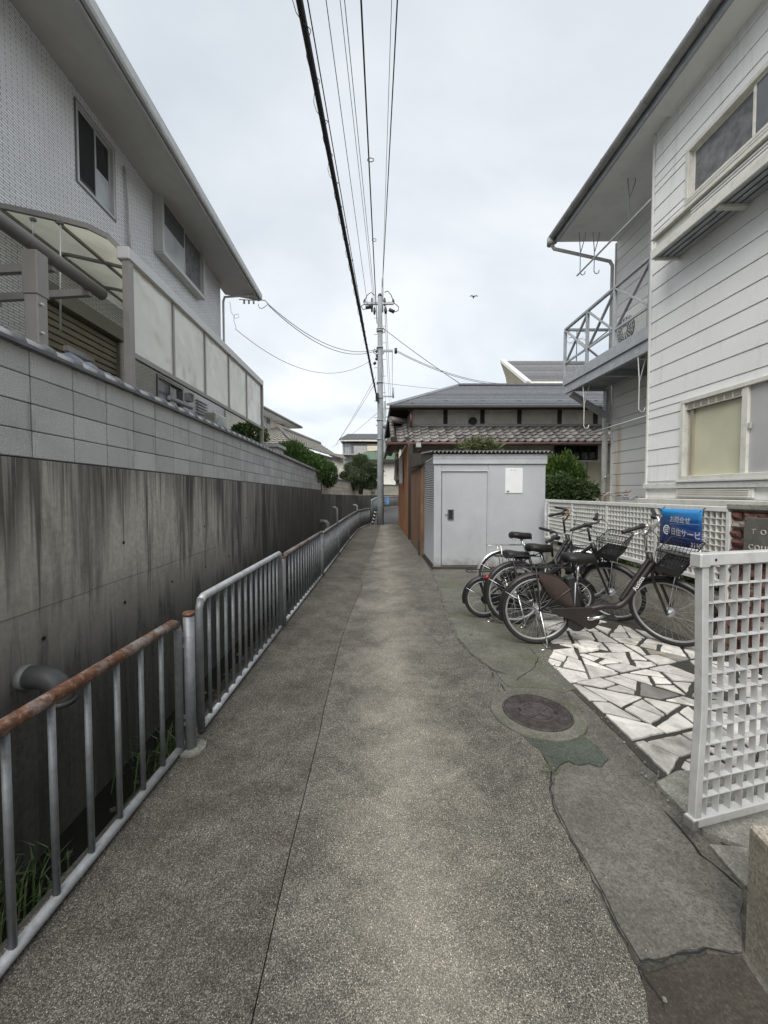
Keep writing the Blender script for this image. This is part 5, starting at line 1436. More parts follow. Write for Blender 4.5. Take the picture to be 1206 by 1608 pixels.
# the return of the pent roof along the alley with its round verge tiles
rt = mesh_only(MB().tube([(0,0,0),(0,slope_l/TRW*1.1,-.0)], [.085,.07], 10), 'verge_tile', MT['kawara'])
for j, xx in enumerate((lx0+.06, lx0+.5)):
    for r_ in range(TRW):
        s_ = slope_l*r_/TRW
        inst(rt, 'verge_tile', pent, (xx, lY+s_*math.cos(ang)-.02, lz0+s_*math.sin(ang)+.09), (ang, 0, 0))
tm2 = mesh_only(wave_tile(TW, .26), 'roof_tile', MT['kawara'])
for i in range(16):
    for r_ in range(3):
        inst(tm2, 'roof_tile', pent, (lx0-.05+r_*.24, OH+.1+TW*i, lz0+.06+r_*.14), (0, 0, -math.pi/2))
MB().tube([(lx0-.02,lY-.05,lz0-.06),(9,lY-.05,lz0-.06)], .055, 10).build('gutter', MT['copper_gutter'], pent)
MB().tube([(lx0-.05,OH-1.1,lz0-.03),(lx0-.05,17.4,lz0-.03)], .055, 10).build('gutter', MT['copper_gutter'], pent)
MB().tube([(lx0+.0,OH-.5,lz1-.1+.25),(lx0+.5,OH-.1,lz1+.16)], .1, 10).build('hip_roll', MT['kawara'], pent)
q = gy(657, 697, lY-.05); MB().bx(q.x-.08, q.x+.08, lY-.13, lY+.03, q.z-.12, q.z+.03).build('rain_hopper', MT['gutter_grey'], pent, .01)
MB().tube([(q.x,lY-.05,q.z-.1), (q.x,lY-.05,q.z-.25), gy(640,716,OH-.1), gy(640,760,OH-.1)], .035, 8).build('downpipe', MT['copper_gutter'], pent)
# ground floor openings behind the bush
for (a, b_) in ((872,890),(892,910),(912,936)):
    q0, q1 = gy(a,694,OH), gy(b_,722,OH)
    simple_window(oh, ((q0.x+q1.x)/2, OH-.02, (q0.z+q1.z)/2), q1.x-q0.x, q0.z-q1.z, 'y', 'darkwood', 'glass_dark')
q0, q1 = gy(900,726,OH), gy(960,790,OH)
for i in range(3):
    w_ = (q1.x-q0.x)/3
    MB().bx(q0.x+w_*i+.01, q0.x+w_*(i+1)-.01, OH-.06-.02*(i % 2), OH-.03-.02*(i % 2), .2, q0.z).build('sliding_door', MT['plaster_cream'], oh, .004)
MB().bx(q0.x-.4, q1.x+.1, OH-.1, OH-.0, q0.z, q0.z+.06).build('lintel', MT['silver'], oh)
# far gabled house
fg = thing('gabled_house', 'cream house with grey slate gable roof behind the old wooden house', 'house', (9, 24, 0))
GY = 23.0
gx0 = gy(806, 600, GY).x
apx, apz = gy(815, 568, GY).x, gy(815, 568, GY).z
ez = gy(850, 601, GY-.4).z
MB().bx(gy(815,600,GY).x+.2, 18, GY+.4, GY+6, 0, ez+.1).build('wall', MT['plaster_cream'], fg)
courses(Vector((gy(832,601,GY-.5).x,GY-.5,ez)), Vector((20,GY-.5,ez)), Vector((apx+.1,GY+3,gy(815,567,GY+3).z)), Vector((20,GY+3,gy(815,567,GY+3).z)), 14, 'slate_brown', .03, 'roof_course', fg)
MB().bar((gy(830,600,GY-.55).x,GY-.55,ez-.03), (apx,GY+3,gy(815,567,GY+3).z+.03), .3, .16).build('bargeboard', MT['white_paint'], fg)
MB().bar((gy(802,606,GY+6).x,GY+6,gy(806,606,GY+6).z), (apx,GY+3,gy(815,567,GY+3).z+.03), .25, .16).build('bargeboard', MT['white_paint'], fg)
MB().add([(gy(832,603,GY).x,GY-.1,ez),(apx,GY+3,gy(815,567,GY+3).z-.05),(gy(804,606,GY+6).x,GY+6,ez-.1)], [(0,1,2)]).build('gable', MT['plaster_cream'], fg)
MB().tube([(gy(832,601,GY-.6).x,GY-.6,ez-.08),(20,GY-.6,ez-.08)], .09, 8).build('gutter', MT['cream_paint'], fg)
an = thing('tv_antenna', 'spidery television antenna on the far slate roof', 'antenna', (gy(905,560,GY+3).x, GY+3, 4))
q = gy(905, 567, GY+3); qt = gy(906, 517, GY+3)
MB().tube([q, qt], .03, 6).build('mast', MT['alu_dark'], an)
for k, f_ in enumerate((.55, .72, .95)):
    p = q.lerp(qt, f_); MB().tube([p+Vector((-.8,0,.1)), p+Vector((.7,0,-.1))], .014, 6).build('boom', MT['alu_dark'], an)
    for j in range(5): MB().tube([p+Vector((-.7+.33*j,-.3,.1-.04*j)), p+Vector((-.7+.33*j,.3,.1-.04*j))], .01, 5).build('element', MT['alu_dark'], an)
# shrubs between shed and white house
q = gy(885, 740, 9.3)
plant('conifer_shrub', 'bright green conifer shrub rising beside the grey shed', 'shrub', (q.x, 9.4, 0),
      [((gy(px,py,9.4)), (r_, r_*.9, r_*1.35), n_, .085, dict(shell=.5, up=1.5, asp=3, clump=9)) for (px,py,r_,n_) in ((872,738,.26,1500),(888,732,.26,1500),(902,741,.26,1500),(888,752,.4,2200),(870,760,.3,1200),(905,758,.3,1200))], 'leaf_bush', [([(q.x,9.4,0),(q.x,9.4,2.0)], .06)])
plant('round_shrub', 'darker rounded broadleaf shrub below the conifer by the lattice fence', 'shrub', (gy(893,770,8.6).x, 8.6, 0),
      [((gy(px,py,8.6)), (r_, r_*.8, r_*.8), n_, .06, dict(shell=.75, asp=1.8, clump=22)) for (px,py,r_,n_) in ((880,770,.38,2600),(902,765,.36,2600),(917,775,.28,1500),(892,785,.5,2200))], 'leaf_broad', [([(gy(893,770,8.6).x,8.6,0),(gy(893,770,8.6).x,8.6,1.4)], .05)])
plant('sapling', 'wispy grey green sapling sprouting behind the shed roof', 'plant', (gy(750,700,9.6).x, 9.6, 0),
      [((gy(px,py,9.6)), (.3, .2, .13), 260, .13, dict(shell=.2, asp=5, up=.8)) for (px,py) in ((735,703),(750,697),(768,703),(756,702))], 'leaf_weed', [([(gy(750,700,9.6).x,9.6,0),(gy(750,700,9.6).x,9.6,gy(750,703,9.6).z)], .02)])
# ------------------------------------------------------------------ white house on the right
VX, VY, RX, RY, VZ = 4.0, gx(1020,600,4.0).y, 4.94, 8.05, 6.52
wh_ = thing('white_house', 'white two storey house with horizontal lap siding and railed balcony', 'house', (6, 4, 0))
UW = (2*gx(1184,200,VX).y-gx(1080,300,VX).y, gx(1080,300,VX).y, gx(1081,317,VX).z, gx(1081,238,VX).z)
LW = (2.9, gx(1073,700,VX).y, gx(1073,754,VX).z, gx(1073,630,VX).z)
MB().bx(VX+.1, 12, -4, VY-.02, 0, VZ+.06).build('body', MT['cream_paint'], wh_)
MB().bx(RX+.03, 12, VY-.1, RY, 0, VZ+.06).build('body', MT['cream_paint'], wh_)
bh = .227
z = 1.60; ROWS = []
while z < VZ: ROWS.append((z, min(z+bh, VZ+.05))); z += bh
for (z0, z1) in ROWS:
    for (a0,a1,c0,c1) in rects_minus((-4, VY-.028, z0+.0025, z1-.0025), [UW, LW]):
        cut = [a0] + [v for v in (1.15+.9*((int(z0*50)*37) % 7)/7.0-2.2, 2.75+.8*((int(z0*50)*53) % 5)/5.0) if a0+.3 < v < a1-.3] + [a1]
        for j_ in range(len(cut)-1):
            MB().ext([(VX-.019, c0), (VX+.031, c0), (VX+.031, c1), (VX-.010, c1)], 'y', cut[j_]+(.001 if j_ else 0), cut[j_+1]-.001).build('siding_board', MT['siding'], wh_, .003, True)
b = MB()
for (a0,a1,c0,c1) in rects_minus((-4, VY-.03, 1.58, VZ), [UW, LW]): b.bx(VX-.004, VX+.02, a0, a1, c0, c1)
b.build('sheathing', MT['white_paint'], wh_)
z = .9
while z < VZ:
    MB().bx(RX-.016, RX+.031, VY-.05, RY-.005, z+.004, min(z+bh, VZ+.05)-.004).build('siding_board', MT['siding_stain'], wh_, .004); z += bh
MB().bx(VX-.03, VX+.03, VY-.026, VY+.012, 1.55, VZ).build('corner_trim', MT['white_paint'], wh_, .004)
MB().bx(VX-.012, RX, VY-.012, VY+.012, 0, VZ).build('return_wall', MT['siding'], wh_)
MB().bx(RX-.03, RX+.04, RY-.004, RY+.03, .5, VZ).build('corner_trim', MT['white_paint'], wh_, .004)
MB().bx(VX-.05, VX+.04, -4, VY+.02, 1.50, 1.575).build('base_trim', MT['white_paint'], wh_, .006)
MB().bx(VX-.0, VX+.04, -4, VY, 1.37, 1.499).build('base_board', MT['siding'], wh_)
MB().bx(VX-.12, VX+.04, -4, VY+.03, 1.28, 1.365).build('base_ledge', MT['cream_paint'], wh_, .008)
MB().bx(VX-.02, VX+.04, -4, VY, -.01, 1.279).build('foundation', MT['basewall'], wh_)
MB().bx(RX-.03, RX+.04, VY-.1, RY, -.01, .899).build('foundation', MT['basewall'], wh_)
# vent louvre below the lower window
ly0, ly1 = gx(1187,765,VX).y, gx(1065,765,VX).y
lv = MB().bx(VX-.03, VX-.001, ly0, ly1, 1.39, 1.495).build('vent_frame', MT['white_paint'], wh_, .004)
for i in range(4): MB().bx(VX-.045, VX-.03, ly0+.04, ly1-.04, 1.4+i*.024, 1.414+i*.024).build('vent_slat', MT['cream_paint'], lv)
# eaves
EXR = 3.63
MB().ext([(EXR+.06, VZ), (EXR+.06, VZ+.03), (RX+.1, VZ+.05), (RX+.1, VZ+.015)], 'y', VY-.3, RY-.02).build('soffit', MT['soffit_white'], wh_, 0, True)
MB().ext([(EXR+.07, VZ+.001), (VX+.02, VZ-.035), (VX+.02, VZ+.05), (EXR+.07, VZ+.04)], 'y', -4, VY-.301).build('soffit', MT['soffit_white'], wh_, 0, True)
MB().bx(EXR+.03, EXR+.06, -4, RY, VZ-.03, VZ+.16).build('fascia', MT['steel_paint'], wh_)
pts = []
for k in range(9):
    a = math.pi + math.pi*k/8; pts.append((EXR-.035+.065*math.cos(a), VZ+.115+.065*math.sin(a)))
pts += [(q[0]*.0+EXR-.035+(q[0]-(EXR-.035))*.88, VZ+.115+(q[1]-(VZ+.115))*.88) for q in pts[::-1]]
gt = MB().ext(pts, 'y', -4, RY+.06).build('gutter', MT['gutter_grey'], wh_, 0, True)
for yy in (1.5, 2.6, 3.5, 4.4, 5.3, 6.2, 7.1): MB().ext([(EXR-.035+(q[0]-(EXR-.035))*1.1, VZ+.115+(q[1]-(VZ+.115))*1.1) for q in pts], 'y', yy, yy+.035).build('gutter_joint', MT['gutter_grey'], gt, 0, True)
MB().tube([(EXR-.035,RY+.02,VZ+.1),(EXR-.035,RY+.02,VZ-.04)], .075, 12).build('gutter_outlet', MT['gutter_grey'], gt)
MB().ext([(EXR+.0, VZ+.17), (EXR+.0, VZ+.21), (9, VZ+2.2), (9, VZ+2.1), (RX, VZ+.3)], 'y', -4, RY+.05).build('roof', MT['slate'], wh_, 0, True)
pts = [Vector((EXR-.03,RY+.02,VZ-.02)), Vector((EXR+.05,RY+.04,VZ-.1)), Vector((RX-.1,RY+.07,VZ-.33)), Vector((RX-.05,RY+.07,VZ-.42)), Vector((RX-.05,RY+.07,3.0))]
MB().tube(pts, .034, 10).build('downpipe', MT['pipe_white'], wh_)
# upper window with grille box below
f = sash_window(wh_, *UW, VX, .03, 'cream_paint', ('glass_grey','screen'), None, 0, -1)
bxz0 = gx(1067,405,VX).z; bY = gx(1067,405,VX).y
lb = MB().bx(VX-.335, VX-.016, -2, bY, bxz0, bxz0+.03).build('planter_ledge', MT['alu_grey'], wh_, .003)
MB().bx(VX-.36, VX-.335, -2, bY+.02, bxz0-.015, bxz0+.10).build('ledge_fascia', MT['cream_paint'], lb, .005)
MB().bx(VX-.31, VX-.29, -2, bY+.0, bxz0+.10, bxz0+.23).build('ledge_back', MT['cream_paint'], lb, .003)
for k in range(3): MB().bx(VX-.335, VX-.31, -2, 4.6, bxz0+.115+k*.035, bxz0+.132+k*.035).build('ledge_slat', MT['white_paint'], lb)
MB().bx(VX-.36, VX-.016, -2, bY+.04, bxz0+.231, bxz0+.275).build('ledge_cap', MT['cream_paint'], lb, .006)
MB().bx(VX-.33, VX-.016, bY-.03, bY+.004, bxz0-.035, bxz0-.001).build('ledge_bracket', MT['cream_paint'], lb, .003)
for yy in (4.25, 3.4, 2.6): MB().bx(VX-.33, VX-.016, yy-.03, yy+.03, bxz0-.04, bxz0-.001).build('ledge_bracket', MT['cream_paint'], lb, .003)
for k in range(9):
    MB().bx(VX-.2, VX-.17, 2.6+k*.28, 2.72+k*.28, bxz0-.006, bxz0-.001).build('drain_slot', MT['white_plastic'], lb)
for k in range(3): MB().bx(VX-.28+k*.08, VX-.27+k*.08, -2, bY-.04, bxz0-.012, bxz0-.0015).build('underside_rib', MT['alu_dark'], lb)
# lower window
y0, y1, z0, z1 = LW
ym = gx(1172,700,VX).y
b = MB(); fw = .05
for (a0,a1,c0,c1) in ((y0,y1,z1-fw,z1),(y0,y1,z0,z0+fw),(y1-fw,y1,z0+fw,z1-fw)): b.bx(VX-.05, VX+.08, a0, a1, c0, c1)
lw = b.build('window', MT['cream_paint'], wh_, .004)
MB().bx(VX-.035, VX+.0, ym-.035, ym+.035, z0+fw, z1-fw).build('mullion', MT['cream_paint'], lw, .003)
MB().bx(VX-.02, VX+.02, ym+.036, y1-fw, z1-fw-.085, z1-fw-.001).build('vent_strip', MT['cream_paint'], lw, .003)
ns = 7
for i in range(ns):
    a = ym+.05+(y1-fw-ym-.07)*i/ns; MB().bx(VX-.024, VX-.02, a+.012, a+(y1-fw-ym-.07)/ns-.012, z1-fw-.07, z1-fw-.018).build('vent_slot', MT['shutter'], lw)
MB().bx(VX+.03, VX+.036, ym+.036, y1-fw, z0+fw, z1-fw-.086).build('pane', MT['wired_cream'], lw)
MB().bx(VX+.0, VX+.03, y1-fw-.09, y1-fw-.05, z0+fw, z1-fw-.086).build('sash', MT['shutter'], lw)
MB().bx(VX-.005, VX+.001, y0, ym-.036, z0+fw, z1-fw).build('pane', MT['wired_pale'], lw)
MB().bx(VX-.07, VX-.0, y0, y1+.03, z0-.03, z0-.001).build('window_sill', MT['white_paint'], lw, .004)
MB().box((VX-.03, ym-.06, z0+.55), (.02,.025,.06)).build('latch', MT['silver'], lw)
# balcony ----------------------------------------------------------------
bc = thing('balcony', 'grey steel balcony with crossed bar railing on the white house', 'balcony', (4.4, 6.9, 3.5))
BY1 = gx(885,600,VX).y; BZ = gx(885,592,VX).z
MB().bx(VX-.01, VX+.05, VY+.02, BY1+.02, BZ-.19, BZ).build('edge_beam', MT['steel_paint'], bc, .004)
MB().bx(VX+.02, VX+.09, VY+.02, BY1, BZ-.36, BZ-.191).build('lower_beam', MT['steel_paint'], bc, .004)
MB().bx(VX+.05, RX-.02, BY1-.05, BY1+.02, BZ-.3, BZ-.0).build('end_beam', MT['steel_paint'], bc, .004)
n = 13
for i in range(n):
    a = VX+.1+(RX-VX-.14)*i/n
    MB().bx(a, a+(RX-VX-.14)/n*.62, VY+.02, BY1-.055, BZ-.235, BZ-.195).build('deck_rib', MT['alu_grey'], bc)
MB().bx(VX+.051, RX-.02, VY+.02, BY1-.052, BZ-.194, BZ-.16).build('deck', MT['alu_grey'], bc)
for yy in (VY+.5, VY+1.4): MB().bx(VX+.1, RX-.02, yy-.03, yy+.03, BZ-.34, BZ-.236).build('joist', MT['steel_paint'], bc, .003)
PZ = gx(885,521,VX).z
posts = [VY+.05, gx(962,560,VX).y, gx(920,560,VX).y, BY1]
for yy in posts: MB().bx(VX-.005, VX+.045, yy-.025, yy+.025, BZ-.18 if yy == BY1 else BZ+.001, PZ).build('post', MT['steel_paint'], bc, .003)
MB().bx(VX-.008, VX+.048, posts[0], posts[-1], PZ+.001, PZ+.045).build('handrail', MT['steel_paint'], bc, .003)
lr = BZ+.28
MB().bx(VX+.005, VX+.035, posts[0], posts[-1], lr-.018, lr+.018).build('lower_rail', MT['steel_paint'], bc)
for i in range(3):
    a, c = posts[i]+.03, posts[i+1]-.03
    MB().bar((VX+.012,a,lr+.02),(VX+.012,c,PZ-.005), .022, .045, (1,0,0)).build('cross_bar', MT['steel_paint'], bc)
    MB().bar((VX+.034,a,PZ-.005),(VX+.034,c,lr+.02), .022, .045, (1,0,0)).build('cross_bar', MT['steel_paint'], bc)
MB().bx(VX+.05, RX-.02, BY1-.025, BY1+.025, PZ+.001, PZ+.045).build('handrail', MT['steel_paint'], bc)
MB().bx(VX+.05, RX-.02, BY1-.018, BY1+.018, lr-.018, lr+.018).build('lower_rail', MT['steel_paint'], bc)
MB().bar((VX+.05,BY1-.012,lr),(RX-.03,BY1-.012,PZ), .022, .045, (0,1,0)).build('cross_bar', MT['steel_paint'], bc)
MB().bar((VX+.05,BY1+.012,PZ),(RX-.03,BY1+.012,lr), .022, .045, (0,1,0)).build('cross_bar', MT['steel_paint'], bc)
MB().bar((VX+.12,BY1-.1,BZ-.38),(RX-.06,BY1-.1,BZ-.86), .09, .13, (0,1,0)).build('diagonal_brace', MT['steel_paint'], bc, .004)
MB().bx(RX-.12, RX-.02, BY1-.16, BY1-.04, BZ-.98, BZ-.3).build('wall_bracket', MT['steel_paint'], bc, .004)
acu = thing('air_conditioner', 'white outdoor air conditioner with round fan grille on the balcony', 'air conditioner', (4.6, 6.5, BZ-.16))
q = gx(988, 545, 4.45)
MB().bx(4.45, 4.75, q.y-.38, q.y+.42, BZ+.12, BZ+.74).build('case', MT['white_paint'], acu, .02)
for s_ in (-.3,.34): MB().bx(4.47, 4.73, q.y+s_-.03, q.y+s_+.03, BZ-.16, BZ+.12).build('foot', MT['alu_dark'], acu)
gc = Vector((4.44, q.y+.1, BZ+.43))
MB().disc(gc+Vector((.008,0,0)), (1,0,0), .235, .006, 30).build('fan_opening', MT['alu_dark'], acu)
for r_ in (.06,.1,.14,.18,.22): MB().tube([gc+Vector((-.008,r_*math.cos(a),r_*math.sin(a))) for a in [i*math.pi/12 for i in range(24)]], .0045, 5, False, True).build('grille_ring', MT['white_paint'], acu)
for i in range(16):
    a = i*math.pi/8; MB().tube([gc+Vector((-.008,.05*math.cos(a),.05*math.sin(a))), gc+Vector((-.008,.23*math.cos(a),.23*math.sin(a)))], .006, 5).build('grille_spoke', MT['white_paint'], acu)
MB().disc(gc+Vector((-.008,0,0)), (1,0,0), .055, .02, 16).build('grille_hub', MT['white_paint'], acu)
# laundry hangers: wire hooks under soffit and balcony
def hanger(px, top, bot, Y, label, mat='alu_grey', two=True, wd=.05, xx=None):
    a = gy(px, top, Y); z_top = a.z; c = gy(px, bot, Y)
    t = thing('laundry_hook', label, 'hook', a, 'laundry hooks on the white house')
    s_ = .045
    m1 = (z_top+c.z)/2
    MB().tube([(a.x-.03,Y,z_top),(a.x-s_*.6,Y,z_top-.08),(a.x-.0,Y,m1+.03),(a.x,Y,c.z+.05),(a.x+.02,Y,c.z+.015),(a.x+.055,Y,c.z),(a.x+.09,Y,c.z+.02),(a.x+.1,Y,c.z+.07)], .0085, 8).build('hook_rod', MT[mat], t)
    MB().tube([(a.x+.09,Y,z_top),(a.x+s_*2,Y,z_top-.08),(a.x+.01,Y,m1+.03)], .0085, 8).build('stay', MT[mat], t)
    MB().box((a.x+.03,Y,z_top+.0), (.17,.03,.012)).build('plate', MT[mat], t)
    return t
YH = 7.3
zz = VZ+.03
def px_top(Y, x): pass
for (px, Y, bot, lab) in ((912, 7.75, 432, 'bent wire laundry hook under the eave beside the gutter end'), (934, 7.75, 430, 'second wire laundry hook under the eave, on the house side of the gutter end hook'), (989, 6.45, 345, 'wire laundry hook under the eave above the railing, near the wall corner')):
    d = ray(px, 400); Xh = d.x/d.y*Y
    top_py = CY - FPX*((VZ+.025-CAMH)*math.cos(PITCH)+0) / Y if False else None
    # soffit height gives the top of the hook
    v = (VZ+.02-CAMH)/Y
    py = CY - FPX*math.tan(math.atan(v)+PITCH)
    hanger(px, py, bot, Y, lab)
for (px, Y, bot, lab) in ((918, 7.6, 673, 'white wire laundry hook hanging under the far end of the balcony'), (1005, 6.0, 647, 'white wire laundry hook hanging under the balcony by the wall corner')):
    v = (BZ-.3-CAMH)/Y
    py = CY - FPX*math.tan(math.atan(v)+PITCH)
    hanger(px, py, bot, Y, lab, 'white_paint')
def rod(label, p0, p1, r_, mat):
    return tag(MB().tube([p0, p1], r_, 8).build('laundry_pole', MT[mat], None), label, 'pole')
rod('thin steel laundry pole hanging in the hooks under the eave', gy(906,433,7.75), gy(1024,312,5.72), .016, 'silver')
rod('thin steel laundry pole slung beneath the balcony floor', gy(918,683,7.9), gy(1019,652,5.75), .013, 'silver')
dpp = thing('drain_pipe', 'stout white vertical drain pipe at the rear corner of the white house', 'pipe', (gy(950,700,8.2).x, 8.2, 0))
q = gy(949.5, 700, 8.2)
MB().tube([(q.x,8.2,0),(q.x,8.2,gy(949,640,8.2).z),(q.x+.02,8.2,gy(949,633,8.2).z),(q.x+.12,8.2,gy(949,628,8.2).z)], .055, 14).build('pipe', MT['pipe_white'], dpp)
for py in (638, 680): MB().tube([(q.x,8.2,gy(949,py,8.2).z-.03),(q.x,8.2,gy(949,py,8.2).z+.03)], .064, 14).build('collar', MT['pipe_white'], dpp)
tp = thing('wall_tap', 'small brass tap on the siding near the drain pipe', 'tap', gx(960,748,RX))
q = gx(960,748,RX)
MB().tube([(RX-.02,q.y,q.z),(RX-.12,q.y,q.z),(RX-.13,q.y,q.z-.06)], .014, 8).build('spout', MT['chrome'], tp)
MB().box((RX-.09,q.y,q.z+.035), (.02,.07,.012)).build('handle', MT['chrome'], tp)
# ------------------------------------------------------------------ base wall, lattice fence, brick pier
FX = 3.12
bs = thing('base_wall', 'low cream concrete base wall under the white lattice fence', 'wall', (FX+.1, 5.2, 0))
FY0, FY1 = gx(1145,850,FX).y, 7.02
MB().bx(FX+.02, FX+.16, FY0, FY1, -.02, .46).build('wall', MT['basewall'], bs, .006)
MB().bx(FX+.0, FX+.18, FY0+.002, FY1+.02, .461, .5).build('coping', MT['basewall'], bs, .006)
plant('creeper', 'dark low creeper growing in the gap under the lattice fence', 'plant', (FX+.25, 4.6, 0), [((FX+.26, y_, .52), (.07, .35, .08), 420, .05, {}) for y_ in (3.8,4.4,5.0,5.6)], 'leaf_broad', [([(FX+.3,4.6,0),(FX+.27,4.6,.5)], .012)])
lf = thing('lattice_fence', 'white deep grid lattice fence on the low base wall behind the bicycles', 'fence', (FX, 5.2, .5))
zt1, zb1 = gx(1000,790,FX).z, gx(1075,903,FX).z
MB().bx(FX-.025, FX+.035, FY0, FY1, zt1-.045, zt1).build('top_rail', MT['white_paint'], lf, .003)
MB().bx(FX-.025, FX+.035, FY0, FY1, zb1, zb1+.04).build('bottom_rail', MT['white_paint'], lf, .003)
for px in (862, 899, 953, 1031, 1145):
    yy = gx(px, 850, FX).y; MB().bx(FX-.02, FX+.03, yy-.02, yy+.02, .5 if px in (862,1145,953) else zb1+.041, zt1-.046).build('post', MT['white_paint'], lf, .003)
vs_ = mesh_only(MB().bx(-.016,.016,-.0035,.0035,0,zt1-zb1-.086), 'vertical_slat', MT['white_paint'])
n = int((FY1-FY0)/.062)
for i in range(1, n): inst(vs_, 'vertical_slat', lf, (FX+.004, FY0+.062*i, zb1+.0405))
hs_ = mesh_only(MB().bx(-.019,.013,-(FY1-FY0)/2,(FY1-FY0)/2,-.0035,.0035), 'horizontal_slat', MT['white_paint'])
for i in range(1, 10): inst(hs_, 'horizontal_slat', lf, (FX+.004, (FY0+FY1)/2, zb1+.04+(zt1-zb1-.086)*i/10))
cor = thing('fence_post', 'slim white tube post at the corner of lattice fence and shed', 'post', (gy(857,850,7.05).x, 7.1, 0))
q = gy(857,850,7.1); MB().tube([(q.x,7.1,-.05),(q.x,7.1,gy(857,787,7.1).z)], .03, 12).build('tube', MT['galv_white'], cor); MB().tube([(q.x,7.1,gy(857,787,7.1).z),(q.x,7.1,gy(857,784,7.1).z)], .034, 12).build('cap', MT['galv_white'], cor)
# rock-faced brick pier
bk = thing('brick_pier', 'red rock faced brick pier with pale mortar beside the lattice fence', 'brick pier', (FX+.1, 2.9, 0))
PY0, PY1 = 2.2, FY0-.005
ztop = zt1-.02
MB().bx(FX+.02, FX+.3, PY0, PY1, -.02, ztop).build('mortar_core', MT['brickmortar'], bk)
MB().bx(FX-.03, FX+.33, PY0-.02, PY1+.01, ztop+.001, ztop+.05).build('coping', MT['slab_pale'], bk, .006)
rr = random.Random(2)
def rockbrick(seed):
    q = random.Random(seed); b = MB(); ny, nz = 5, 3; L_, H_ = .2, .066; vs = []
    for j in range(nz+1):
        for i in range(ny+1):
            e_ = i in (0, ny) or j in (0, nz)
            vs.append((0 if e_ else -.012-q.random()*.022, L_*(i/ny-.5), H_*(j/nz-.5)))
    fs = [(j*(ny+1)+i, (j+1)*(ny+1)+i, (j+1)*(ny+1)+i+1, j*(ny+1)+i+1) for j in range(nz) for i in range(ny)]
    o = len(vs); vs += [(.05, s_*L_/2, t_*H_/2) for (s_, t_) in ((-1,-1),(1,-1),(1,1),(-1,1))]
    c = [0, ny, (nz+1)*(ny+1)-1, nz*(ny+1)]
    fs += [(c[0],c[1],o+1,o), (c[1],c[2],o+2,o+1), (c[2],c[3],o+3,o+2), (c[3],c[0],o,o+3)]
    return b.add(vs, fs)
bms = [mesh_only(rockbrick(k), 'brick', MT['brick'], 0, True) for k in range(6)]
nrow = int(ztop/.08)
for r_ in range(nrow):
    yy = PY1-.105+(.1 if r_ % 2 else 0)
    while yy > PY0:
        c = min(yy, PY1-.1) if yy+.1 > PY1 else yy
        inst(rr.choice(bms), 'brick', bk, (FX+.005, c, .05+r_*.08), None, (1, 1 if yy+.1 <= PY1 else .98, 1)) if not (yy+.1 > PY1 and r_ % 2) else inst(rr.choice(bms), 'brick', bk, (FX+.005, PY1-.05, .05+r_*.08), None, (1,.48,1))
        yy -= .21
def text_mesh(body, size, name, mat, parent, origin, ax, ay, depth=.002, space=1.0, squeeze=1.0, bold=0.0):
    cu = bpy.data.curves.new(name, 'FONT'); cu.body = body; cu.size = size; cu.space_character = space; cu.extrude = depth; cu.resolution_u = 3; cu.offset = bold
    o = bpy.data.objects.new(name, cu); COL.objects.link(o)
    dg = bpy.context.evaluated_depsgraph_get(); dg.update()
    me = bpy.data.meshes.new_from_object(o.evaluated_get(dg)); bpy.data.objects.remove(o)
    ax, ay = Vector(ax).normalized(), Vector(ay).normalized(); az = ax.cross(ay)
    off = OFF.get(parent.name, Vector())
    for v in me.vertices: v.co = Vector(origin)-off + ax*v.co.x*squeeze + ay*v.co.y + az*v.co.z
    me.materials.clear(); me.materials.append(mat)
    ob = bpy.data.objects.new(name, me); COL.objects.link(ob); ob.parent = parent
    return ob
tlx = FX-.045
pl = thing('name_plate', 'dull grey metal name plate with raised letters on the brick pier', 'sign', (tlx, 2.9, .9))
pa, pb_ = gx(1170,812,tlx), gx(1170,868,tlx)
MB().bx(tlx-.006, tlx+.05, 2.35, pa.y, pb_.z-.06, pa.z).build('plate', MT['plate'], pl, .002)
MB().disc((tlx-.008, pa.y-.018, pa.z-.02), (1,0,0), .007, .006, 8).build('screw', MT['alu_dark'], pl)
q = gx(1180,838,tlx-.007); text_mesh('TO', .058, 'raised_letters', MT['letter'], pl, (tlx-.007, q.y, q.z), (0,-1,0), (0,0,1), .003, 2.3)
q = gx(1175,862,tlx-.007); text_mesh('COUR', .058, 'raised_letters', MT['letter'], pl, (tlx-.007, q.y, q.z), (0,-1,0), (0,0,1), .003, 1.25)
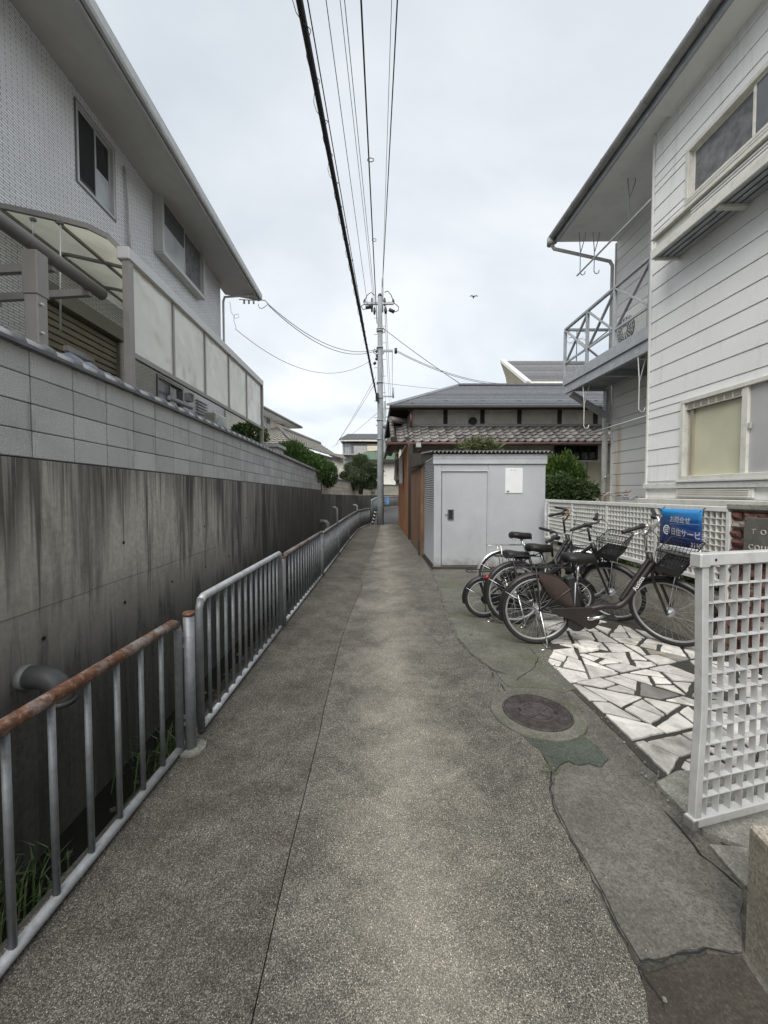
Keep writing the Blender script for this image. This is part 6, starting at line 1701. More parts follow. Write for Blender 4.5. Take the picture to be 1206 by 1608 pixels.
# printed banner tied to the lattice
SXb = FX-.05
bn = thing('advertising_banner', 'blue advertising banner with white Japanese lettering tied to the lattice fence', 'banner', (SXb, 4, .9))
ya, yb = gx(1039,800,SXb).y, gx(1104,802,SXb).y
za0, zb0 = gx(1039,798,SXb).z, gx(1104,800.5,SXb).z
zw0, zw1 = gx(1036,852.5,SXb).z, gx(1102,863.5,SXb).z     # lower edge of the blue
ze0, ze1 = gx(1035,861,SXb).z, gx(1102,874,SXb).z
def bul(u, v): return SXb - .012 - .018*math.sin(v*3.0+.5)*math.sin(u*math.pi) - .03*max(0, v-.7)*(1-u) + .006*math.sin(u*7)
def sheetp(u, v, t0, t1, e0, e1):
    zt_, zb_ = t0+(t1-t0)*u, e0+(e1-e0)*u
    return zt_+(zb_-zt_)*v
def banner_part(name, mat, t0, t1, e0, e1, va, vb):
    n1, n2 = 12, 8; vs = []; 
    for th in (0, .003):
        for i in range(n1+1):
            for j in range(n2+1):
                u, v = i/n1, j/n2
                vs.append((bul(u, va+(vb-va)*v)+th, ya+(yb-ya)*u, sheetp(u, v, t0, t1, e0, e1)))
    k = (n1+1)*(n2+1); w_ = n2+1
    fs = [(i*w_+j, i*w_+j+1, (i+1)*w_+j+1, (i+1)*w_+j) for i in range(n1) for j in range(n2)]
    fs += [(k+a, k+d, k+c, k+b) for (a,b,c,d) in fs]
    for i in range(n1): fs += [(i*w_, (i+1)*w_, k+(i+1)*w_, k+i*w_), (i*w_+n2, k+i*w_+n2, k+(i+1)*w_+n2, (i+1)*w_+n2)]
    for j in range(n2): fs += [(j, k+j, k+j+1, j+1), (n1*w_+j, n1*w_+j+1, k+n1*w_+j+1, k+n1*w_+j)]
    return MB().add(vs, fs, True).build(name, mat, bn, 0, True)
banner_part('blue_panel', MT['banner'], za0, zb0, zw0, zw1, 0, .88)
banner_part('white_strip', MT['print_white'], zw0-.001, zw1-.001, ze0, ze1, .88, 1)
def on_banner(px, py, body, size, space=1.0, squeeze=1.0, mat='print_white', bold=0.0, tilt=0.0):
    q = gx(px, py, SXb-.03)
    o = text_mesh(body, size, 'print_text', MT[mat], bn, (SXb, q.y, q.z), (0,-1,-tilt), (0,-tilt*.0,1), .0004, space, squeeze, bold)
    off = OFF[bn.name]
    for v in o.data.vertices:      # lay the print on the rippled sheet
        p = v.co+off; u = (p.y-ya)/(yb-ya); tz = za0+(zb0-za0)*u; bz = zw0+(zw1-zw0)*u
        v_ = (tz-p.z)/(tz-bz)*.88
        v.co.x = bul(u, v_)-.0022-off.x
    return o
on_banner(1050.5, 818.5, 'お問合せ', .068, 1.0, 1.0, 'print_white', .0012, .01)
on_banner(1052, 837.5, '日住サービス', .078, .95, .94, 'print_white', .0022, .06)
on_banner(1082.5, 859, '2110', .062, .9, 1.0, 'print_white', .002, .05)
on_banner(1046, 862.5, '西宮店', .036, 1.0, 1.0, 'print_dark', .0005, .14)
on_banner(1057.5, 865.5, '0120-683-8', .044, 1.0, .95, 'print_dark', .0008, .14)
q = gx(1045, 831.5, SXb-.03)
def ellipse_ring(ro, ri, c, name):
    vs = []; n = 28; off = OFF[bn.name]
    for i in range(n):
        a = 2*math.pi*i/n
        for r_ in (ro, ri): vs.append((0, c.y+r_*math.cos(a), c.z+r_*math.sin(a)))
    vs = [(bul((v[1]-ya)/(yb-ya), .5)-.003, v[1], v[2]) for v in vs]
    MB().add(vs, [(2*i, 2*i+1, (2*i+3) % (2*n), (2*i+2) % (2*n)) for i in range(n)]).build(name, MT['print_white'], bn)
ellipse_ring(.05, .037, q, 'emblem_ring')
for (dz, w_) in ((.018,.026),(0,.03),(-.018,.026)):
    MB().box((bul((q.y-ya)/(yb-ya),.5)-.003, q.y, q.z+dz), (.0012, w_*1.7, .008)).build('emblem_bar', MT['print_white'], bn)
a, b_ = gx(1053,822.5,SXb-.03), gx(1098,824,SXb-.03)
MB().bar((SXb-.034,a.y,a.z),(SXb-.034,b_.y,b_.z), .001, .003, (1,0,0)).build('print_rule', MT['print_white'], bn)
for (px, py) in ((1040,800),(1103,802)):
    q = gx(px,py,SXb); MB().tube([(q.x-.02,q.y,q.z-.01),(FX-.02,q.y,q.z+.03)], .004, 6).build('tie', MT['black'], bn)
# junk on top of the fence: rusty rack and coiled wire
jk = thing('rusty_rack', 'rusty brown wire rack lying on the ledge behind the lattice fence', 'rack', (3.4, 6, 1.28))
zl = zt1+.01
Yj = 5.75
qa, qb = gy(949,785,Yj), gy(997,785,Yj)
for (d_, zz2) in ((0,0),(.09,.0)):
    MB().tube([(qa.x,Yj+d_,qa.z-.5),(qa.x,Yj+d_,qa.z+.05),(qa.x+.04,Yj+d_,qa.z+.1),(qb.x-.1,Yj+d_,qa.z+.11),(qb.x-.06,Yj+d_,qa.z+.14)], .009, 8).build('frame_rod', MT['rust'], jk)
for k in range(4): x_ = qa.x+(qb.x-qa.x-.1)*k/3; MB().tube([(x_,Yj,qa.z+.07),(x_,Yj+.09,qa.z+.07)], .006, 6).build('cross_rod', MT['rust'], jk)
rr = random.Random(77)
cw = [Vector((qa.x+.16+.22*rr.random()+.004*i, Yj-.05+.1*rr.random(), qa.z+.0+.07*rr.random())) for i in range(26)]
tag(MB().tube(cw, .006, 6).build('wire_coil', MT['alu_grey'], None), 'tangled grey wire beside the rusty rack above the lattice fence', 'wire')
# ------------------------------------------------------------------ lattice gate in the foreground
GA = gz(1085, 1285, .1); GB = Vector((GA.x+.82, GA.y+.2, .1))
gd = (GB-GA).normalized(); gn = Vector((-gd.y, gd.x, 0))
gt_ = thing('lattice_gate', 'white painted deep grid lattice gate with bent end post, left ajar', 'gate', (GA.x, GA.y, .1))
gh = gy(1085, 868, GA.y).z
def G(s, z, d=0): return Vector((GA.x, GA.y, 0))+gd*s+gn*d+Vector((0,0,z))
pts = [(0,.1),(.004,.25),(.013,.42),(.018,.55),(.014,.75),(.006,.95),(0,gh-.055)]
b = MB(); pw = .017
vs = []
for (s_, z_) in pts: vs += [G(s_-.0,z_,-pw), G(s_+.034,z_,-pw), G(s_+.034,z_,pw), G(s_-.0,z_,pw)]
m_ = len(pts)
fs = [(0,1,2,3)[::-1], tuple(range(4*m_-4,4*m_))] + [(4*i+k, 4*i+(k+1) % 4, 4*i+4+(k+1) % 4, 4*i+4+k) for i in range(m_-1) for k in range(4)]
b.add(vs, fs).build('end_post', MT['gate_paint'], gt_, .003, True)
MB().bar(G(-.012,gh-.027), G(.82,gh-.027), .042, .05).build('top_rail', MT['gate_paint'], gt_, .004)
MB().bar(G(-.012,.09), G(.82,.09), .042, .04).build('bottom_rail', MT['gate_paint'], gt_, .004)
MB().bar(G(-.02,gh-.03), G(.032,gh-.03), .048, .058).build('corner_cap', MT['gate_paint'], gt_, .005)
MB().bar(G(-.016,.085), G(.014,.085), .046, .044).build('rusty_corner', MT['galv_rusty'], gt_, .004)
MB().disc(G(.06,gh-.028,-.0215), gn, .006, .002, 10).build('screw_hole', MT['black'], gt_)
pit = .066
for i in range(11):
    s_ = .034+.03+pit*i; bd = .012*math.exp(-(i/3.0))
    ps = [(s_, .112), (s_+bd, .5), (s_+bd*.4, .85), (s_, gh-.056)]
    b = MB()
    for k in range(3): b.bar(G(*ps[k]), G(*ps[k+1]), .0035, .024, gn)
    b.build('vertical_slat', MT['gate_paint'], gt_)
nh = 14
for i in range(1, nh):
    z_ = .115+(gh-.06-.115)*i/nh
    MB().bar(G(.03,z_), G(.815,z_), .026, .0035).build('horizontal_slat', MT['gate_paint'], gt_)
MB().bar(G(.82,-.01), G(.82,gh+.02), .06, .06).build('hinge_post', MT['gate_paint'], gt_, .004)
# ------------------------------------------------------------------ utility pole and lines
PB = gz(597.5, 824); PYd = PB.y
def PP(px, py, y=None): return gy(px, py, y or PYd)
up = thing('utility_pole', 'tall grey concrete utility pole with crossarms at the alley bend', 'utility pole', (PB.x, PB.y, 0))
ptop = PP(595, 466).z
MB().tube([(PB.x,PYd,-.3),(PB.x,PYd,1.0),(PB.x-.03,PYd,ptop)], [.155,.15,.1], 18).build('shaft', MT['polegrey'], up)
MB().tube([(PB.x-.03,PYd,ptop),(PB.x-.03,PYd,ptop+.12)], [.11,.06], 12).build('cap', MT['black'], up)
MB().tube([PP(600.5,437),PP(600.5,490)], .045, 10).build('riser', MT['armgrey'], up)
MB().bar(PP(572,476.5), PP(618,476.5), .09, .1).build('crossarm', MT['armgrey'], up)
for (x_, y_, x2, y2) in ((574,483,582,482),(611,486,619,490)):
    MB().tube([PP(x_,y_), PP(x2,y2)], .075, 10).build('cutout', MT['black'], up)
for (x_, y0_, y1_) in ((572.5,470,477),(617.5,470,477),(584,468,490),(588,483,494),(604,468,480),(605,482,492),(606,484,493)):
    MB().tube([PP(x_,y0_), PP(x_,(y0_+y1_)/2), PP(x_,y1_)], [.03,.06,.035], 8).build('insulator', MT['black'], up)
def loop(pts, r_, mat='cable'): return MB().tube([PP(*p) for p in pts], r_, 6)
for pts in ([(573,471),(577,463),(583,459),(588,464)], [(572,478),(567,481),(570,486),(575,485)], [(604,459),(609,457),(614,463),(617,471)], [(618,475),(626,482),(625,488),(619,490)], [(595,517),(603,515),(604,522),(598,524)], [(588,548),(586,553),(590,556),(595,556)]):
    loop(pts, .018).build('jumper_wire', MT['cable'], up)
MB().bar(PP(597,551), PP(617,551), .07, .09).build('crossarm', MT['armgrey'], up)
MB().tube([PP(621.5,547),PP(621.5,555)], .06, 8).build('insulator', MT['black'], up)
MB().tube([PP(598,560),PP(603,553)], .03, 6).build('arm_brace', MT['armgrey'], up)
for (px, py) in ((590,553),(591,560),(590,565),(587,572)): MB().tube([PP(px,py),PP(px+3,py-3)], .06, 8).build('clamp', MT['black'], up)
for py in (517,520,546,601,625,660,690): 
    q = PP(596.5,py); MB().tube([(q.x,PYd,q.z-.03),(q.x,PYd,q.z+.03)], .15, 14).build('band', MT['armgrey'], up)
for k, py in enumerate(range(500,760,13)):
    q = PP(596.5,py); s_ = 1 if k % 2 else -1
    MB().tube([(q.x+.1*s_,PYd-.05,q.z),(q.x+.26*s_,PYd-.05,q.z)], .012, 5).build('step_bolt', MT['armgrey'], up)
q = PP(592,625); MB().box((q.x,PYd-.14,q.z), (.13,.16,.34)).build('cable_clamp', MT['black'], up)
gw_ = thing('guy_guard', 'leaning guy wire guard with white and black bands at the pole foot', 'guy guard', (gz(584.5,823).x, gz(584.5,823).y, 0))
a = gz(585, 823); b_ = PP(590.5, 800)
for k in range(9):
    p0, p1 = a.lerp(b_, k/9), a.lerp(b_, (k+1)/9); MB().tube([p0, p1], .06, 10).build('band', MT['white_paint' if k % 2 else 'black'], gw_)
# second pole farther on
P2 = 44.0
u2 = thing('utility_pole', 'distant utility pole with several crossarms and a transformer behind the near pole', 'utility pole', (PP(604,790,P2).x, P2, 0))
q = PP(604, 640, P2); MB().tube([(q.x,P2,-.3),(q.x,P2,PP(604,630,P2).z)], [.2,.13], 12).build('shaft', MT['polegrey'], u2)
for (x0,x1,py) in ((592,619,622.5),(600,617,641.5),(596,614,655),(600,612,661),(590,604,668)): MB().bar(PP(x0,py,P2), PP(x1,py,P2), .12, .14).build('crossarm', MT['armgrey'], u2)
MB().tube([PP(617.5,609,P2),PP(617.5,625,P2)], .09, 8).build('insulator', MT['armgrey'], u2)
MB().tube([PP(606,664,P2),PP(606,672,P2)], .42, 14).build('transformer', MT['armgrey'], u2)
MB().box(PP(605,682,P2), (.45,.4,1.5)).build('equipment_box', MT['armgrey'], u2, .03)
def wire(name, label, a, b, r_, mat='cable', sag=0.0, n=24, grp='overhead lines', ext=0.0):
    a, b = Vector(a), Vector(b)
    if ext: a = a+(a-b)*ext
    pts = []
    for i in range(n+1):
        t = i/n; p = a.lerp(b, t); p.z -= sag*4*t*(1-t); pts.append(p)
    o = MB().tube(pts, r_, 6 if r_ < .02 else 10).build(name, MT[mat], None)
    return tag(o, label, 'wire', grp)
def over(px_top, h, p_end, r_, label, mat='cable', sag=.25, name='power_line'):
    """line from the pole over the camera to the next pole behind; seen leaving the frame at column px_top"""
    d = ray(px_top, 0); t = (h-CAMH)/d.z; q = CO+d*t
    e = Vector(p_end); k = (e.y+16)/(e.y-q.y)
    a = e+(q-e)*k; 
    # height so that the sagging line passes through q
    tq = (e.y-q.y)/(e.y+16); a.z = e.z + (q.z + sag*4*tq*(1-tq) - e.z)/tq
    return wire(name, label, a, e, r_, mat, sag, 40), a, e
_, ta, te = over(470, 5.75, PP(592,625), .032, 'thickest black trunk cable with spiral hanger wire over the alley', sag=.25)
# spiral hanger loops on the thick cable
b = MB(); rr = random.Random(5)
sp = []
n = 46
for i in range(n*8):
    t = .36+.6*i/(n*8); p = ta.lerp(te, t); p.z -= .25*4*t*(1-t)
    a_ = i/8*2*math.pi; k = .05+.012*math.sin(i*.37)
    sp.append(p+Vector((k*math.cos(a_), 0, k*math.sin(a_)+.012)))
tag(MB().tube(sp, .0035, 4).build('hanger_spiral', MT['cable'], None), 'thin wire spiral wound round the thickest overhead cable', 'wire')
over(483, 5.95, PP(594,640), .007, 'thin line just right of the thick cable with small clips', 'cable', .2)
over(512, 9.6, PP(577,478), .0085, 'single thin conductor ending at the crossarm end away from the shed', 'cable_grey', .3)
over(534, 9.9, PP(588,484), .007, 'slender conductor in a close pair, the one nearer the thick cable', 'cable_grey', .3)
over(541, 9.9, PP(589,478), .008, 'slender conductor in a close pair, the one nearer the looped cable', 'cable_grey', .3)
_, a2, e2 = over(567, 9.3, PP(592,508), .017, 'medium black cable with small coiled loops above the alley', 'cable', .35)
for (t, r_) in ((.60,.07),(.76,.075),(.84,.06)):
    p = a2.lerp(e2, t); p.z -= .35*4*t*(1-t)
    tag(MB().tube([p+Vector((.04+r_*math.cos(a_), .5*r_*math.sin(a_), r_*math.sin(a_))) for a_ in [i*math.pi/9 for i in range(18)]], .009, 5, False, True).build('cable_loop', MT['cable'], None), 'small wire loop fixed round the medium overhead cable', 'wire', 'loops on the medium cable')
over(615, 10.2, PP(600.8,441), .0065, 'very thin line beside the black cable that meets the pole riser', 'cable_grey', .3)
over(624, 10.2, PP(600.5,450), .014, 'black twisted cable running to the riser on top of the pole', 'cable', .32)
# onward spans from the near pole to the far pole
for k, (p0, p1) in enumerate((((604,480),(612,641)),((606,478),(615,641)),((598,515),(602,655)),((616,552),(616,622)),((600,552),(608,655)))):
    wire('power_line', 'thin conductor running on from the near pole to the distant pole', PP(*p0), PP(p1[0],p1[1],P2), .012, 'cable_grey', .5, 16, 'lines between the two poles')
# service drops
hq = q0 = Vector((EX+.37, HY1+.45, 7.03))
for k, (dx, sg) in enumerate(((0,.55),(.03,.62))):
    wire('service_drop', 'drooping service cable from the pale house eave to the utility pole', hq+Vector((0,0,-dx)), PP(590,549+2*k), .011, 'cable_grey', sg, 20, 'service cables to the pale house')
wire('telephone_drop', 'lower thin sagging telephone wire from house corner to the thick cable', gy(369,516,HY1+.2), PP(581,567,16.5), .008, 'cable_grey', .85, 24)
wire('service_drop', 'dark service cable from the pole down to the slate roof ridge', PP(601,515), (rX+.05, rY, rZ+.12), .014, 'cable_grey', .05, 12)
for k in range(2):
    wire('service_drop', 'slack twin service cable passing above the old wooden house', PP(622,550+2*k), gy(800,603+2*k,21), .012, 'cable_grey', .35, 16, 'twin cables over the old house')
wire('service_drop', 'faint level wire from the far crossarm over the roofs', PP(600,601), gy(800,613,24), .008, 'cable_grey', .15, 12)
for k, (p0, p1) in enumerate((((590,592),(528,697)),((590,600),(526,700)))):
    wire('stay_wire', 'slanting pair of thin wires from the pole toward the roofs behind the hedge', PP(*p0), gy(p1[0],p1[1],34), .009, 'cable_grey', .1, 12, 'slanting pair of stay wires')
wire('stay_wire', 'single slanting wire lower on the pole toward the hedge', PP(594,647), gy(521,702,34), .009, 'cable_grey', .15, 12)
# bird over the alley
bq = gy(744, 466, 26)
bd = thing('flying_bird', 'small dark bird gliding in the grey sky right of the pole', 'bird', bq)
b = MB()
b.tube([bq+Vector((-.02,-.2,-.05)), bq+Vector((0,-.08,0)), bq+Vector((0,.08,.01)), bq+Vector((.01,.26,.0))], [.015,.055,.05,.012], 8)
for s_ in (-1, 1):
    b.add([bq+Vector((s_*.03,-.06,.02)), bq+Vector((s_*.16,-.08,.07)), bq+Vector((s_*.3,.02,.03)), bq+Vector((s_*.15,.05,.06)), bq+Vector((s_*.03,.07,.02)), bq+Vector((s_*.03,-.06,.012)), bq+Vector((s_*.16,-.08,.062)), bq+Vector((s_*.3,.02,.022)), bq+Vector((s_*.15,.05,.052)), bq+Vector((s_*.03,.07,.012))], [(0,1,3,4),(1,2,3),(5,9,8,6),(6,8,7),(0,5,6,1),(1,6,7,2),(2,7,8,3),(3,8,9,4)])
b.build('body', MT['cable_grey'], bd)
# ------------------------------------------------------------------ bicycles
def arc(c, r_, a0, a1, n, y=0.0):
    return [Vector((c[0]+r_*math.cos(a0+(a1-a0)*i/n), y, c[1]+r_*math.sin(a0+(a1-a0)*i/n))) for i in range(n+1)]
def smooth(pts, k=3):
    P = [Vector(p) for p in pts]
    for _ in range(k):
        o = [P[0]]
        for i in range(len(P)-1): o += [P[i].lerp(P[i+1], .25), P[i].lerp(P[i+1], .75)]
        o.append(P[-1]); P = o
    return P
def bicycle(label, pos, yaw, lean, Rw=.335, WB=1.12, steer=-38, frame='bike_brown', fender='bike_brown', bars='chrome', style='step', seat_h=.84, bar_h=1.06, basket=True, ebike=True, guard=True, rack='bike_black', stand='chrome', seat_x=.30, crank_a=20, text=None, barw=.27, sweep=.2, basket_mat='black', refl=False):
    base = Matrix.Translation(pos) @ Matrix.Rotation(yaw, 4, 'Z') @ Matrix.Rotation(lean, 4, 'X')
    t = thing('bicycle', label, 'bicycle', pos)
    BBx, BBz = .44, Rw*.83
    hx_b, hz_b = WB-.16, Rw*2+.06           # head tube bottom
    hx_t, hz_t = hx_b-.055, hz_b+.17
    ax = Vector((hx_t-hx_b, 0, hz_t-hz_b)).normalized()
    ST = Matrix.Translation((hx_b,0,hz_b)) @ Matrix.Rotation(R(steer), 4, ax) @ Matrix.Translation((-hx_b,0,-hz_b))
    B = lambda: MB(base); S = lambda: MB(base @ ST)
    def wheel(cx, mk, hubr):
        c = (cx, Rw)
        hub = mk().tube([(cx,-.05,Rw),(cx,-.02,Rw),(cx,.02,Rw),(cx,.05,Rw)], [.02,hubr,hubr,.02], 12).build('wheel', MT['alu_grey'], t)
        ring = [Vector((cx+(Rw-.019)*math.cos(a), 0, Rw+(Rw-.019)*math.sin(a))) for a in [i*2*math.pi/44 for i in range(44)]]
        mk().tube(ring, .02, 10, False, True).build('tyre', MT['tyre'], hub)
        ring = [Vector((cx+(Rw-.045)*math.cos(a), 0, Rw+(Rw-.045)*math.sin(a))) for a in [i*2*math.pi/44 for i in range(44)]]
        mk().tube(ring, .0115, 8, False, True).build('rim', MT['rim'], hub)
        b = mk()
        for i in range(32):
            a = i*2*math.pi/32; s_ = .03 if i % 2 else -.03; o_ = a+(1.1 if (i//2) % 2 else -1.1)
            b.tube([(cx+.02*math.cos(o_), s_, Rw+.02*math.sin(o_)), (cx+(Rw-.05)*math.cos(a), 0, Rw+(Rw-.05)*math.sin(a))], .0014, 4, False)
        k = b.build('spokes', MT['rim'], hub)
        return hub
    wheel(0, B, .03); wheel(WB, S, .045 if ebike else .03)
    # mudguards: curved strips
    def mud(cx, a0, a1, mk):
        n = 18; vs = []; w_ = .027; r0 = Rw+.018
        for i in range(n+1):
            a = a0+(a1-a0)*i/n
            for (dy, dr) in ((-w_,-.012),(-w_*.6,.004),(0,.008),(w_*.6,.004),(w_,-.012)):
                vs.append((cx+(r0+dr)*math.cos(a), dy, Rw+(r0+dr)*math.sin(a)))
            for (dy, dr) in ((-w_,-.016),(-w_*.6,0),(0,.004),(w_*.6,0),(w_,-.016)):
                vs.append((cx+(r0+dr)*math.cos(a), dy, Rw+(r0+dr)*math.sin(a)))
        fs = []
        for i in range(n):
            for k in range(4):
                fs += [(10*i+k, 10*i+k+1, 10*i+11+k, 10*i+10+k), (10*i+5+k, 10*i+15+k, 10*i+16+k, 10*i+6+k)]
        fs += [(0,5,6,1),(1,6,7,2),(2,7,8,3),(3,8,9,4)]
        m_ = mk().add(vs, fs, True).build('mudguard', MT[fender], t, 0, True)
        for s_ in (-1, 1):
            a = a0+(a1-a0)*.22 if cx else a0+(a1-a0)*.75
            mk().tube([(cx, s_*.052, Rw), (cx+(r0)*math.cos(a), s_*.026, Rw+r0*math.sin(a))], .003, 5).build('mudguard_stay', MT['chrome'], m_)
        return m_
    mud(0, R(20), R(195), B)
    mud(WB, R(20), R(150), S)
    # frame
    f = B()
    if style == 'step':
        dn = smooth([(hx_b-.005,0,hz_b+.07),(hx_b-.12,0,hz_b-.11),(hx_b-.27,0,hz_b-.37),(BBx+.17,0,BBz+.1),(BBx+.03,0,BBz+.06)], 3)
        f.tube(dn, .032, 12)
        f.tube(smooth([(hx_b-.03,0,hz_b+.12),(hx_b-.14,0,hz_b-.06),(hx_b-.28,0,hz_b-.3)], 2), .02, 10)
    else:
        f.tube([(hx_b-.005,0,hz_b+.04),(BBx,0,BBz+.05)], .03, 12)
        f.tube([(hx_b-.035,0,hz_b+.13),(BBx-.07,0,BBz+.24)], .019, 10)
    sx, sz = seat_x+.02, seat_h-.1
    seat_tube_top = Vector((BBx-.095,0,BBz+.34))
    f.tube([(BBx,0,BBz+.02), seat_tube_top], .019, 10)
    f.tube([(hx_b,0,hz_b-.02),(hx_t,0,hz_t-.02)], .026, 12)
    for s_ in (-1, 1):
        f.tube([(0,s_*.055,Rw),(BBx-.16,s_*.045,BBz+.02),(BBx,s_*.03,BBz)], .011, 8)
        f.tube([(0,s_*.055,Rw),(BBx-.17,s_*.04,BBz+.26),seat_tube_top+Vector((.01,s_*.015,-.04))], .009, 8)
    f.build('frame', MT[frame], t)
    # fork turns with the bars
    f = S()
    for s_ in (-1, 1): f.tube(smooth([(hx_b,s_*.02,hz_b-.0),(hx_b+.012,s_*.055,hz_b-.07),(WB-.06,s_*.055,Rw+.14),(WB,s_*.055,Rw)], 2), .013, 8)
    f.tube([(hx_b,0,hz_b-.03),(hx_b,0,hz_b+.01)], .03, 10)
    f.build('fork', MT[frame], t)
    # seat post and saddle
    B().tube([seat_tube_top+Vector((.005,0,-.04)), (seat_x+.0,0,seat_h-.06)], .0135, 10).build('seat_post', MT['chrome'], t)
    prof = [(-.13,.085,.0),(-.11,.105,.012),(-.05,.11,.01),(.02,.075,-.002),(.08,.04,-.004),(.13,.026,-.008),(.15,.01,-.02)]
    vs = []; n = 12
    for (dx, w_, dz) in prof:
        for k in range(n):
            a = 2*math.pi*k/n; zz = math.sin(a); vs.append((seat_x+dx, w_*math.cos(a), seat_h-.03+dz+(.042*zz if zz > 0 else .055*zz*(1-abs(dx)*2))))
    m_ = len(prof)
    fs = [(i*n+k, i*n+(k+1) % n, (i+1)*n+(k+1) % n, (i+1)*n+k) for i in range(m_-1) for k in range(n)] + [list(range(n))[::-1], list(range((m_-1)*n, m_*n))]
    sdl = B().add(vs, fs, True).build('saddle', MT['saddle'], t, 0, True)
    b = B()
    for s_ in (-1, 1): b.tube([(seat_x-.09,s_*.03,seat_h-.06),(seat_x+.06,s_*.022,seat_h-.065),(seat_x+.12,s_*.012,seat_h-.05)], .004, 6)
    for s_ in (-1,1): b.tube([(seat_x-.09+.01*math.sin(i*.0),s_*.05+.012*math.cos(i*1.2),seat_h-.095+.005*i) for i in range(10)], .003, 5)
    b.build('saddle_springs', MT['chrome'], sdl)
    # drive side
    cs = B(); yv = -.062
    o1 = [(0+.06*math.cos(a), Rw+.055*math.sin(a)) for a in [math.pi/2+i*math.pi/8 for i in range(9)]]
    o2 = [(BBx+.105*math.cos(a), BBz+.105*math.sin(a)) for a in [-math.pi/2+i*math.pi/10 for i in range(11)]]
    if ebike:
        o1 = [(.13,BBz+.085),(.09,BBz+.03),(.12,BBz-.0),(.3,BBz-.045)]
        o1 = [(.12,Rw+.035),(.1,Rw+.01),(.12,Rw-.02),(.3,BBz-.02)]
    poly = o1+o2
    n = len(poly); vs = [(p[0],yv-.012,p[1]) for p in poly]+[(p[0],yv+.012,p[1]) for p in poly]
    cs.add(vs, [list(range(n)), list(range(n,2*n))[::-1]]+[(i, n+i, n+(i+1) % n, (i+1) % n) for i in range(n)]).build('chain_case', MT[frame], t, .004, True)
    crk = B().tube([(BBx,-.085,BBz),(BBx,.085,BBz)], .016, 10).build('crank', MT['chrome'], t)
    for s_, a in ((-1, R(crank_a)), (1, R(crank_a)+math.pi)):
        e_ = Vector((BBx+.165*math.cos(a), s_*.092, BBz+.165*math.sin(a)))
        B().tube([(BBx,s_*.088,BBz), e_], [.016,.011], 8).build('crank_arm', MT['chrome'], crk)
        B().box(e_+Vector((0,s_*.055,0)), (.085,.09,.026)).build('pedal', MT['black'], crk, .005)
    if ebike:
        B().box((BBx-.12,0,BBz+.22), (.085,.085,.33), Matrix.Rotation(R(-15), 3, 'Y')).build('battery', MT['black'], t, .012)
        B().tube([(BBx-.09,-.05,BBz-.05),(BBx-.09,.05,BBz-.05)], .085, 16).build('motor', MT['black'], t)
        b = B(); b.tube([(BBx-.12,-.047,BBz+.33),(BBx-.12,-.047,BBz+.1)], .006, 6).build('battery_trim', MT['alu_grey'], t)
    if guard:
        # dress guard over the top of the rear wheel
        for s_ in (-1, 1):
            vs = []; n = 12
            for i in range(n+1):
                a = R(92)-R(100)*i/n
                ri = Rw*(.9-.42*math.sin(math.pi*(i/n)**.8)) if i < n else Rw*.9
                vs += [((Rw+.012)*math.cos(a), s_*.034, Rw+(Rw+.012)*math.sin(a)), (ri*math.cos(a), s_*.05, Rw+ri*math.sin(a))]
            vs += [(v[0], v[1]+.003*s_, v[2]) for v in vs]; k = 2*(n+1)
            fs = [(2*i,2*i+1,2*i+3,2*i+2) for i in range(n)]+[(k+2*i,k+2*i+2,k+2*i+3,k+2*i+1) for i in range(n)]+[(2*i+1,k+2*i+1,k+2*i+3,2*i+3) for i in range(n)]
            B().add(vs, fs, True).build('dress_guard', MT['guard'], t, 0, True)
    # rear rack
    rz = Rw*2+.075
    b = B()
    for s_ in (-.06, .06): b.tube(smooth([(.26,s_,rz+.0),(.0,s_,rz+.005),(-.19,s_,rz),(-.22,s_*.6,rz),(-.22,0,rz)], 2), .0055, 7)
    for x_ in (.2,.08,-.04,-.15): b.tube([(x_,-.06,rz),(x_,.06,rz)], .0045, 6)
    b.tube([(-.02,0,rz),(.24,0,rz)], .005, 6)
    b.tube([(.26,-.06,rz),(.3,-.02,rz+.03),seat_tube_top],.006,6); b.tube([(.26,.06,rz),(.3,.02,rz+.03),seat_tube_top],.006,6)
    for s_ in (-1, 1): b.tube([(0,s_*.06,Rw),(-.05,s_*.066,rz)], .006, 6)
    b.build('rear_rack', MT[rack], t)
    if refl:
        ra = R(150); rc = Vector((math.cos(ra),0,math.sin(ra)))
        B().tube([Vector((0,0,Rw))+rc*(Rw+.012), Vector((0,0,Rw))+rc*(Rw+.05)], .023, 12).build('reflector', MT['red'], t)
    # stand
    b = B()
    for s_ in (-1, 1): b.tube([(0,s_*.07,Rw),(-.0+.05,s_*.1,.1),(.06,s_*.13,.008)], .0075, 7)
    b.tube([(.06,-.13,.008),(.06,.13,.008)], .007, 7)
    b.tube([(.06,-.13,.008),(-.01,-.16,.008)], .007, 7)
    b.build('stand', MT[stand], t)
    # bars, grips, brakes, basket: all turn with the fork
    bx_, bz_ = hx_t-.05, bar_h
    sb = S()
    sb.tube([(hx_t,0,hz_t-.02),(hx_t-.02,0,bar_h-.1),(hx_t-.0,0,bar_h-.07)], .0125, 8)
    hb = S().tube([(hx_t-.02,0,hz_t),(hx_t-.045,0,bar_h-.09)], .013, 8).build('stem', MT['chrome' if bars == 'chrome' else 'black'], t)
    dropz = .12 if style == 'step' else .04
    g0 = Vector((hx_t-.01, barw*.62, bar_h)); g1 = Vector((hx_t-.03-sweep, barw+.12, bar_h-.012))
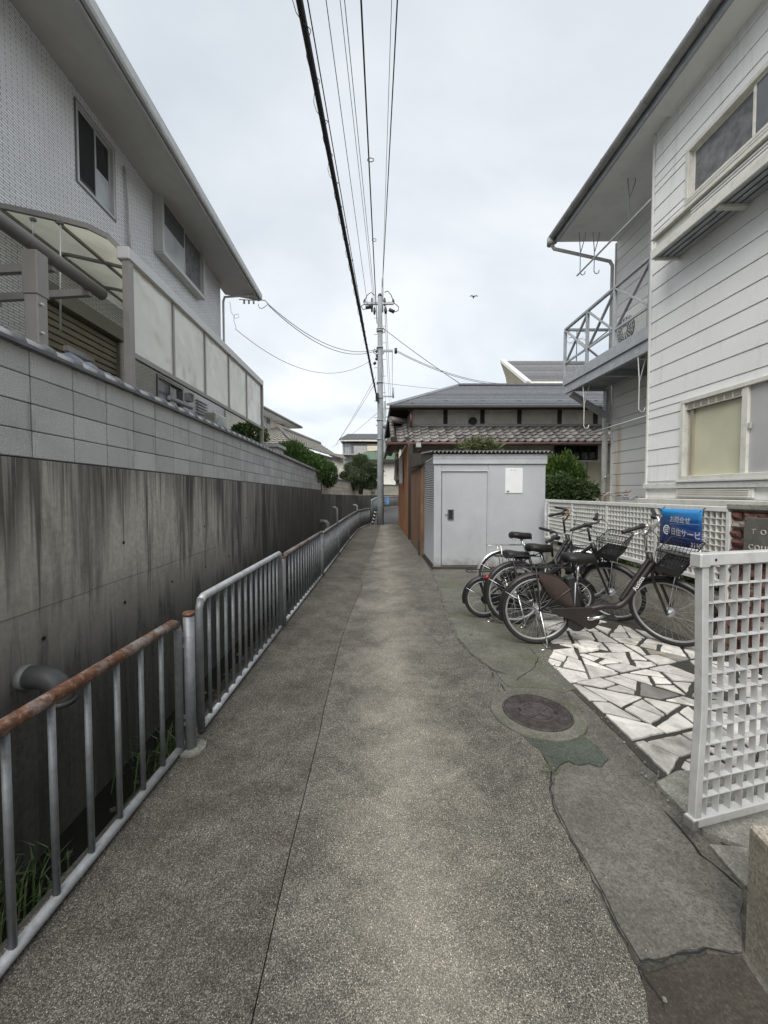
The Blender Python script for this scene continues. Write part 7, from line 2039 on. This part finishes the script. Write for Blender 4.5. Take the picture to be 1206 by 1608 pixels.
    P_ = lambda s_: smooth([(hx_t-.045,0,bar_h-dropz),(hx_t-.02,s_*barw*.28,bar_h-dropz-.004),(hx_t+.03,s_*barw*.45,bar_h-.03),(hx_t+.01,s_*barw*.58,bar_h),(g0.x,s_*g0.y,g0.z),(g1.x,s_*g1.y,g1.z)], 3)
    for s_ in (-1, 1): S().tube(P_(s_), .0115, 8).build('handlebar', MT[bars], t)
    for s_ in (-1, 1):
        e0 = Vector((g0.x, s_*g0.y, g0.z)).lerp(Vector((g1.x, s_*g1.y, g1.z)), .18); e1 = Vector((g1.x, s_*g1.y, g1.z)) + (Vector((g1.x, s_*g1.y, g1.z))-e0)*.12
        S().tube([e0, e0.lerp(e1,.1), e0.lerp(e1,.9), e1], [.021,.017,.0175,.012], 10).build('grip', MT['black'], t)
        S().tube([e0+Vector((.0,-s_*.03,0)), e0+Vector((.04,-s_*.02,-.015)), e0.lerp(e1,.45)+Vector((.065,0,-.02)), e0.lerp(e1,.8)+Vector((.06,0,-.015))], .0055, 6).build('brake_lever', MT['black' if bars != 'chrome' else 'chrome'], t)
        S().box(e0+Vector((.0,-s_*.025,-.004)), (.045,.05,.04)).build('shifter' if s_ < 0 else 'bell', MT['black'], t, .008)
        S().tube(smooth([tuple(e0+Vector((.05,0,-.01))), (hx_t+.12,s_*.16,bar_h-.06), (hx_t+.06,s_*.04,hz_t-.02), (hx_b+.02,s_*.02,hz_b)], 2), .003, 5).build('brake_cable', MT['black'], t)
    if basket:
        bx0, bz0 = hx_b+.05, hz_b+.06
        bw0, bw1, bl0, bl1, bhh = .13, .18, .17, .24, .22
        def BP(u, s_, h): # u along forward 0..1, s_ -1..1, h 0..1
            w_ = bw0+(bw1-bw0)*h; l_ = bl0+(bl1-bl0)*h
            return (bx0+l_*u+.01*h, s_*w_, bz0+bhh*h)
        b = S(); nw = 8
        for k in range(nw+1):
            s_ = -1+2*k/nw
            b.tube([BP(0,s_,1), BP(0,s_,0), BP(1,s_,0), BP(1,s_,1)], .0022, 4, False)
        for k in range(1, 8):
            u = k/8
            b.tube([BP(u,-1,1), BP(u,-1,0), BP(u,1,0), BP(u,1,1)], .0022, 4, False)
        for k in range(0, 8):
            h = k/7; r_ = .0055 if k == 7 else .0022
            b.tube([BP(0,-1,h), BP(1,-1,h), BP(1,1,h), BP(0,1,h)], r_, 6 if k == 7 else 4, False, True)
        bk_ = b.build('basket', MT[basket_mat], t)
        b = S()
        for h0, h1 in ((0,.28),):
            q = [BP(0,-1.03,h0),BP(1,-1.03,h0),BP(1,1.03,h0),BP(0,1.03,h0),BP(0,-1.03,h1),BP(1,-1.03,h1),BP(1,1.03,h1),BP(0,1.03,h1)]
            q = [Vector(v)+Vector((.006 if i in (1,2,5,6) else -.006,0,-.004)) for i, v in enumerate(q)]
            b.add(q, [(0,1,5,4),(1,2,6,5),(2,3,7,6),(3,0,4,7),(3,2,1,0)])
        b.build('basket_tray', MT[basket_mat], bk_)
        S().tube([(hx_b+.01,0,hz_b+.05),(bx0+.03,0,bz0-.005)], .012, 7).build('basket_bracket', MT['black'], t)
        for s_ in (-1,1): S().tube([BP(.8,s_*.6,0),(WB,s_*.062,Rw)], .0045, 6).build('basket_stay', MT['chrome'], t)
        S().tube([(hx_b+.07,.0,hz_b+.0),(hx_b+.13,0,hz_b-.005)], [.022,.034], 12).build('lamp', MT['black'], t)
    if text:
        c0 = Vector((hx_b-.165,0,hz_b-.205)); d_ = Vector((.105,0,.2)).normalized()
        o = text_mesh(text, .062, 'frame_lettering', MT['print_white'], t, c0+Vector((0,-.0335,0)), d_, (-d_.z,0,d_.x), .0004, 1.0, .85)
        off = OFF[t.name]
        for v in o.data.vertices: v.co = (base @ (v.co+off))-off
    return t
def at(px, py): q = gz(px, py, .008); return Vector((q.x, q.y, .006))
bicycle('dark brown electric step through bicycle with chrome bars, nearest the marble paving', at(842,1010), R(-3), R(3), .338, 1.2, -52, 'bike_brown', 'bike_brown', 'chrome', 'step', .86, 1.2, seat_x=.36, crank_a=14, text='Assista', barw=.2, sweep=.07)
bicycle('black electric bicycle with straight black bars parked against the brown one', at(812,982)+Vector((0,.06,0)), R(4), R(-2), .335, 1.1, -58, 'bike_black', 'bike_black', 'black', 'diag', .86, 1.13, seat_x=.28, guard=False, barw=.19, sweep=.05, refl=True)
bicycle('small wheeled black bicycle squeezed between black electric and silver bicycles', at(760,969), R(2), R(2), .235, 1.02, -20, 'bike_black', 'bike_black', 'black', 'diag', .76, .97, basket=True, ebike=False, guard=False, seat_x=.36, barw=.2, sweep=.1)
bicycle('old bicycle with silver mudguards and tall brown handlebars next to the shed', at(790,944), R(2), R(-3), .335, 1.08, -35, 'bike_black', 'fender_silver', 'brownbar', 'step', .9, 1.2, basket=False, ebike=False, guard=False, rack='chrome', seat_x=.24, barw=.19, sweep=.14)
